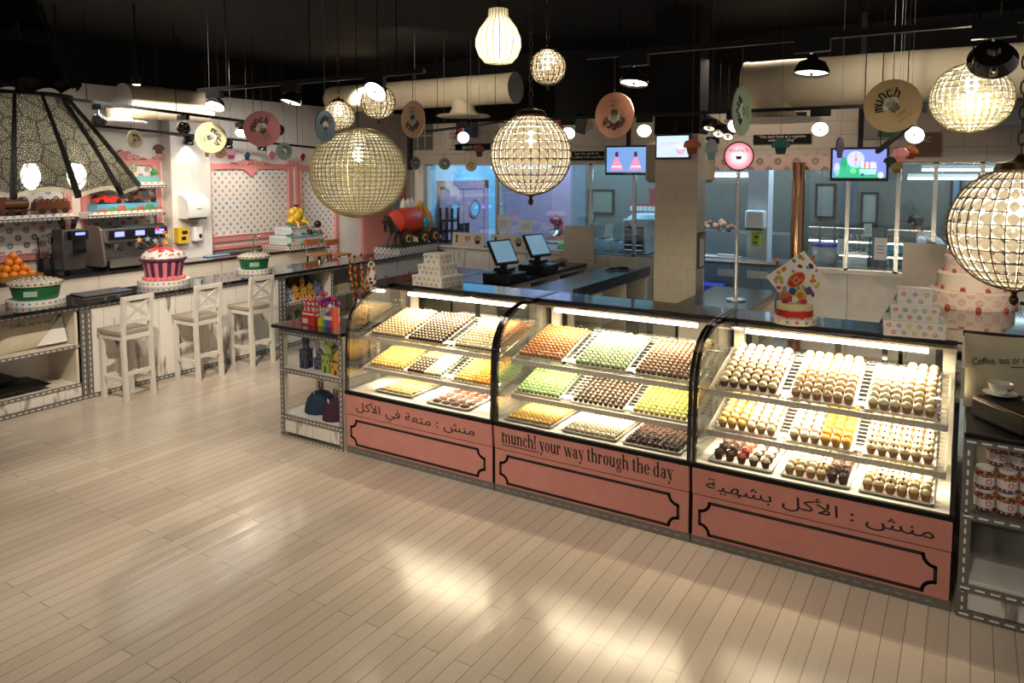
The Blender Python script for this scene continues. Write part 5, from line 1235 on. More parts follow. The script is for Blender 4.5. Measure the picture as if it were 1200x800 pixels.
def jar_proto():
    t = T('candy_jar', 'x', 'jar', (0, 0, 0), 'candy jars on the shelf')
    b = MB().lathe([(.036, 0), (.0405, .006), (.0405, .08), (.034, .088), (.033, .089)], n=20); rnd = random.Random(8)
    for z in (.012, .029, .048, .066, .08):
        for i in range(15):
            a = 2*PI*(i+.5*(z > .03))/15+rnd.uniform(-.1, .1); b.ball((.0362*math.cos(a), .0362*math.sin(a), z), .0072, 6, 4, 1+rnd.randrange(6))
    O('sweets', b, [M_SWEETS]+[mat('bead_%d' % i, c_, .2) for i, c_ in enumerate(SW[:6])], t, local=True, uv=False)
    lb = MB().lathe([(.0435, .022), (.0435, .060)], n=20)
    o = O('paper_label', lb, M_LAB, t, local=True)
    Mx = Fr(Vector((.0, -.0442, .042)), Vector((1, 0, 0)), Vector((0, 1, 0)), Vector((0, 0, 1)))
    O('round_mark', MB().prism([(.012*math.cos(k*PI/8), .012*math.sin(k*PI/8)) for k in range(16)], .001, 0, Mx).prism([(.007*math.cos(k*PI/8), .007*math.sin(k*PI/8)) for k in range(16)], .001, 1, Mx @ Matrix.Translation((0, -.0006, 0))), [mat('mark_rose', (.5, .1, .14), .4), M_PAPER], o, local=True)
    O('lid', MB().lathe([(.037, .088), (.038, .09), (.038, .100), (.036, .102)], n=24), mat('white_lid', (.78, .74, .7), .35), t, local=True)
    return t
jp = jar_proto(); first = True
rows = [(0, [.075, .165, .255, .345, .435, .525]), (1, [.072, .163, .253, .343, .433]), (2, [.12, .21, .30, .39])]
lev = ['bottom', 'middle', 'top']; nth = ['first', 'second', 'third', 'fourth', 'fifth', 'sixth']
for lv, xs_ in rows:
    for k, x in enumerate(xs_):
        lab = 'candy jar, %s from the grey post in the %s layer of the stack' % (nth[k], lev[lv]); loc = (RX0+.02+x, RY0+.06+.0*lv+(.05 if lv == 2 else 0), .5285+.1068*lv)
        if first: jp.scale = (1, 1, 1.045); jp.location = loc; jp.rotation_euler = (0, 0, .35); jp['label'] = lab; first = False
        else: dup(jp, loc, .35+random.uniform(-.2, .2), lab)
# cushion, black box, cup on top
M = leaning(Vector((.195, 4.55, .914)), Vector((.985, .17, 0)).normalized(), Vector((-.17, .985, 0)).normalized(), .14)
c = T('cushion', 'cream cushion lettered Coffee, tea or me? standing on the candy jar shelf', 'cushion', (.195, 4.55, .914))
O('cover', pillow_mb(.375, .385, .08, M), M_CUSH, c, ang=60)
lt = O('lettering', hand('Coffee, tea or me?', .05, M @ Matrix.Translation((-.155, -.043, .225)) @ Matrix.Rotation(-.12, 4, 'Y'), width=.285), M_INK, c)
lt2 = O('underline', MB().box(.035, -.043, .222, .11, -.041, .226, 0, M @ Matrix.Rotation(-.08, 4, 'Y')), M_INK, c)
bx = T('leather_box', 'folded black leather cushion carrying the teacup on the jar shelf', 'cushion', (.4, 4.3, .9))
a, b = Vector((.04, 4.36, 0)), Vector((.255, 4.08, 0)); d = (b-a).normalized(); nn = Vector((-d.y, d.x, 0))
Mb = Fr(Vector((a.x, a.y, .9125)), d, nn, Vector((0, 0, 1)))
O('cover', MB().box(.0, .0, .0, .36, .25, .113, 0, Mb), M_LEATH, bx, bv=.02)
O('piping', MB().tube([Mb @ Vector(q) for q in ((.008, .0, .110), (.355, .0, .110))], .003, 5), mat('tan_piping', (.35, .16, .08), .5), bx)
M_CHINA = mat('white_china', (.82, .8, .77), .15)
def teacup(c, lab):
    t = T('teacup', lab, 'teacup', c, 'white teacups on saucers')
    O('saucer', MB().lathe([(.03, 0), (.045, .004), (.075, .013), (.076, .015), (.045, .008), (1e-6, .007)], c, 28), M_CHINA, t)
    O('cup', MB().lathe([(.024, .008), (.03, .012), (.046, .03), (.054, .058), (.056, .064), (.053, .062), (.043, .03), (.02, .014), (1e-6, .014)], c, 28), M_CHINA, t)
    v = Vector((.5, -.85, 0)).normalized(); s_ = Vector((.85, .5, 0)).normalized(); mk = MB()
    for k, (a, b, r_) in enumerate(((.008, .042, .0075), (.018, .036, .006), (.03, .044, .006), (.022, .048, .005))): mk.ball(Vector(c)+v*.0475+s_*a-v*(abs(a)*.25)+Vector((0, 0, b)), r_, 7, 5, k % 2, 1)
    O('flower_print', mk, [mat('print_rust', (.45, .16, .06), .3), mat('print_green', (.1, .15, .04), .3)], t)
    q = Vector(c)+Vector((-.2, .98, 0))*.052
    O('handle', MB().tube([q+Vector((0, 0, .054)), q+Vector((-.005, .022, .05)), q+Vector((-.005, .026, .035)), q+Vector((0, .002, .022))], .004, 6), M_CHINA, t)
p = at(1172, 463, Z=1.027); teacup((p.x, p.y, 1.026), 'white teacup with rust flower print on the black leather cushion')
p = at(1220, 474, Z=1.027); teacup((p.x, p.y, 1.026), 'white teacup cut off by the picture edge on the black cushion')

# ================================================================== ON TOP OF THE CASES
ZT = 1.2325
def box_stack(c, rz, label, tiers):
    z = c[2]
    names = ['bottom', 'middle', 'top']
    for i, (w, d, h) in enumerate(tiers):
        M = Matrix.Translation((c[0], c[1], z)) @ Matrix.Rotation(rz, 4, 'Z'); t = T('gift_box', '%s white dotted box of %s' % (names[i], label), 'box', (c[0], c[1], z), 'white dotted boxes of %s' % label, rz)
        O('carton', MB().box(-w/2, -d/2, 0, w/2, d/2, h*.72), M_PAPER, t, local=True)
        O('lid', MB().box(-w/2-.003, -d/2-.003, h*.7, w/2+.003, d/2+.003, h), M_PAPER, t, local=True)
        mk = MB(); k = 0
        for axis in range(4):
            L = (w, d)[axis % 2]; dd = (d, w)[axis % 2]/2+.0035; n = max(3, int(L/.043))
            for r_ in range(2 if h > .08 else 1):
                for q in range(n):
                    if r_ == 1 and q == n-1: continue
                    u = -L/2+L*(q+.5+.5*r_)/n; zz = h*(.5 if h <= .08 else (.72, .26)[r_])
                    Mq = Matrix.Rotation(axis*PI/2, 4, 'Z') @ Matrix.Translation((u, -dd, zz)) @ Matrix.Rotation(PI/2, 4, 'X')
                    mk.cyl((0, 0, -.0005), .0115, .0015, 14, k % 6, Mq).cyl((0, 0, .001), .005, .0008, 10, 6, Mq); k += 1
        O('dots_print', mk, [mat('dot_%d' % i_, q, .5) for i_, q in enumerate(DOTS)]+[M_PAPER], t, local=True)
        z += h+.0005
box_stack((-.245, 4.73, ZT), .1, 'the stack by the candy jar end', [(.30, .24, .085), (.235, .19, .085), (.17, .14, .085)])
box_stack((-3.62, 4.77, ZT), -.06, 'the stack on the first pastry case', [(.30, .27, .085), (.23, .21, .085), (.165, .15, .085)])
# sweet bouquet with a tilted jelly bean card
p = at(925, 382, Z=ZT); gx, gy = p.x, p.y+.14
t = T('sweet_bouquet', 'drum cake of lollipops with a tilted jelly bean box behind, red bow', 'gift', (gx, gy, ZT)); c = (gx, gy, ZT)
cake_board(c, .13, .035, t)
O('drum', MB().lathe([(.105, .035), (.105, .118), (.1, .122)], c, 36), mat('drum_cream', (.72, .62, .36), .45), t)
O('ribbon', MB().lathe([(.1065, .045), (.1065, .083)], c, 36), mat('ribbon_red', (.55, .02, .02), .35), t)
fv = Vector((.2, -.98, 0)); sv = Vector((.98, .2, 0)); q = Vector(c)+fv*.109+Vector((0, 0, .064))
bw = MB()
for s in (-1, 1): bw.prism([(0, -.008), (s*.05, -.026), (s*.055, .026), (0, .008)] if s > 0 else [(0, .008), (s*.055, .026), (s*.05, -.026), (0, -.008)], .012, 0, Fr(q-fv*-.0, sv, -fv, Vector((0, 0, 1))))
O('bow', bw, mat('ribbon_red', (.55, .02, .02), .35), t)
cm_ = Vector(c)+Vector((0, .05, .255)); Mc = Fr(cm_, sv, -fv, Vector((0, 0, 1))) @ Matrix.Rotation(-PI/4+.12, 4, 'Y')
cd_ = O('card_box', MB().box(-.135, 0, -.115, .135, .03, .115, 0, Mc), M_PAPER, t)
bn = MB(); rnd = random.Random(21); bc_ = [(.62, .32, .02), (.45, .5, .03), (.55, .05, .02), (.1, .25, .05), (.65, .2, .02), (.08, .02, .03), (.22, .32, .4)]
for i in range(44):
    u, v = rnd.uniform(-.122, .122), rnd.uniform(-.102, .102)
    if abs(u) < .07 and abs(v) < .05: continue
    r_ = rnd.uniform(.007, .016); bn.lathe([(r_, 0), (r_*.8, .003), (1e-6, .004)], n=12, m=i % 7, M=Mc @ Matrix.Translation((u, 0, v)) @ Matrix.Rotation(PI/2, 4, 'X') @ Matrix.Rotation(rnd.uniform(0, 3), 4, 'Z') @ Matrix.Diagonal((1.25, .85, 1, 1)))
O('bean_print', bn, [mat('bean_%d' % i, q_, .35) for i, q_ in enumerate(bc_)], cd_)
Mo = Mc @ Matrix.Rotation(PI/4-.12, 4, 'Y') @ Matrix.Rotation(-.75, 4, 'Y')
ov = lambda a, b, dy, m: MB().prism([(a*math.cos(k*PI/12), b*math.sin(k*PI/12)) for k in range(24)], .0015, m, Mo @ Matrix.Translation((-.005, dy, 0)))
em = ov(.062, .04, -.0025, 1); em.merge(ov(.055, .034, -.004, 0))
O('oval_emblem', em, [mat('emblem_red', (.55, .02, .02), .35), mat('emblem_gold', (.65, .42, .06), .35)], cd_)
O('lettering', text_mb('Jelly', .03, Mo @ Matrix.Translation((-.005, -.006, .004)), align='CENTER').merge(text_mb('Belly', .03, Mo @ Matrix.Translation((-.002, -.006, -.022)), align='CENTER')), mat('emblem_cream', (.75, .6, .2), .4), cd_)
for i, (u, zz, r_, colr) in enumerate(((-.06, .165, .032, (.42, .2, .07)), (.03, .175, .036, (.5, .5, .04)), (-.015, .195, .022, (.02, .05, .2)), (.075, .2, .022, (.12, .03, .2)), (-.03, .15, .02, (.5, .03, .05)), (.0, .145, .022, (.75, .7, .66)), (-.055, .135, .02, (.2, .05, .04)), (.045, .14, .02, (.55, .03, .05)))):
    q = Vector(c)+sv*u+fv*.05+Vector((0, 0, zz)); lp = MB().tube([(q.x, q.y, ZT+.11), q], .003, 5, 1)
    Mq = Fr(q, sv, fv, Vector((0, 0, 1))) @ Matrix.Rotation(PI/2, 4, 'X'); lp.lathe([(r_*.7, -.008), (r_, 0), (r_*.7, .008)], n=16, M=Mq)
    if i < 2: lp.lathe([(r_*.55, .009), (r_*.5, .011)], n=14, m=2, M=Mq).lathe([(r_*.55, -.009), (r_*.5, -.011)], n=14, m=2, M=Mq)
    O('lollipop', lp, [mat('lolly_%d' % i, colr, .3), M_PAPER, mat('lolly_swirl', (.6, .12, .04), .3)], t)
for s, px in ((-1, 0), (1, 1)):
    a = Vector(c)+sv*(.09*s)+Vector((0, .07, .15)); b = Vector(c)+sv*(.13*s if s < 0 else .085)+Vector((0, .09, .40)); sk = MB()
    for k in range(12): sk.tube([a+(b-a)*k/12, a+(b-a)*(k+1)/12], .008, 6, k % 3)
    O('candy_stick', sk, [mat('stick_b', (.05, .025, .015), .4), mat('stick_d', (.68, .25, .05), .35), mat('stick_e', (.55, .09, .03), .4)], t)
# side case behind with the tall cake
sc_ = T('side_case', 'glass pastry case set crosswise behind the dotted box stack', 'display case', (-.05, 5.65, 0))
O('cabinet', MB().box(-.42, 5.0, 0, .72, 6.35, .46), M_WHITE, sc_)
O('top_slab', MB().box(-.44, 4.99, 1.2, .32, 6.36, 1.2325), M_BGLOSS, sc_)
pf = [(.72, .47), (.71, .8), (.68, .98), (.62, 1.1), (.5, 1.18), (.33, 1.215)]
vs = []
for x, z in pf: vs += [(x, 5.02, z), (x, 6.33, z)]
O('front_glass', MB().add(vs, [(2*j, 2*j+1, 2*j+3, 2*j+2) for j in range(len(pf)-1)]), M_GLASS, sc_, ang=60)
for y in (5.0, 6.33):
    f = MB()
    for (xa, za), (xb, zb2) in zip(pf, pf[1:]):
        d = Vector((xb-xa, 0, zb2-za)); L = d.length; d.normalize(); f.box(0, 0, -.012, L, .022, .012, 0, Fr(Vector((xa, y, za)), d, Vector((0, 1, 0)), Vector((-d.z, 0, d.x))))
    f.box(-.42, y, .46, -.39, y+.022, 1.2); O('side_frame', f, M_BGLOSS, sc_)
O('deck', MB().box(-.4, 5.02, .46, .71, 6.33, .475), M_DECK, sc_)
p = at(1137, 362, Z=1.235); wx, wy = p.x+.0, p.y+.2; z = 1.2325
t = T('wedding_cake', 'tall five-tier pale wedding cake with red flowers between the tiers', 'cake', (wx, wy, z))
tr = [(.258, .115, 1), (.205, .115, 0), (.168, .115, 1), (.136, .11, 0), (.09, .12, 0)]; rnd = random.Random(5)
M_WDOT = m_polka('rose_dot_icing', .07, .36, (.66, .55, .46), [(.6, .36, .3), (.62, .42, .36)]); M_WPL = mat('ivory_icing', (.68, .58, .47), .5)
M_FLRED = mat('flower_red', (.38, .05, .04), .5)
for i, (r_, h, dd) in enumerate(tr):
    O('tier', MB().lathe([(r_, 0), (r_, h-.012), (r_-.012, h)], (wx, wy, z), 40), M_WDOT if dd else M_WPL, t)
    for k in range(9):
        a = 2*PI*k/9+i*.3; fl = MB(); q = Vector((wx+(r_+.004)*math.cos(a), wy+(r_+.004)*math.sin(a), z+.012)); sd = Vector((-math.sin(a), math.cos(a), 0))
        for j in range(5): fl.ball(q+sd*(.011*math.cos(2*PI*j/5))+Vector((0, 0, .011*math.sin(2*PI*j/5))), .008, 6, 4)
        O('sugar_flower', fl.ball(q+Vector((.006*math.cos(a), .006*math.sin(a), 0)), .006, 6, 4), M_FLRED, t, uv=False)
    z += h

# ================================================================== SERVICE COUNTERS BEHIND THE CASES
def service(x0, x1, y0, y1, name, label, bays, open_side=1, lipw=.07, upstand=0):
    t = T(name, label, 'counter', ((x0+x1)/2, (y0+y1)/2, 0))
    tp = MB().box(x0, y0, .87, x1, y1, .91)
    if upstand: tp.box(x1-.02, y0, .85, x1+.01, y1, .91+upstand)
    O('worktop', tp, M_DARKWOOD, t)
    b = MB().box(x0+.02, y0+.02, .04, x0+.05, y1-.02, .87)
    O('back_panel', b, M_BLACK, t)
    xf = x1-.02
    for i in range(bays+1):
        y = y0+.03+(y1-y0-.06)*i/bays; O('divider', MB().box(x0+.05, y-.012, .04, xf, y+.012, .87), M_CREAM, t)
    for z in (.06, .48): O('shelf', MB().box(x0+.05, y0+.02, z-.02, xf, y1-.02, z), M_CREAM, t)
    strip(t, (xf, y0, .85), (xf, y1, .85), .035, (1, 0, 0), d=(.02, .018, .006))
    return t
service(-5.72, -5.0, 6.2, 7.75, 'work_table', 'black work table in the aisle behind the first pastry case', 2)
service(-4.98, -4.33, 6.75, 8.98, 'till_counter', 'open shelved till counter carrying two touch screens', 3)
service(-3.95, -3.36, 6.7, 8.75, 'pack_counter', 'open shelved counter with a raised black edge beside the shop pillar', 3, upstand=.05)
service(-2.3, -1.66, 6.6, 7.95, 'glossy_counter', 'glossy black counter beside the shop pillar holding the lit sign post', 2)
M_SCREEN = mat('till_screen', (.03, .05, .07), .12, em=(.25, .45, .6), es=.55)
def till(px, py, lab):
    p = at(px, py, Z=.912); t = T('till_terminal', lab, 'till', (p.x-.1, p.y, .912)); x, y, z = p.x-.1, p.y, .912
    O('cash_drawer', MB().box(x-.18, y-.19, z, x+.18, y+.17, z+.10), M_BMET, t, bv=.006)
    O('stand', MB().box(x-.1, y-.08, z+.11, x+.08, y+.08, z+.15).box(x-.04, y-.04, z+.15, x+.0, y+.04, z+.26), M_BMET, t)
    M = Fr(Vector((x-.02, y, z+.33)), Vector((.25, .968, 0)), Vector((-.83, .21, -.52)).normalized(), Vector((-.50, .13, .855)))
    s_ = O('screen', MB().box(-.17, 0, -.15, .17, .035, .15, 0, M), M_BMET, t, bv=.005)
    O('display', MB().box(-.15, -.003, -.125, .15, 0, .13, 0, M), M_SCREEN, s_)
    return t
till(601, 330, 'black touch screen till closer to the work table'); till(640, 319, 'black touch screen till further along the counter')
p = at(630, 319, Z=.915); t = None
p = at(668, 313, Z=.912); O('wrapped_bundle', MB().ball((p.x-.25, p.y+.25, .95), .08, 10, 6, 0, .5).ball((p.x-.28, p.y+.12, .945), .07, 10, 6, 0, .5), mat('straw_tan', (.36, .22, .1), .8), label='tan wicker bundle on the till counter behind the screens', cat='basket')
for k, (px, py, w_, h_, colr, lab) in enumerate(((703, 338, .16, .12, (.36, .25, .14), 'tan carton in the open shelf of the raised-edge counter'), (718, 333, .13, .12, (.12, .11, .15), 'dark carton in the open shelf of the raised-edge counter'), (735, 330, .18, .1, (.5, .42, .3), 'pale carton at the pillar end of the open shelf'))):
    p = at(px, py, X=-3.5); O('carton', MB().box(-3.72, p.y-w_/2, .483, -3.45, p.y+w_/2, .483+h_).box(-3.70, p.y-w_/2+.01, .483+h_, -3.47, p.y-w_/2+.03, .483+h_+.04), mat('carton_%d' % k, colr, .7), label=lab, cat='carton')
for k, (px, lab) in enumerate(((670, 'clear bag of cups in the open shelf under the tills'), (640, 'dark bowl in the open shelf under the tills'))):
    p = Vector((0, (8.59, 7.865)[k], 0)); O(('cup_bag', 'mixing_bowl')[k], MB().ball((-4.62, p.y, .585), .10, 10, 7, 0, .9) if k == 0 else MB().lathe([(.08, 0), (.13, .07), (.135, .1), (.125, .1), (.07, .01)], (-4.62, p.y, .484), 18), mat('bag_clear', (.55, .6, .65), .2) if k == 0 else mat('bowl_dark', (.06, .08, .06), .3), label=lab, cat=('bag', 'bowl')[k])
p = at(728, 317, Z=.912); wr = MB()
for k in range(7): wr.tube([(p.x-.18+.02*k, p.y-.1+.03*k, .922+.012*(k % 3)), (p.x-.05+.02*k, p.y+.16-.01*k, .925+.014*(k % 2))], .008, 5)
O('tong_bundle', wr, M_BRONZE, label='loose bundle of metal tongs on the raised-edge counter', cat='tongs')
# lit round sign on a post
p = at(862, 352, Z=.912); zc = at(862, 183, Y=p.y).z
t = T('lit_sign_post', 'round pink backlit sign on a steel post on the glossy counter', 'sign', (p.x, p.y, .912))
O('post', MB().cyl((p.x, p.y, .912), .018, zc-.912-.11, 12), M_STEEL, t); O('base', MB().cyl((p.x, p.y, .912), .09, .015, 24), M_STEEL, t)
fv = Vector((-p.x, -p.y, 0)).normalized(); sv = Vector((-fv.y, fv.x, 0)); Ms = Fr(Vector((p.x, p.y, zc)), sv, -fv, Vector((0, 0, 1))); Mr = Ms @ Matrix.Rotation(PI/2, 4, 'X')
R_ = .125
def glow_disc():
    m, nt, b = nmat('sign_glow'); tc = nd(nt, 'TexCoord'); ln = nd(nt, 'VectorMath', {0: tc.outputs['Object']}, operation='LENGTH')
    c = ramp(nt, ln.outputs['Value'], [(.04, (1, .96, .95)), (.085, (1, .55, .6)), (.125, (.75, .2, .28))]); nt.links.new(c, b.inputs['Emission Color']); b.inputs['Emission Strength'].default_value = 1.1
    b.inputs['Base Color'].default_value = (.6, .2, .25, 1); return m
O('rim', MB().lathe([(R_, -.03), (R_+.012, -.02), (R_+.012, .03), (R_, .035)], n=32, M=Mr, cap=False), M_BRONZE, t)
gd = bpy.data.objects.new('glowing_face', mesh_of('glowing_face', MB().cyl((0, 0, -.02), R_, .045, 32), glow_disc())); COL.objects.link(gd); gd.parent = t
gd.location = Vector((0, 0, zc-.912)); gd.rotation_euler = Mr.to_euler()
O('round_lettering', text_mb('munch', .065, Ms @ Matrix.Translation((0, -.036, .035)), align='CENTER').merge(MB().prism([(-.02, -.03), (.02, -.03), (.028, .0), (-.028, .0)], .001, 0, Ms @ Matrix.Translation((0, -.035, 0)))), mat('rose_ink', (.45, .08, .12), .4), gd if False else t)

# boards on the kitchen sill and wall
M_BOARD = mat('pale_board', (.66, .58, .48), .6)
def heart(s): return [(s*.06*16*math.sin(a)**3, s*.06*(13*math.cos(a)-5*math.cos(2*a)-2*math.cos(3*a)-math.cos(4*a))) for a in [2*PI*k/28 for k in range(28)]]
def cup_icon(mb, M, s, m=0):
    mb.prism([(-.55*s, -.1*s), (-.38*s, -.75*s), (.38*s, -.75*s), (.55*s, -.1*s)], .001, m, M)
    for u, v in ((-.5, .15), (-.2, .4), (.15, .5), (.5, .2)):
        pts = [M @ Vector((s*(u+.26*math.cos(a)), -.001, s*(v+.24*math.sin(a)))) for a in [2*PI*k/10 for k in range(10)]]; mb.tube(pts, .045*s, 4, m, closed=True)
    return mb
for (xa, xb, yb_, lab) in ((530, 567, 287, 'love cupcake board on the sill closer to the carriage cake'), (575, 616, 290, 'love cupcake board on the sill above the till screens')):
    a = at(xa, yb_-3, Y=9.36).x; b = at(xb, yb_-3, Y=9.36).x; h = .21; w_ = b-a
    M = leaning(Vector(((a+b)/2, 9.352, .987)), Vector((1, 0, 0)), Vector((0, 1, 0)), .12)
    t = T('love_board', 'board with a black I, a pink heart and a cupcake: '+lab, 'board', ((a+b)/2, 9.35, .987)); t['label'] = lab
    O('panel', MB().box(-w_/2, 0, 0, w_/2, .012, h, 0, M), M_BOARD, t)
    k = MB(); x = -w_*.36
    k.box(x-.014, -.002, .06, x+.014, 0, .17, 0, M).box(x-.03, -.002, .06, x+.03, 0, .07, 0, M).box(x-.03, -.002, .16, x+.03, 0, .17, 0, M)
    O('lettering', cup_icon(k, M @ Matrix.Translation((w_*.3, -.002, .11)), .085), M_INK, t)
    O('heart', MB().prism(heart(.062), .001, 0, M @ Matrix.Translation((-.01, -.002, .12))), mat('heart_rose', (.55, .22, .22), .5), t)
for n, (xa, xb, yt_, yb_, lab) in enumerate(((661, 696, 264, 303, 'blank pale board hung on the counter wall beside the tills'), (1058, 1110, 284, 336, 'large blank pale board hung on the wall beside the wedding cake'))):
    a, b = at(xa, 290, Y=9.3), at(xb, 290, Y=9.3); z0, z1 = at(xa, yb_, Y=9.3).z, at(xa, yt_, Y=9.3).z
    t = T('blank_board', lab, 'board', ((a.x+b.x)/2, 9.3, z0)); O('panel', MB().box(a.x, 9.29, z0, b.x, 9.31, z1), M_BOARD, t); O('ledge', MB().box(a.x-.02, 9.26, z0-.05, b.x+.02, 9.34, z0-.005), M_WHITE, t)
    O('bracket', MB().box((a.x+b.x)/2-.02, 9.3, z0-.04, (a.x+b.x)/2+.02, 9.4, z0), M_STEEL, t)
# clipboard on the pillar side
q = at(823, 300, X=px1+.005); t = T('clipboard', 'brown clipboard hung on the pillar side', 'clipboard', (px1+.02, PY+.12, 1.1))
O('panel', MB().box(px1+.002, PY+.03, 1.12, px1+.02, PY+.24, 1.5), mat('hardboard', (.16, .08, .04), .5), t); O('sheet', MB().box(px1+.02, PY+.05, 1.14, px1+.023, PY+.2, 1.44), M_PAPER, t); O('clip', MB().box(px1+.02, PY+.09, 1.43, px1+.035, PY+.17, 1.48), M_STEEL, t)

# ================================================================== POSTERS OVER THE KITCHEN WINDOWS
YB = YK-.024
def poster(x0, x1, y0, y1, label, mtl, parts=None, th=.015):
    a = at(x0, y1, Y=YB); b = at(x1, y0, Y=YB); t = T('wall_poster', label, 'poster', ((a.x+b.x)/2, YB, a.z)); w_, h = b.x-a.x, b.z-a.z
    O('panel', MB().box(a.x, YB-th, a.z, b.x, YB+.003, b.z), mtl, t)
    M = Fr(Vector(((a.x+b.x)/2, YB-th-.001, a.z)), Vector((1, 0, 0)), Vector((0, 1, 0)), Vector((0, 0, 1)))
    if parts: parts(t, M, w_, h)
    return t
def tx_lines(lines, size, colr, z0=None, dz=None):
    def f(t, M, w_, h):
        mb = MB(); n = len(lines); st = h/(n+.6) if dz is None else dz
        for i, l in enumerate(lines):
            mb.merge(text_mb(l, size*h, M @ Matrix.Translation((0, 0, h-st*(i+.95) if z0 is None else z0*h-st*i)), align='CENTER', th=.001))
        O('lettering', mb, colr, t)
    return f
M_WINK = mat('chalk_ink', (.62, .58, .52), .6); M_GREYP = mat('grey_print', (.10, .095, .09), .5)
def keepcalm(t, M, w_, h):
    mb = MB()
    for i, (l, s_) in enumerate((('KEEP', .13), ('CALM', .13), ('and', .07), ('EAT', .11), ('CUPCAKES', .10))): mb.merge(text_mb(l, s_*h*1.15, M @ Matrix.Translation((0, 0, h*(.66-.145*i))), align='CENTER'))
    cup_icon(mb, M @ Matrix.Translation((0, 0, h*.87)), h*.07); O('lettering', mb, M_INK, t)
poster(519, 545, 147, 179, 'pale poster reading keep calm and eat cupcakes', mat('poster_beige', (.56, .49, .42), .6), keepcalm)
def panes(t, M, w_, h):
    f = MB()
    for i in range(1, 3): f.box(-w_/2+w_*i/3-.012, 0, .02, -w_/2+w_*i/3+.012, .004, h-.02, 0, M)
    f.box(-w_/2, 0, h*.5-.012, w_/2, .004, h*.5+.012, 0, M); O('grid', f, mat('grid_taupe', (.33, .29, .25), .5), t)
poster(482, 507, 142, 176, 'dark gridded picture beside the keep calm poster', M_GREYP, panes)
def fest(t, M, w_, h):
    O('flag_shape', MB().prism([(-w_*.45, h*.1), (-w_*.1, h*.25), (-w_*.2, h*.65), (-w_*.4, h*.55)], .001, 0, M), mat('poster_red', (.5, .03, .03), .5), t)
poster(535, 560, 141, 162, 'blue poster with a red shape behind the bright spotlight', mat('poster_blue', (.03, .055, .17), .5), fest)
poster(534, 575, 168, 176.5, 'black quote strip under the blue poster', M_BLACK, tx_lines(['BAKED FRESH'], .62, M_WINK, .25))
def quote(lines, s_): return tx_lines(lines, s_, M_WINK)
poster(668, 708, 177, 188, 'black quote board reading Save the earth behind the hanging screen', M_BLACK, quote(["Save the earth it's", 'the planet with cupcakes'], .42))
poster(883, 951, 156.5, 169, 'long black quote board over the dotted band', M_BLACK, quote(["\u201cYou can't look at a cupcake", 'without smiling\u201d'], .42))
poster(822, 843, 160, 168.5, 'small black plaque beside the shop pillar', M_BLACK, tx_lines(['munch'], .5, M_WINK, .3))
poster(886, 945, 131, 143, 'black plaque behind the round air diffuser', M_BLACK, tx_lines(['cupcakes'], .5, M_WINK, .3))
poster(648, 660, 139, 171, 'narrow red poster beside the crystal globe', mat('poster_crimson', (.42, .02, .02), .5), lambda t, M, w_, h: O('white_band', MB().box(-w_*.3, 0, h*.3, w_*.3, .001, h*.4, 0, M), M_PAPER, t))
poster(612, 643, 143, 165, 'pale grey poster with red heading behind the crystal globe', mat('poster_pale', (.5, .46, .42), .6), lambda t, M, w_, h: O('heading', text_mb('munch', h*.35, M @ Matrix.Translation((0, 0, h*.6)), align='CENTER'), mat('poster_red', (.5, .03, .03), .5), t))
def mug(t, M, w_, h): O('mug_drawing', MB().prism([(-.14, .2), (.02, .16), (.06, .42), (-.1, .46)], .001, 0, M).prism([(.04, .2), (.14, .24), (.12, .36), (.05, .34)], .001, 1, M), [M_INK, mat('mug_tan', (.3, .2, .12), .5)], t)
poster(664, 706, 147, 172, 'pale poster with a black mug drawing', mat('poster_pale2', (.46, .42, .38), .6), mug)
def ho(t, M, w_, h): O('white_script', text_mb('NSC', h*.3, M @ Matrix.Translation((-.05, 0, h*.62)), align='CENTER', shear=.2), M_WINK, t)
poster(1072, 1103, 155, 184, 'brown poster with white script beside the big round sign', mat('poster_brown', (.16, .09, .04), .5), ho)
def grn(t, M, w_, h): O('green_patch', MB().box(-w_*.15, 0, h*.05, w_*.35, .001, h*.6, 0, M), mat('poster_green', (.02, .1, .05), .5), t)
poster(1012, 1062, 120, 163, 'lilac grey poster with a dark green patch behind the round sign', mat('poster_lilac', (.24, .21, .22), .6), grn)

# ================================================================== KITCHEN THINGS SEEN THROUGH THE GLASS
def steel_table(x0, x1, y0, y1, label):
    t = T('steel_table', label, 'table', ((x0+x1)/2, (y0+y1)/2, 0))
    O('tabletop', MB().box(x0, y0, .88, x1, y1, .92), M_STEEL, t)
    for x in (x0+.04, x1-.04):
        for y in (y0+.04, y1-.04): O('leg', MB().cyl((x, y, 0), .022, .88, 10), M_STEEL, t)
    O('under_shelf', MB().box(x0+.04, y0+.04, .28, x1-.04, y1-.04, .3), M_STEEL, t)
steel_table(-5.3, -3.3, 10.0, 10.8, 'long steel table behind the kitchen glass near the lilac partition')
steel_table(at(934, 320, Y=10.25).x+.05, 2.4, 10.0, 10.8, 'steel table behind the glass beside the wedding cake')
def place(px, py, Y, z=None):
    p = at(px, py, Y=Y) if z is None else at(px, py, Z=z); return p
x0, x1 = at(729, 280, Y=10.2).x, at(757, 280, Y=10.2).x
t = T('tray_oven', 'white tray oven with five dark slots behind the glass by the pillar', 'oven', ((x0+x1)/2, 10.4, .921)); z1 = at(740, 257, Y=10.2).z
O('housing', MB().box(x0, 10.2, .921, x1, 10.75, z1), mat('oven_white', (.55, .58, .6), .35), t, bv=.02)
for k in range(5):
    zz = .96+(z1-1.0-.06)*k/5; o = O('slot', MB().box(x0+.04, 10.19, zz, x1-.04, 10.205, zz+.075), M_INK, t); O('tray_edge', MB().box(x0+.05, 10.18, zz+.02, x1-.05, 10.192, zz+.035), M_CHROME, o)
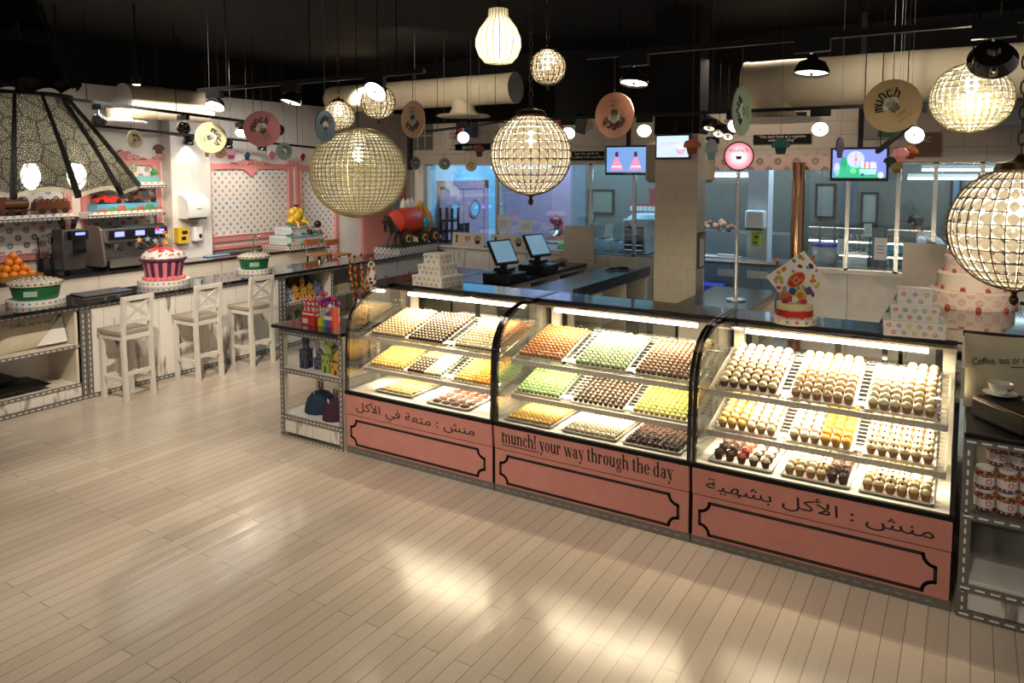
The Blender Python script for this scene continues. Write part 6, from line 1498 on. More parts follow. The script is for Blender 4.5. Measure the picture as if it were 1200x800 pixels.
O('cover_sheet', MB().lathe([(.34, 0), (.35, .03), (.28, .09), (1e-6, .1)], ((x0+x1)/2+.15, 10.5, z1-.02), 20), mat('blue_sheet', (.35, .5, .6), .4), t)
sh0, sh1 = at(735, 240, Y=11.3).x, at(790, 240, Y=11.3).x; zs_ = at(750, 247, Y=11.3).z
t = T('kitchen_wall_shelf', 'kitchen shelf holding small red boxes beyond the glass', 'shelf', ((sh0+sh1)/2, 11.4, zs_)); O('board', MB().box(sh0, 11.3, zs_-.03, sh1, 11.99, zs_), M_STEEL, t)
for k in range(9):
    x = sh0+.04+k*.075; O('sweet_box', MB().box(x, 11.33, zs_, x+.062, 11.42, zs_+.075).box(x, 11.33, zs_+.075, x+.062, 11.42, zs_+.12, 1), [M_PAPER, mat('box_red', (.5, .05, .06), .4)], label='small red and white box in the row on the kitchen shelf', cat='box', group='red and white boxes on the kitchen shelf')
O('stock_box', MB().box(sh0+.3, 11.5, zs_, sh0+.55, 11.7, zs_+.35).box(sh0+.29, 11.49, zs_+.3, sh0+.56, 11.71, zs_+.36), mat('box_crimson', (.3, .02, .03), .5), label='dark red lidded box behind the small boxes on the kitchen shelf', cat='box')
# under-counter fridge and things on it, in the open gap right of the pillar
fx0, fx1 = at(822, 320, Y=10.25).x, at(934, 320, Y=10.25).x
t = T('counter_fridge', 'blue-grey under-counter fridge with steel top seen past the pillar', 'fridge', ((fx0+fx1)/2, 10.55, 0))
O('body', MB().box(fx0, 10.25, .06, fx1, 10.6, .9), mat('fridge_blue', (.10, .15, .2), .4), t); O('worktop', MB().box(fx0-.02, 10.2, .9, fx1+.02, 10.6, .94), M_STEEL, t)
for k in range(3):
    a = fx0+.03+(fx1-fx0-.06)*k/3; d = O('door', MB().box(a, 10.23, .1, a+(fx1-fx0-.06)/3-.02, 10.25, .87), mat('fridge_blue2', (.12, .18, .24), .35), t); O('handle', MB().box(a+.2, 10.222, .7, a+.48, 10.232, .8), mat('handle_pale', (.4, .4, .36), .4), d)
xk = (at(876, 240, Y=10.6).x+at(900, 240, Y=10.6).x)/2
z0, z1 = at(888, 268, Y=10.55).z, at(888, 246, Y=10.55).z
t = T('towel_dispenser', 'blue-lit towel dispenser on the kitchen column', 'dispenser', (xk, 10.5, z0)); O('shell', MB().box(xk-.13, 10.42, z0, xk+.13, 10.6, z1), mat('white_plastic', (.8, .79, .77), .25), t, bv=.03); O('slot', MB().box(xk-.11, 10.415, z0-.01, xk+.11, 10.55, z0+.008), M_INK, t)
z0, z1 = at(888, 288, Y=10.55).z, at(888, 273, Y=10.55).z
t = T('glove_box', 'lime yellow box on the kitchen column under the dispenser', 'box', (xk, 10.5, z0)); O('carton', MB().box(xk-.05, 10.5, z0, xk+.06, 10.6, z1), mat('lime_card', (.45, .5, .03), .45), t); O('printed_mark', MB().box(xk-.03, 10.498, z0+.04, xk+.03, 10.5, z0+.06).box(xk-.01, 10.498, z0+.11, xk+.04, 10.5, z0+.14), M_INK, t)
p = Vector((at(845, 296, Y=10.35).x, 10.3, 0)); O('serving_tray', MB().box(p.x-.25, p.y-.05, .941, p.x+.25, p.y+.2, .955).box(p.x-.05, p.y+.02, .955, p.x+.2, p.y+.12, .985), mat('tray_pale', (.6, .6, .58), .4), label='pale serving tray on the under-counter fridge', cat='tray')
p = at(832, 322, Y=9.9); O('blue_crate', MB().box(p.x-.14, 9.8, .0, p.x+.16, 10.1, .6).box(p.x-.16, 9.78, .56, p.x+.18, 10.12, .62), mat('crate_blue', (.02, .05, .4), .45), label='bright blue bin in the gap beside the pillar', cat='bin')
# trolley, papers, bucket, boxes
q = at(518, 250, Y=9.85); x0, x1, dy_ = -7.34, -7.08, 9.72-12.1; zt_ = at(518, 243, Y=9.85).z
t = T('tray_trolley', 'dark tray trolley beside the lilac kitchen doors', 'trolley', ((x0+x1)/2, 12.3+dy_, 0))
for x in (x0, x1-.03):
    for y in (12.1+dy_, 12.27+dy_): O('upright', MB().box(x, y, .08, x+.03, y+.03, zt_), M_BMET, t)
for k in range(7): O('tray', MB().box(x0+.03, 12.1+dy_, .3+k*(zt_-.35)/7, x1-.03, 12.3+dy_, .33+k*(zt_-.35)/7), M_BMET, t)
for x in (x0+.015, x1-.015): O('castor', MB().lathe([(.04, -.015), (.04, .015)], n=12, M=Matrix.Translation((x, 12.12+dy_, .04)) @ Matrix.Rotation(PI/2, 4, 'X')).lathe([(.04, -.015), (.04, .015)], n=12, M=Matrix.Translation((x, 12.28+dy_, .04)) @ Matrix.Rotation(PI/2, 4, 'X')), M_INK, t)
def notice(x0, x1, y0, y1, Y, label, colr, rot=0):
    a, b = at(x0, y1, Y=Y), at(x1, y0, Y=Y); t = T('notice_sheet', label, 'notice', ((a.x+b.x)/2, Y, a.z)); O('sheet', MB().box(a.x, Y-.004, a.z, b.x, Y, b.z), mat('sheet_%d' % int(colr[0]*100+colr[2]*10), colr, .6), t)
    w_ = b.x-a.x; h = b.z-a.z
    k = MB()
    for i in range(3): k.box(a.x+w_*.2, Y-.006, a.z+h*(.3+.15*i), b.x-w_*.2, Y-.004, a.z+h*(.34+.15*i))
    O('print_lines', k, mat('print_grey', (.2, .25, .3), .6), t)
notice(583, 598, 252, 272, YK+.035, 'pale sheet taped to the glass by the lilac partition', (.6, .68, .75)); notice(608, 624, 258, 272, YK+.035, 'white notice on the glass above the second love board', (.75, .8, .84))
notice(1012, 1022, 262, 277, YK+.035, 'pale blue notice high on the glass beyond the gift card', (.4, .62, .75)); notice(1024, 1040, 279, 304, YK+.035, 'white notice on the glass beside the large blank board', (.72, .74, .78)); notice(981, 994, 280, 298, YK+.035, 'light blue notice low on the glass beyond the gift card', (.35, .6, .78))
p = at(965, 310, Z=.94); q = at(965, 289, Y=10.3)
t = T('tub', 'white tub with a blue lid on the kitchen table beyond the glass', 'tub', (q.x, 10.4, .921)); hq = max(.2, q.z-.921); O('body', MB().cyl((q.x, 10.4, .921), .14, hq, 20, r2=.16), mat('tub_white', (.6, .63, .66), .4), t); O('lid', MB().cyl((q.x, 10.4, .921+hq), .165, .04, 20), mat('crate_blue', (.02, .05, .4), .45), t)
q = at(1002, 292, Y=10.3); t = T('utensil_holder', 'steel holder with utensils on the table behind the glass', 'holder', (q.x, 10.4, .921)); O('bin', MB().box(q.x-.14, 10.3, .921, q.x+.14, 10.55, 1.12), M_STEEL, t)
for k in range(5): O('utensil', MB().tube([(q.x-.1+.05*k, 10.42, 1.0), (q.x-.13+.065*k, 10.43, 1.28+.02*(k % 2))], .008, 6).ball((q.x-.13+.065*k, 10.43, 1.3), .022, 8, 5, 0, 1.4), M_STEEL, t)
a, b = at(1033, 262, Y=11.75), at(1062, 288, Y=11.75); t = T('glass_screen', 'teal glass panel standing in the kitchen beside the person in white', 'panel', ((a.x+b.x)/2, 11.75, 0)); O('panel', MB().box(a.x, 11.75, .9, b.x, 11.78, b.z), mat('teal_panel', (.06, .3, .36), .15), t); O('stand', MB().box(a.x, 11.73, 0, b.x, 11.8, .9), M_STEEL, t)
q = at(835, 262, Y=11.4); M_FLW = [(.5, .25, .12), (.55, .35, .22), (.3, .1, .08)]
t = T('flower_tray', 'bunch of peach sugar flowers on the far kitchen ledge past the pillar', 'sugar flowers', (q.x, 11.4, 0)); O('ledge', MB().box(q.x-.6, 11.3, 0, q.x+1.2, 11.9, q.z-.12), mat('ledge_steel', (.3, .32, .33), .3, .7), t)
fb = MB(); rnd = random.Random(31)
for k in range(26): fb.ball((q.x+rnd.uniform(-.25, .3), 11.45+rnd.uniform(-.1, .1), q.z-.09+rnd.uniform(0, .12)), rnd.uniform(.03, .05), 7, 5, k % 3)
O('flowers', fb, [mat('petal_%d' % i, c_, .6) for i, c_ in enumerate(M_FLW)], t)
for k, (px, py, w_, h_, colr, lab) in enumerate(((672, 283, .4, .12, (.08, .5, .1), 'bright green tray on the kitchen table'), (705, 268, .18, .2, (.5, .6, .65), 'white carton on the kitchen table by the window joint'), (722, 268, .14, .18, (.42, .55, .62), 'pale blue carton beside the white kitchen carton'), (640, 283, .5, .08, (.4, .6, .7), 'wrapped pale tray at the end of the kitchen table'))):
    q = at(px, py, Y=10.3); O('kitchen_box', MB().box(q.x-w_/2, 10.2, .921, q.x+w_/2, 10.5, .921+h_).box(q.x-w_/2-.01, 10.19, .921+h_*.8, q.x+w_/2+.01, 10.51, .921+h_), mat('kbox_%d' % k, colr, .5), label=lab, cat=('tray', 'carton', 'carton', 'tray')[k])
for k, (px, py, L_) in enumerate(((850, 206, .9), (970, 197, 1.3), (1104, 209, .8), (1150, 199, 1.3), (610, 196, 1.2))):
    q = at(px, py, Y=(11.7, 11.2, 11.4, 11.0, 11.1)[k])
    t = T('strip_light', ['first', 'second', 'third', 'fourth', 'fifth'][k]+' tube light', 'tube light', tuple(q)); t['label'] = 'white tube light on the kitchen ceiling '+('past the pillar', 'above the gift card', 'above the wedding cake', 'behind the round crystal globe', 'above the lilac partition')[k]
    O('housing', MB().box(q.x-L_/2, q.y-.05, q.z+.015, q.x+L_/2, q.y+.05, q.z+.06), M_WHITE, t); O('hanger', MB().tube([(q.x, q.y, q.z+.05), (q.x, q.y, 2.86)], .006, 5), M_STEEL, t); O('tube', MB().tube([(q.x-L_/2, q.y, q.z), (q.x+L_/2, q.y, q.z)], .018, 8), mat('cool_tube', (1, 1, 1), .5, em=(.75, .92, 1), es=6), t)

M_CORD = mat('black_cord', (.006, .006, .006), .8, 0, .1)
# ================================================================== CEILING: DUCTS, TRACKS, LAMPS, HANGING SIGNS
def duct(p0, p1, r, label, group=None, cap0=True):
    p0, p1 = Vector(p0), Vector(p1); d = (p1-p0); L = d.length; d.normalize(); up = Vector((0, 0, 1)); sx = d.cross(up)
    t = T('air_duct', label, 'air duct', p0, group); M = Fr(p0, sx, up, d)
    n = int(L/.35); rnd = random.Random(len(label)); prof = []
    for k in range(n+1): prof.append((r*(1+rnd.uniform(-.012, .012)), L*k/n)); prof.append((r*(1-.012), L*(k+.5)/n)) if k < n else None
    O('cloth_sleeve', MB().lathe(prof, n=32, M=M), M_DUCT, t, ang=50)
    O('end_ring', MB().lathe([(r*.98, -.02), (r*1.01, -.02), (r*1.01, .03)], n=32, M=M, cap=False), M_DUCT, t)
    O('end_cap', MB().cyl((0, 0, -.015), r*.98, .012, 32, M=M), mat('cap_grey', (.5, .48, .48), .5), t)
    for f in (.2, .65):
        q = p0+d*(L*f); O('hanger_rod', MB().tube([(q.x, q.y, q.z+r*.9), (q.x, q.y, 3.8)], .006, 6), M_CORD, t)
    return t
def diffuser(c, r, neck_z, parent):
    c = Vector(c); h = neck_z-c.z
    O('diffuser_cone', MB().lathe([(r*.55, .03), (r*.42, h*.45), (r*.45, h)], c, 28, cap=False), M_DUCT, parent)
    O('diffuser_dish', MB().lathe([(r*.3, 0), (r*.95, .005), (r, .02), (r*.9, .035), (r*.5, .05)], c, 36), M_CREAM, parent)
p = at(603, 103, Y=8.6); du = duct(p, (-8.55, 8.6, p.z), .205, 'cream cloth air duct with a round end cap over the till counter')
q = at(543, 137.5, Y=8.6); diffuser((q.x, q.y, q.z), .38, p.z-.1, du)
p = at(876, 101, Y=7.9); du = duct(p, (3.2, 7.9, p.z), .24, 'cream cloth air duct running over the dotted band')
q = at(905, 143, Y=7.9); diffuser((q.x, q.y, q.z), .48, p.z-.12, du)
p = at(145, 118, d=8.75); du = duct(p, (p.x, p.y+1.1, p.z), .2, 'cream cloth air duct by the pink panel wall, end cap facing the room')
q = at(140, 145, d=8.7); diffuser((q.x, q.y, q.z), .3, p.z-.1, du)
p = at(1168, 132, Y=8.9); t = T('round_vent_dish', 'large grey round vent dish over the kitchen wall behind the crystal globe', 'vent dish', p)
O('drum', MB().cyl((p.x, p.y, p.z), .5, .42, 40), mat('vent_grey', (.3, .29, .28), .55), t); O('dish', MB().lathe([(.42, -.14), (.5, -.07), (.52, 0)], (p.x, p.y, p.z), 40), mat('vent_blue', (.3, .33, .38), .5), t)
O('hanger_rod', MB().tube([(p.x, p.y, p.z+.4), (p.x, p.y, 3.8)], .01, 6), M_BMET, t)
q = at(797, 190, Y=8.6); t = T('vent_drum', 'round beige air drum half hidden behind the shop pillar', 'air drum', q)
O('drum', MB().lathe([(.36, -.24), (.4, -.2), (.4, .2), (.36, .24)], q, 32), mat('drum_beige', (.5, .42, .3), .6), t); O('hanger_rod', MB().tube([(q.x, q.y, q.z+.2), (q.x, q.y, 3.8)], .02, 6), M_BMET, t)

def track(p0, p1, label, rods=(.15, .55, .9)):
    p0, p1 = Vector(p0), Vector(p1); t = T('track_rail', label, 'track rail', p0); d = (p1-p0); L = d.length; d.normalize(); up = Vector((0, 0, 1)); sd = up.cross(d).normalized()
    O('rail', MB().box(0, -.018, -.016, L, .018, .016, 0, Fr(p0, d, sd, d.cross(sd))), M_BMET, t)
    for f in rods:
        q = p0+d*(L*f); O('suspension_rod', MB().tube([q, (q.x, q.y, 3.8)], .004, 5), M_CORD, t)
    return t
M_LAMPGLOW = mat('lamp_glow', (1, .95, .85), .5, em=(1, .9, .72), es=16); M_LAMPDIM = mat('lamp_dim', (1, .9, .75), .4, em=(1, .85, .65), es=1.6)
M_HEAD = mat('head_black', (.014, .013, .013), .12, coat=.6)
def head(px, py, Y, zr, aim, label, lit=0, r=.075, energy=0, drop=None, d=None, ang=55):
    c = at(px, py, Y=Y) if d is None else at(px, py, d=d); dv = (Vector(aim)-c).normalized()
    t = T('track_spotlight', label, 'track spotlight', c)
    top = Vector((c.x, c.y, zr)); q = c-dv*.05
    O('ballast', MB().box(c.x-.085, c.y-.022, zr-.075, c.x+.085, c.y+.022, zr-.017), M_BMET, t)
    O('stem', MB().tube([(c.x, c.y, zr-.07), (c.x, c.y, q.z+.045), q], .007, 6), M_CHROME, t)
    sx = dv.orthogonal().normalized(); M = Fr(c, sx, dv.cross(sx), dv)
    O('reflector', MB().lathe([(1e-6, -.085), (.02, -.083), (.03, -.06), (r*.75, -.045), (r, -.005), (r, .012), (r*.94, .012), (r*.9, -.002)], n=28, M=M), M_HEAD, t)
    O('lamp', MB().lathe([(r*.9, 0), (r*.6, -.002), (1e-6, -.002)], n=24, M=M, cap=False), M_LAMPGLOW if lit else M_LAMPDIM, t)
    O('bulb_cap', MB().ball((0, 0, .006), .013, 10, 6, 0, M=M), M_CHROME, t)
    if energy:
        l = bpy.data.lights.new('spot_light', 'SPOT'); l.energy = energy; l.color = (1, .84, .62); l.spot_size = math.radians(ang); l.spot_blend = .7; l.shadow_soft_size = .03
        o = bpy.data.objects.new('spot_light', l); COL.objects.link(o); o.parent = t; o.location = dv*.02; o.rotation_euler = dv.to_track_quat('-Z', 'Y').to_euler()
    return t
# main rail, over the front of the cases
RY, RZ = 4.0, 2.81
track((at(233, 104, Y=RY).x, RY, RZ), (at(497, 76, Y=RY).x, RY, RZ), 'track rail carrying the lit spotlight before the small crystal globe')
track((at(688, 67, Y=RY).x, RY, RZ), (1.6, RY, RZ), 'track rail over the cupcake case carrying the big round sign')
head(252, 124, RY, RZ, (-4.6, 2.6, 0), 'track spotlight tilted to one side above the pale green round sign', 1, .08, SPOT_W*.6)
head(341, 119, RY, RZ, (-4.6, 3.2, 0), 'track spotlight facing down between the pink sign and the blue sign', 1, .08, SPOT_W*.5)
head(440, 107, RY, RZ, (-3.2, .8, 0), 'lit track spotlight in front of the small crystal globe', 1, .085, SPOT_W*.5)
head(743, 96, RY, RZ, (-1.7, 3.4, 0), 'track spotlight beside the salmon round sign', 1, .08, SPOT_W*.5)
head(951, 84, RY, RZ, (-.8, 3.7, .2), 'track spotlight before the cream duct, chrome spot on its shade', 1, .085, SPOT_W*.4)
head(1163, 70, RY, RZ, (-.05, 5.9, 1.4), 'black track spotlight overlapping the crystal globe, seen from behind', 0, .10, SPOT_W*1.3)
# rail before the kitchen wall
EY = 7.3; EZ = at(900, 129, Y=EY).z
track((at(640, 131, Y=EY).x, EY, EZ), (1.8, EY, EZ), 'long track rail crossing before the kitchen wall posters')
for px, py, lab, e in ((666, 156, 'bright track spotlight beside the edge of the crystal globe', .08), (755, 153, 'bright track spotlight above the screen with pink dresses', .08), (862, 147, 'bright track spotlight behind the green round sign', .08), (961, 151, 'bright starry track spotlight above the fairground screen', .08)):
    head(px, py, EY, EZ, (at(px, 300, Y=EY).x*.72, 4.9, 1.2), lab, 1, .075, SPOT_W*e)
head(1072, 158, EY, EZ, (-1.2, 2.5, .5), 'bright track spotlight under the big round sign', 1, .08, SPOT_W*.07)
head(543, 161, 8.0, at(543, 161, Y=8.0).z+.22, (-2.0, 2.0, 0), 'dazzling spotlight over the love cupcake boards', 1, .08, SPOT_W*.07)
track(at(500, 163, Y=8.0)+Vector((0, 0, .1)), at(590, 152, Y=8.0)+Vector((0, 0, .1)), 'short track rail over the lilac kitchen doors')
a, b = at(826, 135, d=7.6), at(856, 152, d=8.6); track(a, b, 'short slanting track rail beside the shop pillar')
for k, (px, py, lab) in enumerate(((831, 150, 'black unlit spotlight closest to the shop pillar'), (842, 157, 'middle black spotlight on the slanting rail'), (853, 160, 'lowest black spotlight on the slanting rail'))):
    f = k/2; q = a+(b-a)*(.15+.35*k); head(px, py, 0, q.z, (at(px, 300, Y=8).x, 6.5, .5), lab, 0, .06, 0, d=7.75+.35*k)
a, b = at(1028, 178, d=6.6), at(1066, 147, d=6.0); track(a, b, 'slanting track rail behind the big round sign', (.1, .9))
# rails by the wall of pink panels
a, b = at(-20, 103, d=7.3), at(325, 147, d=9.3); track(a, b, 'long track rail leading along the wall of pink panels', (.3, .6, .9)); dirC = (b-a)
def onrail(a, b, px):
    lo, hi = 0.0, 1.0
    for _ in range(30):
        m_ = (lo+hi)/2; q = a+(b-a)*m_; v = q-Vector((0, 0, CAM_H)); x = 600+FOC*v.dot(RT)/v.dot(FW)
        lo, hi = (m_, hi) if x < px else (lo, m_)
    return a+(b-a)*lo
for px, py, lab, aim, lit in ((116, 141, 'black track spotlight with a chrome highlight near the lace lamp', (-9.3, 5.5, 1.5), 0), (215, 150, 'black track spotlight turned sideways above the pillar', (-9.3, 6.0, 1.5), 0), (283, 156, 'lit track spotlight between the pale green and pink signs', (-6.5, 4.5, .5), 1), (326, 152, 'small track spotlight partly hidden by the pink round sign', (-9.3, 8, 1.5), 0)):
    q = onrail(a, b, px); v = q-Vector((0, 0, CAM_H)); head(px, py, 0, q.z, aim, lab, lit, .078, SPOT_W*.7, d=v.dot(FW))
a, b = at(70, 143, d=9.0), at(400, 176, d=12.2); track(a, b, 'lower track rail close to the wall of pink panels', (.2, .8))
for px, py, lab in ((221, 168, 'small open spotlight hanging under the lower rail by the pillar'), (307, 175, 'small open spotlight under the pink round sign'), (267, 172, 'small open spotlight half hidden behind the pale green sign')):
    q = onrail(a, b, px); v = q-Vector((0, 0, CAM_H)); head(px, py, 0, q.z, (q.x-.3, q.y, .9), lab, 0, .07, SPOT_W*.08, d=v.dot(FW), ang=110)
for px, py, lab in ((67, 84.5, 'tiny recessed downlight near the lace lamp'), (160, 99, 'tiny recessed downlight above the round duct cap')):
    q = at(px, py, d=7.5); t = T('ceiling_downlight', lab, 'downlight', q); O('trim', MB().cyl((q.x, q.y, q.z), .05, .08, 16), M_BMET, t); O('lamp', MB().cyl((q.x, q.y, q.z-.004), .035, .004, 14), M_LAMPGLOW, t); O('rod', MB().tube([(q.x, q.y, q.z+.07), (q.x, q.y, 3.8)], .01, 5), M_BMET, t)

# ------------------------------------------------------------------ crystal and wire globes
M_CRY = m_crystal('warm_crystal', (.95, .94, .87), .75); M_CRY2 = m_crystal('clear_crystal', (.95, .9, .78), .7)
M_BULB = mat('bulb_glow', (1, .95, .8), .5, em=(1, .86, .6), es=40); M_BRASSW = mat('olive_brass_wire', (.36, .30, .13), .4, .5); M_DKWIRE = mat('dark_bronze_wire', (.06, .032, .014), .4, .6)
def globe(label, c, R, nlat, nlon, wr, wire, cry, energy, cs=.8, band=False, cap=0, tip=False, squash=1.0, top=3.8, chain=False, bulb=.035, group=None):
    c = Vector(c); t = T('pendant_globe', label, 'pendant lamp', c, group)
    w = MB()
    for i in range(1, nlat):
        th = PI*i/nlat; rr, zz = R*math.sin(th), R*squash*math.cos(th)
        w.tube([c+Vector((rr*math.cos(2*PI*k/40), rr*math.sin(2*PI*k/40), zz)) for k in range(40)], wr, 4, closed=True)
    for j in range(nlon):
        a = 2*PI*j/nlon
        w.tube([c+Vector((R*math.sin(PI*k/24)*math.cos(a), R*math.sin(PI*k/24)*math.sin(a), R*squash*math.cos(PI*k/24))) for k in range(1, 24)], wr, 4)
    O('wire_frame', w, wire, t, ang=60, uv=False)
    k_ = MB(); rc = R*.965; tall = (nlat//2-1, nlat//2) if band else ()
    for i in range(nlat):
        th = PI*(i+.5)/nlat
        for j in range(nlon):
            a = 2*PI*(j+.5)/nlon; er = Vector((math.sin(th)*math.cos(a), math.sin(th)*math.sin(a), math.cos(th)*squash)); p_ = c+rc*er
            ea = Vector((-math.sin(a), math.cos(a), 0)); et = Vector((math.cos(th)*math.cos(a), math.cos(th)*math.sin(a), -math.sin(th)*squash))
            wa = R*math.sin(th)*PI/nlon*cs; wt = R*PI/nlat*.5*cs; n_ = er.normalized()*R*.035
            if wa < R*.006: continue
            k_.add([p_+ea*wa+et*wt*.3, p_+ea*wa*.3+et*wt, p_-ea*wa*.3+et*wt, p_-ea*wa+et*wt*.3, p_-ea*wa-et*wt*.3, p_-ea*wa*.3-et*wt, p_+ea*wa*.3-et*wt, p_+ea*wa-et*wt*.3, p_+n_, p_-n_],
                   [(q, (q+1) % 8, 8) for q in range(8)]+[((q+1) % 8, q, 9) for q in range(8)])
    O('crystals', k_, cry, t, ang=1, uv=False, kind='stuff')
    O('bulb', MB().ball(c+Vector((0, 0, R*squash*.38)), bulb, 12, 9, 0, 1.4), M_BULB, t)
    light_in('POINT', c+Vector((0, 0, R*.2)), energy, (1, .9, .74), t, .05)
    if cap: O('cap', MB().lathe([(cap*1.05, R*squash*.93), (cap*1.1, R*squash*.96), (cap, R*squash*1.03), (cap*.96, R*squash*1.06), (cap*.3, R*squash*1.12), (.01, R*squash*1.2)], c, 28), M_BRONZE, t)
    if tip: O('finial', MB().lathe([(1e-6, -R*1.26), (R*.05, -R*1.23), (R*.075, -R*1.15), (R*.04, -R*1.08), (R*.05, -R*1.04), (R*.16, -R*.99), (R*.1, -R*.95)], c, 16), M_DKWIRE, t)
    z0 = c.z+R*squash*(1.15 if cap else 1.0); ch = MB()
    if chain:
        n = int((top-z0)/.05)
        for i in range(n):
            z = z0+.05*(i+.5); ax = Vector((1, 0, 0)) if i % 2 else Vector((0, 1, 0))
            ch.tube([Vector((c.x, c.y, z))+ax*(.012*math.cos(2*PI*q/8))+Vector((0, 0, .03*math.sin(2*PI*q/8))) for q in range(8)], .0035, 4, closed=True)
    else: ch.tube([(c.x, c.y, z0-.02), (c.x, c.y, top)], .004, 5)
    O('chain' if chain else 'cord', ch, M_BRONZE if chain else M_CORD, t)
    return t
globe('huge woven wire globe lamp hanging before the pink panels', at(420, 202, d=5.9), .375, 34, 54, .0042, M_BRASSW, M_CRY, 22, .8, squash=.95, bulb=.04)
globe('bronze crystal globe with a cap and finial over the pastry cases', at(622, 181, d=4.5), .245, 15, 30, .0028, M_DKWIRE, M_CRY2, 18, .86, band=True, cap=.085, tip=True, chain=True)
globe('pale crystal globe under the spotlight at the cream duct', at(1138, 115, d=4.0), .2, 17, 30, .0025, M_BRASSW, M_CRY, 14, .8, squash=.93)
globe('bronze crystal globe before the wedding cake', at(1192, 268, d=3.0), .248, 15, 32, .0026, M_DKWIRE, M_CRY2, 18, .86, band=True, cap=.085, tip=True, chain=True, squash=1.0)
globe('small crystal globe partly behind the slate blue sign', at(397, 136, d=7.0), .145, 11, 18, .004, M_BRONZE, M_CRY2, 8, .8, cap=.05, chain=True, bulb=.04)
globe('small crystal globe behind the lit spotlight', at(443, 120, d=6.5), .15, 11, 18, .004, M_BRONZE, M_CRY2, 8, .8, cap=.0, tip=True, bulb=.04)
globe('small glowing crystal globe hanging above the bronze crystal globe', at(642, 79, d=5.2), .125, 9, 18, .0035, M_BRONZE, M_CRY2, 9, .85, cap=.045, tip=True, chain=True, bulb=.045)
# bulb-shaped beaded pendant
c = at(584, 45, d=5.5); R = .165
t = T('pendant_bulb_shade', 'bulb-shaped beaded white pendant glowing against the black ceiling', 'pendant lamp', c)
pf = [(.06, -.185), (.10, -.175), (.14, -.13), (.166, -.06), (.163, .0), (.135, .07), (.095, .125), (.073, .155), (.07, .21)]
O('beaded_shade', MB().lathe(pf, c, 40, flute=.012, fn=40, cap=False), m_crystal('bead_white', (.95, .9, .72), .85), t, ang=60)
rb = MB()
for k in range(20):
    a = 2*PI*k/20; rb.tube([c+Vector((r_*1.01*math.cos(a), r_*1.01*math.sin(a), z_)) for r_, z_ in pf], .004, 4)
O('bead_strings', rb, M_BRASSW, t)
O('bulb', MB().ball(c+Vector((0, 0, -.03)), .045, 12, 9, 0, 1.3), M_BULB, t); light_in('POINT', c+Vector((0, 0, -.03)), 9, (1, .86, .6), t, .05)
O('cord', MB().tube([c+Vector((0, 0, .0)), (c.x, c.y, 3.8)], .004, 5), M_CORD, t)
# black lace lamp with small tiers above
c = at(28, 226, d=3.3); zt_ = at(28, 113, d=3.3).z-c.z
t = T('pendant_lace_lamp', 'large black lace lampshade with scalloped rim and two glowing bulbs', 'pendant lamp', c)
def skirt(z0, z1, r0, r1, n=12, amp=.09, scal=.05, rows=10, seg=120, bulge=.0):
    mb = MB(); vs = []
    for j in range(rows+1):
        f = j/rows; r_ = r0+(r1-r0)*f+bulge*math.sin(PI*f)
        for i in range(seg):
            a = 2*PI*i/seg; lobe = abs(math.sin(n*a/2)); rr = r_*(1+amp*(lobe-.6)*(1-.55*f)); zz = z0+(z1-z0)*f+scal*(1-f)**3*(1-lobe)*-.6+scal*.3*(1-f)**2
            vs.append(c+Vector((rr*math.cos(a), rr*math.sin(a), zz)))
    fs = [(j*seg+i, j*seg+(i+1) % seg, (j+1)*seg+(i+1) % seg, (j+1)*seg+i) for j in range(rows) for i in range(seg)]
    return mb.add(vs, fs)
O('lace_shade', skirt(.02, zt_, .46, .19, bulge=.01), M_LACE, t, ang=80)
O('pale_lining', skirt(.0, zt_-.01, .447, .175, bulge=.01), m_veil('lining_cloth', (.5, .49, .42), .4), t, ang=80)
rb = MB()
for k in range(12):
    a = 2*PI*k/12; rb.tube([c+Vector(((.46+(.19-.46)*f)*(1-.055*(1-.5*f))*math.cos(a), (.46+(.19-.46)*f)*(1-.055*(1-.5*f))*math.sin(a), .02+(zt_-.02)*f-.03*(1-f)**3)) for f in [q/10 for q in range(11)]], [.014-.007*q/10 for q in range(11)], 6)
O('fabric_ribs', rb, mat('black_fabric', (.008, .008, .008), .8), t)
O('rim_ring', MB().tube([c+Vector((.20*math.cos(2*PI*k/40), .20*math.sin(2*PI*k/40), zt_)) for k in range(40)], .008, 6, closed=True), M_BLACK, t)
for k, (px, py) in enumerate(((36, 206), (90, 206), (-30, 206))):
    q = at(px, py, d=3.3); ph = MB().ball(q, .038, 12, 9, 0, 1.6); O('bulb', ph, M_BULB, t); light_in('POINT', q, 9, (1, .95, .8), t, .04)
    O('socket', MB().tube([q+Vector((0, 0, .05)), q+Vector((0, 0, .11)), c+Vector((0, 0, zt_*.8))], .012, 6), M_BLACK, t)
O('stem', MB().tube([c+Vector((0, 0, zt_*.8)), (c.x, c.y, 3.8)], .016, 8), M_BLACK, t)
M_TIER = mat('black_tier_cloth', (.003, .003, .003), .9, 0, .1)
for (ya, yb2, ra, rb2) in ((101, 56, .235, .15), (34, 4, .125, .10)):
    z0, z1 = at(28, ya, d=3.3).z-c.z, at(28, yb2, d=3.3).z-c.z
    O('upper_tier', skirt(z0, z1, ra, rb2, 10, .08, .05, 6, 80), M_TIER, t, ang=80)
    O('tier_disc', MB().lathe([(1e-6, z1), (rb2*.98, z1-.002)], c, 24), M_TIER, t)

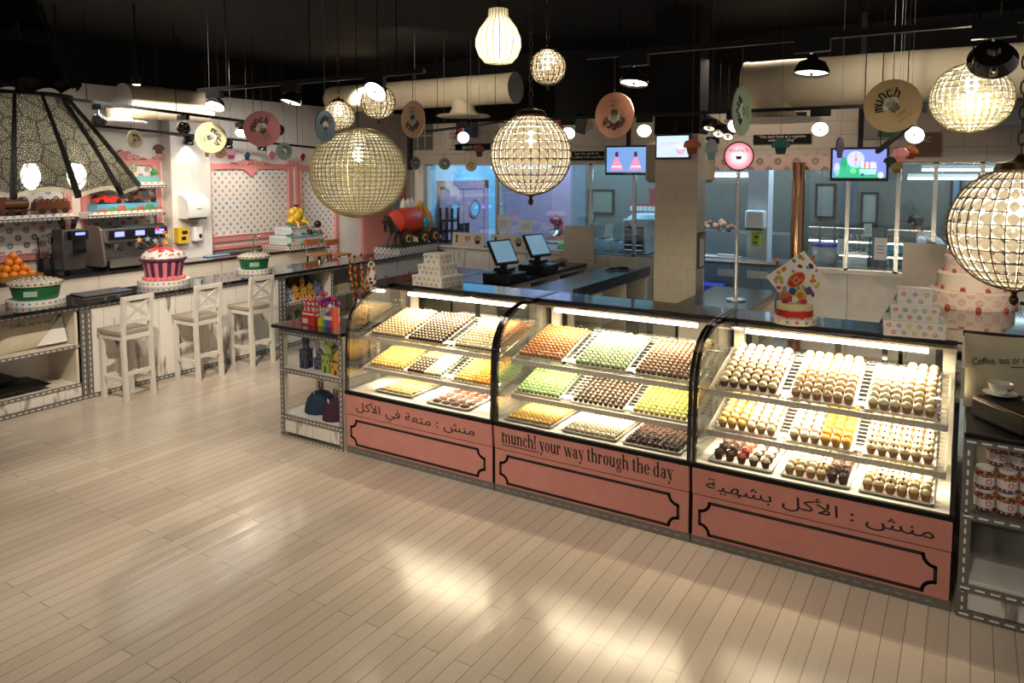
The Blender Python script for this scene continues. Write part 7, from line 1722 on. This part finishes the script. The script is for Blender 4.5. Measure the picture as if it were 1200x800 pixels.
# ------------------------------------------------------------------ hanging signs
GLY = {'m': [[(0, 0), (0, .8), (.05, 1), (.35, 1), (.42, .8), (.42, .1)], [(.42, .8), (.5, 1), (.78, 1), (.86, .8), (.86, 0)]],
       'u': [[(0, 1), (0, .25), (.12, 0), (.45, 0), (.58, .25), (.58, 1), (.58, .1), (.7, 0)]],
       'n': [[(0, 0), (0, 1), (.1, 1), (.45, 1), (.58, .8), (.58, 0)]],
       'c': [[(.55, .85), (.4, 1), (.15, 1), (0, .75), (0, .25), (.15, 0), (.4, 0), (.55, .15)]],
       'h': [[(0, 0), (0, 1.5)], [(0, .8), (.15, 1), (.42, 1), (.55, .8), (.55, 0)]]}
def logo(M, R, turn, white, kind='full'):
    """round mark: curly munch lettering as icing over a striped cup, small words below"""
    L = M @ Matrix.Rotation(turn, 4, 'Y'); pts = MB(); ink = 0
    cup = [(-.20, .02), (-.155, -.25), (.155, -.25), (.20, .02)]
    for k in range(8):
        a = -.19+.38*k/8; b = a+.03; pts.prism([(R*a, 0), (R*a*.8, -.25*R), (R*b*.8, -.25*R), (R*b, 0)], .0008, 0, L)
    for k, ch in enumerate('munch'):
        ang = math.radians(72-36*k); cx, cz = .43*math.sin(-ang)*1.0, .08+.42*math.cos(ang)
        G = L @ Matrix.Translation((R*cx, 0, R*cz)) @ Matrix.Rotation(-ang*.8, 4, 'Y')
        for st in GLY[ch]: pts.tube([G @ Vector((R*.25*(x-.35), -.001, R*.25*(z-.5))) for x, z in st], R*.032, 4)
    return pts, L
def hsign(px, py, r, w_over_h, colr, label, Y=None, d=None, turn=0, top=None, faint=False, side=1):
    c = at(px, py, Y=Y) if Y is not None else at(px, py, d=d)
    to = Vector((-c.x, -c.y, 0)).normalized(); a = math.acos(min(1, w_over_h))*side; fv = Matrix.Rotation(a, 3, 'Z') @ to; sv = Vector((-fv.y, fv.x, 0))
    M = Fr(c, sv, -fv, Vector((0, 0, 1))); Mr = M @ Matrix.Rotation(PI/2, 4, 'X')
    t = T('hanging_sign', label, 'hanging sign', c)
    O('disc', MB().cyl((0, 0, -.004), r, .008, 40, M=Mr), mat('sign_%d_%d_%d' % tuple(int(q*100) for q in colr), colr, .45), t)
    Mf = M @ Matrix.Translation((0, -.005, 0)); lg, L = logo(Mf, r, turn, 0)
    ic = MB(); 
    for u, v, q in ((-.16, .1, .15), (.0, .16, .17), (.16, .1, .15), (0, .05, .18)): ic.prism([(r*(u+q*math.cos(2*PI*k/14)), r*(v+q*math.sin(2*PI*k/14))) for k in range(14)], .0006, 0, L @ Matrix.Translation((0, .0006, 0)))
    O('icing_mark', ic, mat('sign_white', (.72, .66, .58), .5), t)
    O('logo_lettering', lg, M_INK, t)
    tw = text_mb('Little', r*.19, L @ Matrix.Translation((0, -.0005, -.48*r)), align='CENTER', shear=.15); tw.merge(text_mb('bakery', r*.15, L @ Matrix.Translation((0, -.0005, -.66*r)), align='CENTER', sp=1.3))
    O('small_lettering', tw, mat('faint_ink', tuple(q*.35 for q in colr), .5), t)
    zt2 = RZ-.01 if Y is not None else 3.8
    O('hanging_thread', MB().tube([c+Vector((0, 0, r-.004)), (c.x, c.y, zt2)], .0018, 4), mat('pale_thread', (.09, .085, .08), .6), t)
    return t
hsign(247, 161, .135, .95, (.50, .50, .30), 'pale green round hanging sign beside the lace lamp', d=6.5, turn=1.35, top=RZ)
hsign(307, 151, .14, 1.0, (.55, .21, .24), 'pink round hanging sign beside the pale green one', Y=RY, turn=-.55)
hsign(381, 148, .11, .6, (.09, .15, .22), 'slate blue round sign hanging edgewise before the woven globe', d=5.15, turn=0)
hsign(484, 140, .125, .62, (.66, .42, .24), 'peach round sign hanging beside the woven globe', Y=RY, turn=PI, side=-1)
hsign(720, 135, .13, .84, (.62, .28, .18), 'salmon round sign hanging between the globe and the pillar', Y=RY, turn=PI, side=-1)
hsign(869, 130, .13, .36, (.24, .34, .23), 'sage green round sign seen nearly edge on', Y=RY, turn=-1.57)
hsign(1046, 124, .125, 1.0, (.60, .42, .19), 'big golden tan round sign before the cream duct', Y=RY, turn=-.75)
hsign(158, 163, .10, .75, (.62, .52, .30), 'cream yellow round sign over the pink carved crest', d=8.2, turn=.6)
hsign(333, 177, .10, .95, (.17, .25, .21), 'dark sage round sign at the top of the dotted panel', d=9.0, turn=.9)
hsign(521, 192, .075, 1.0, (.12, .18, .14), 'dark green small sign at the top of the kitchen window', d=9.6, turn=.8)
hsign(552, 194, .075, 1.0, (.62, .47, .28), 'cream small sign before the lilac kitchen doors', d=9.6, turn=-.3)
hsign(487, 191, .08, .7, (.30, .27, .22), 'grey small sign by the edge of the woven globe', d=9.2, turn=0)
hsign(258, 178, .075, .8, (.62, .33, .22), 'salmon small sign half behind the pale green sign', d=8.6, turn=0)
def cut_cupcake(px, py, w_, d, c_top, c_cup, label, yaw=0, ht=1.0):
    c = at(px, py, d=d); to = Vector((-c.x, -c.y, 0)).normalized(); fv = Matrix.Rotation(yaw, 3, 'Z') @ to; sv = Vector((-fv.y, fv.x, 0)); M = Fr(c, sv, -fv, Vector((0, 0, 1)))
    t = T('hanging_cupcake', label, 'hanging cutout', c)
    O('cup', MB().prism([(-.34*w_, .02*w_), (-.24*w_, -.42*w_), (.24*w_, -.42*w_), (.34*w_, .02*w_)], .012, 0, M), mat('cut_%d' % int(sum(c_cup)*1000), c_cup, .5), t)
    out = []
    for k in range(40):
        a = PI*k/39; q = .46*w_*(1+.09*abs(math.sin(a*4.5))); out.append((q*math.cos(a)*1.05, q*math.sin(a)*.95*ht))
    O('icing', MB().prism([(-.48*w_, -.04*w_), (.48*w_, -.04*w_)]+out, .016, 0, M @ Matrix.Translation((0, -.002, 0))), mat('cut_%d' % int(sum(c_top)*1000+1), c_top, .5), t)
    O('hanging_thread', MB().tube([c+Vector((0, 0, .40*w_)), (c.x, c.y, 3.8)], .0015, 4), mat('pale_thread', (.09, .085, .08), .6), t)
for a_ in ((186, 175, .12, 8.1, (.09, .012, .018), (.07, .01, .015), 'maroon hanging cupcake cutout beside the pillar'),
           (271, 181, .13, 8.8, (.72, .35, .5), (.4, .03, .18), 'pink hanging cupcake cutout above the dotted panel'),
           (290, 183, .11, 9.2, (.05, .16, .24), (.03, .1, .16), 'blue hanging cupcake cutout over the frame notch', .9),
           (319, 182, .11, 9.4, (.6, .25, .28), (.55, .2, .22), 'rose hanging cupcake cutout near the dark sage sign', .6),
           (355, 184, .11, 10.0, (.35, .02, .03), (.2, .02, .02), 'red hanging cupcake cutout at the panel gap', .9),
           (243, 180, .09, 9.0, (.65, .4, .05), (.5, .3, .03), 'yellow hanging cupcake cutout at the frame corner', .9),
           (562, 177, .17, 9.4, (.3, .07, .05), (.1, .03, .03), 'brick red hanging cupcake cutout before the black quote strip', .8),
           (811, 172, .15, 6.5, (.62, .17, .04), (.3, .05, .03), 'orange hanging cupcake cutout before the pillar screen'),
           (834, 178, .17, 6.8, (.6, .72, .8), (.3, .5, .65), 'white blue hanging cupcake cutout beside the pillar', .9, 1.5),
           (915, 172, .16, 6.8, (.05, .27, .26), (.02, .09, .09), 'teal hanging cupcake cutout before the long quote board'),
           (985, 176, .15, 6.2, (.28, .2, .33), (.24, .18, .3), 'mauve hanging cupcake cutout before the fairground screen', 1.2, 1.5),
           (1055, 182, .13, 6.1, (.72, .28, .32), (.6, .2, .25), 'pink hanging cupcake cutout beside the fairground screen', -.3),
           (1066, 179, .13, 6.3, (.55, .15, .03), (.35, .07, .02), 'orange hanging cupcake cutout beside the fairground screen'),
           (1043, 190, .09, 5.7, (.02, .10, .06), (.02, .08, .05), 'dark green hanging cupcake cutout at the screen corner', .3),
           (1051, 197, .09, 5.6, (.65, .45, .1), (.4, .2, .05), 'yellow hanging cupcake cutout at the lower screen corner', .4)): cut_cupcake(*a_)

# ------------------------------------------------------------------ hanging screens
def emis(n, c, s=1.0): return mat('glow_'+n, c, .4, em=c, es=s)
def screen(px0, py0, px1, py1, Y, label, top_z, art, yaw=0.0):
    a, b = at(px0, py1, Y=Y), at(px1, py0, Y=Y); cx = (a.x+b.x)/2; cz = (a.z+b.z)/2; w_ = (b.x-a.x)*(1/math.cos(yaw)); h = b.z-a.z
    t = T('hanging_tv', label, 'screen', (cx, Y, a.z)); M = Matrix.Translation((cx, Y, cz)) @ Matrix.Rotation(yaw, 4, 'Z')
    bz = O('bezel', MB().box(-w_/2, -.03, -h/2, w_/2, .03, h/2, 0, M), M_BGLOSS, t, bv=.006)
    O('mount_arm', MB().box(cx-.025, Y+.03, cz, cx+.025, Y+.07, top_z), M_BMET, t)
    m = .07*w_; O('picture', MB().box(-w_/2+m*.6, -.033, -h/2+m*.9, w_/2-m*.6, -.031, h/2-m*.6, 0, M), art[0], bz)
    for n, poly, mm in art[1]:
        O(n, MB().prism([(x*w_, z*h) for x, z in poly], .001, 0, M @ Matrix.Translation((0, -.035, 0))), mm, bz)
ell = lambda cx, cz, rx, rz, n=18: [(cx+rx*math.cos(2*PI*k/n), cz+rz*math.sin(2*PI*k/n)) for k in range(n)]
sky = emis('sky', (.16, .3, .62), 1.1)
dress = lambda x: [('gown', [(x-.15, -.33), (x+.15, -.33), (x+.06, 0), (x+.03, .12), (x-.03, .12), (x-.06, 0)], emis('gown', (.85, .3, .5), .9)), ('gown_trim', [(x-.13, -.24), (x+.13, -.24), (x+.1, -.18), (x-.1, -.18)], emis('trim', (.95, .7, .8), 1)), ('hair_shape', ell(x, .2, .04, .1), emis('hair', (.08, .04, .08), .4))]
screen(711, 170, 759, 205, 8.9, 'hanging screen showing two pink gowns beside the salmon sign', 3.8, (sky, dress(-.22)+dress(.22)), .12)
screen(769, 157, 810, 187, PY-.1, 'screen on the shop pillar showing a pale blue card', 2.6, (emis('pale', (.62, .78, .95), 1.0), [('teacup_art', ell(.25, -.12, .14, .2), emis('art_pink', (.75, .5, .62), .9)), ('teacup_top', ell(.25, -.0, .11, .1), emis('art_white', (.95, .95, 1), 1)), ('script_line', [(-.38, .1), (.12, .14), (.12, .17), (-.38, .13)], emis('art_red', (.75, .35, .5), .9)), ('script_line', [(-.34, .02), (.0, .05), (.0, .07), (-.34, .04)], emis('art_red', (.75, .35, .5), .9))]))
spk = []
for k in range(4):
    a = PI*k/4; dx, dz = math.cos(a)*.13, math.sin(a)*.22; spk.append(('wheel_spoke', [(-.06-dx-dz*.03, .14-dz), (-.06-dx+.012, .14-dz), (-.06+dx+.012, .14+dz), (-.06+dx-.012, .14+dz)], emis('spoke', (.7, .1, .2), .9)))
fair = [('meadow', [(-.42, -.4), (.36, -.4), (.3, -.22), (.05, -.02), (-.2, .0), (-.42, -.2)], emis('meadow', (.05, .5, .28), .9)), ('big_wheel', ell(-.06, .14, .15, .25), emis('wheel', (.5, .62, .85), 1))]+spk+[('wheel_hub', ell(-.06, .14, .03, .05), emis('spoke', (.7, .1, .2), .9)),
        ('striped_tent', [(.03, -.12), (.3, -.12), (.28, .06), (.05, .06)], emis('tent', (.9, .85, .9), 1))]+[('tent_stripe', [(x, -.12), (x+.035, -.12), (x+.035, .06), (x, .06)], emis('spoke', (.7, .1, .2), .9)) for x in (.08, .16, .24)]+[('cart', [(.02, -.3), (.28, -.3), (.3, -.15), (.0, -.15)], emis('cart', (.45, .75, .9), 1)), ('cart_wheel', ell(.06, -.3, .03, .05), emis('dark', (.03, .05, .12), .6)), ('cart_wheel', ell(.23, -.3, .03, .05), emis('dark', (.03, .05, .12), .6)),
        ('round_sweet', ell(-.1, -.2, .05, .08), emis('sweet', (.7, .8, .3), .9)), ('round_sweet', ell(.37, -.32, .05, .09), emis('sweet2', (.9, .8, .9), 1)), ('tree_shape', [(-.3, -.2), (-.22, -.2), (-.2, .15), (-.28, .25), (-.33, .1)], emis('tree', (.03, .4, .2), .8)), ('tree_shape', ell(-.38, -.15, .05, .2), emis('gate', (.6, .65, .9), .9))]
screen(973, 172, 1042, 212, 8.7, 'large hanging screen showing a toy fairground', 3.8, (emis('dusk', (.2, .26, .75), 1.0), fair), .1)
for px, zt2, zb2, Y, lab in ((480, 3.8, 2.2, 9.15, 'black vertical steel post by the edge of the kitchen window'), ):
    q = at(px, 160, Y=Y); O('hanging_post', MB().box(q.x-.03, Y-.03, 2.15, q.x+.03, Y+.03, 3.8), M_BMET, label=lab, cat='post')
# copper coloured pipe in the window gap
q = at(935, 280, Y=YK-.06); O('copper_pipe', MB().cyl((q.x, YK-.12, 0), .075, 2.24, 20), mat('copper', (.5, .28, .16), .18, 1), label='polished copper pipe standing at the window gap behind the gift card', cat='pipe')

# ------------------------------------------------------------------ person at work behind the glass, and kitchen fittings
def skin(name, pts, edges, mtl, parent, root=0, sub=2):
    me = bpy.data.meshes.new(name); me.from_pydata([p[:3] for p in pts], edges, []); me.materials.append(mtl)
    o = bpy.data.objects.new(name, me); COL.objects.link(o)
    if parent is not None: o.parent = parent
    md = o.modifiers.new('skin', 'SKIN'); md.use_smooth_shade = True
    for i, v in enumerate(me.skin_vertices[0].data): r = pts[i][3]; v.radius = (r, pts[i][4] if len(pts[i]) > 4 else r); v.use_root = (i == root)
    sb = o.modifiers.new('sub', 'SUBSURF'); sb.levels = sub; sb.render_levels = sub
    return o
q = at(1079, 262, Y=11.25); sc_ = 1.0
t = T('person', 'person in a white jacket with dark hair bending over the kitchen table', 'person', (q.x+.12, 11.25, 0)); M_SKIN = mat('skin_tone', (.42, .25, .17), .5); M_JKT = mat('white_jacket', (.66, .66, .66), .7); M_TRS = mat('dark_trousers', (.03, .03, .035), .8)
hx, hz = -.20, q.z     # facing -x, bent forward
B = [(.12, 0, .90, .11, .15), (.10, 0, 1.02, .11, .15), (.0, 0, 1.16, .12, .17), (-.09, 0, hz-.2, .10, .17), (-.14, 0, hz-.13, .05), (hx, 0, hz-.02, .075), (hx-.01, 0, hz+.06, .07),
     (.12, .09, .84, .085), (.08, .10, .48, .055), (.14, .10, .08, .04), (.03, .10, .04, .035), (.12, -.09, .84, .085), (.10, -.10, .48, .055), (.16, -.10, .08, .04), (.05, -.10, .04, .035),
     (-.08, .19, hz-.22, .055), (-.12, .22, hz-.44, .042), (-.33, .16, .99, .032), (-.41, .14, .97, .025), (-.08, -.19, hz-.22, .055), (-.13, -.22, hz-.44, .042), (-.34, -.15, .99, .032), (-.42, -.13, .97, .025)]
E_ = [(0, 1), (1, 2), (2, 3), (3, 4), (4, 5), (5, 6), (0, 7), (7, 8), (8, 9), (9, 10), (0, 11), (11, 12), (12, 13), (13, 14), (3, 15), (15, 16), (16, 17), (17, 18), (3, 19), (19, 20), (20, 21), (21, 22)]
skin('body', B, E_, M_SKIN, t)
g = lambda i, d=.012: tuple(B[i][:3])+tuple(r+d for r in B[i][3:])
skin('jacket', [g(0), g(1), g(2), g(3), (-.125, 0, hz-.16, .062), g(15), g(16), (-.27, .18, 1.03, .048), g(19), g(20), (-.28, -.17, 1.03, .048)], [(0, 1), (1, 2), (2, 3), (3, 4), (3, 5), (5, 6), (6, 7), (3, 8), (8, 9), (9, 10)], M_JKT, t)
skin('trousers', [(.12, 0, .88, .12, .155), g(7, .018), g(8, .022), (.14, .10, .12, .06), g(11, .018), g(12, .022), (.16, -.10, .12, .06)], [(0, 1), (1, 2), (2, 3), (0, 4), (4, 5), (5, 6)], M_TRS, t)
for s_, i in ((1, 18), (-1, 22)):
    bx_, by_, bz_ = B[i][:3]
    for k in range(4): skin('finger', [(bx_, by_+.014*(k-1.5), bz_, .009), (bx_-.045, by_+.017*(k-1.5), bz_+.004, .0085), (bx_-.075-.006*(k in (1, 2)), by_+.018*(k-1.5), bz_-.016, .007)], [(0, 1), (1, 2)], M_SKIN, t, sub=1)
    skin('thumb', [(bx_+.02, by_-.02*s_, bz_, .011), (bx_-.015, by_-.045*s_, bz_+.004, .009), (bx_-.04, by_-.05*s_, bz_-.006, .007)], [(0, 1), (1, 2)], M_SKIN, t, sub=1)
O('hair', MB().lathe([(.075, -.02), (.096, .03), (.088, .08), (.05, .115), (1e-6, .122)], (hx+.022, 0, hz-.0), 16), mat('dark_hair', (.012, .009, .008), .6), t, local=True)
O('face_features', MB().ball((hx-.088, 0, hz+.0), .014, 7, 5, 0, 1.4).ball((hx-.01, .078, hz+.01), .018, 7, 5, 0, 1.4).ball((hx-.01, -.078, hz+.01), .018, 7, 5, 0, 1.4), M_SKIN, t, local=True)
for sy in (-1, 1): O('eye', MB().ball((hx-.078, .028*sy, hz+.025), .008, 7, 5), M_INK, t, local=True)
O('mouth', MB().box(hx-.084, -.02, hz-.04, hx-.072, .02, hz-.034), mat('lip_tone', (.25, .09, .08), .5), t, local=True)
a, b = at(985, 230, Y=11.2).x, at(1001, 230, Y=11.2).x; S('pillar_kitchen.001', MB().box(a, 11.2, 0, b, 11.5, 2.85), mat('steel_blue', (.10, .14, .18), .4))  # dark column added in place of dark reflections in the glass
def framed(px0, px1, py0, py1, Y, lab, colr):  # framed boards added to stand in for reflections in the kitchen glass
    a, b = at(px0, py1, Y=Y), at(px1, py0, Y=Y); t = T('reflection_board', lab, 'board', ((a.x+b.x)/2, Y, a.z)); O('panel', MB().box(a.x, Y-.02, a.z, b.x, Y+.0, b.z), mat('kb_%d' % int(colr[0]*1000+px0), colr, .5), t)
    f = MB(); w_ = .03
    for x0, z0, x1, z1 in ((a.x, a.z, a.x+w_, b.z), (b.x-w_, a.z, b.x, b.z), (a.x, a.z, b.x, a.z+w_), (a.x, b.z-w_, b.x, b.z)): f.box(x0, Y-.035, z0, x1, Y, z1)
    O('surround', f, M_BMET, t)
framed(955, 980, 215, 255, 11.99, 'grey framed board added for reflections in the kitchen glass beside the blue column', (.2, .2, .18)); framed(1008, 1030, 225, 262, 11.99, 'pale framed board added for reflections in the kitchen glass beyond the notices', (.32, .3, .26)); framed(1112, 1128, 205, 262, 11.99, 'blue framed board added for reflections in the glass near the tall cake', (.12, .2, .28))
framed(690, 720, 222, 250, 11.99, 'olive framed board added for reflections in the glass beyond the blank board', (.15, .15, .11))
q = at(662, 262, Y=11.6); t = T('reflection_mixer', 'dark red mixer shape standing in for a reflection in the kitchen glass', 'mixer', (q.x, 11.3, 0))  # mixer made up in place of a red reflection in the glass
O('stand', MB().box(q.x-.25, 11.1, 0, q.x+.25, 11.5, q.z-.25), M_STEEL, t); O('base', MB().box(q.x-.12, 11.15, q.z-.25, q.x+.12, 11.45, q.z-.2).box(q.x-.06, 11.3, q.z-.2, q.x+.06, 11.42, q.z+.05), mat('mixer_red', (.25, .02, .03), .3), t, bv=.01); O('head', MB().ball((q.x, 11.26, q.z+.08), .11, 12, 8, 0, .7), mat('mixer_red', (.25, .02, .03), .3), t); O('bowl', MB().lathe([(.05, 0), (.11, .12), (.105, .12), (.04, .01)], (q.x, 11.22, q.z-.2), 18), M_CHROME, t)
for k, (px, colr, hh) in enumerate(((1004, (.3, .42, .5), .2), (1052, (.1, .4, .48), .16), (1028, (.5, .55, .6), .12))):
    q = at(px, 300, Y=10.6); O('kitchen_box', MB().box(q.x-.10, 10.58, .921, q.x+.10, 10.78, .921+hh).box(q.x-.11, 10.57, .921+hh*.8, q.x+.11, 10.79, .921+hh), mat('kbx_%d' % k, colr, .5), label=('slate blue lidded box on the table behind the white notice', 'teal lidded box on the table beside the blank board', 'low pale lidded box between the two coloured kitchen boxes')[k], cat='box')
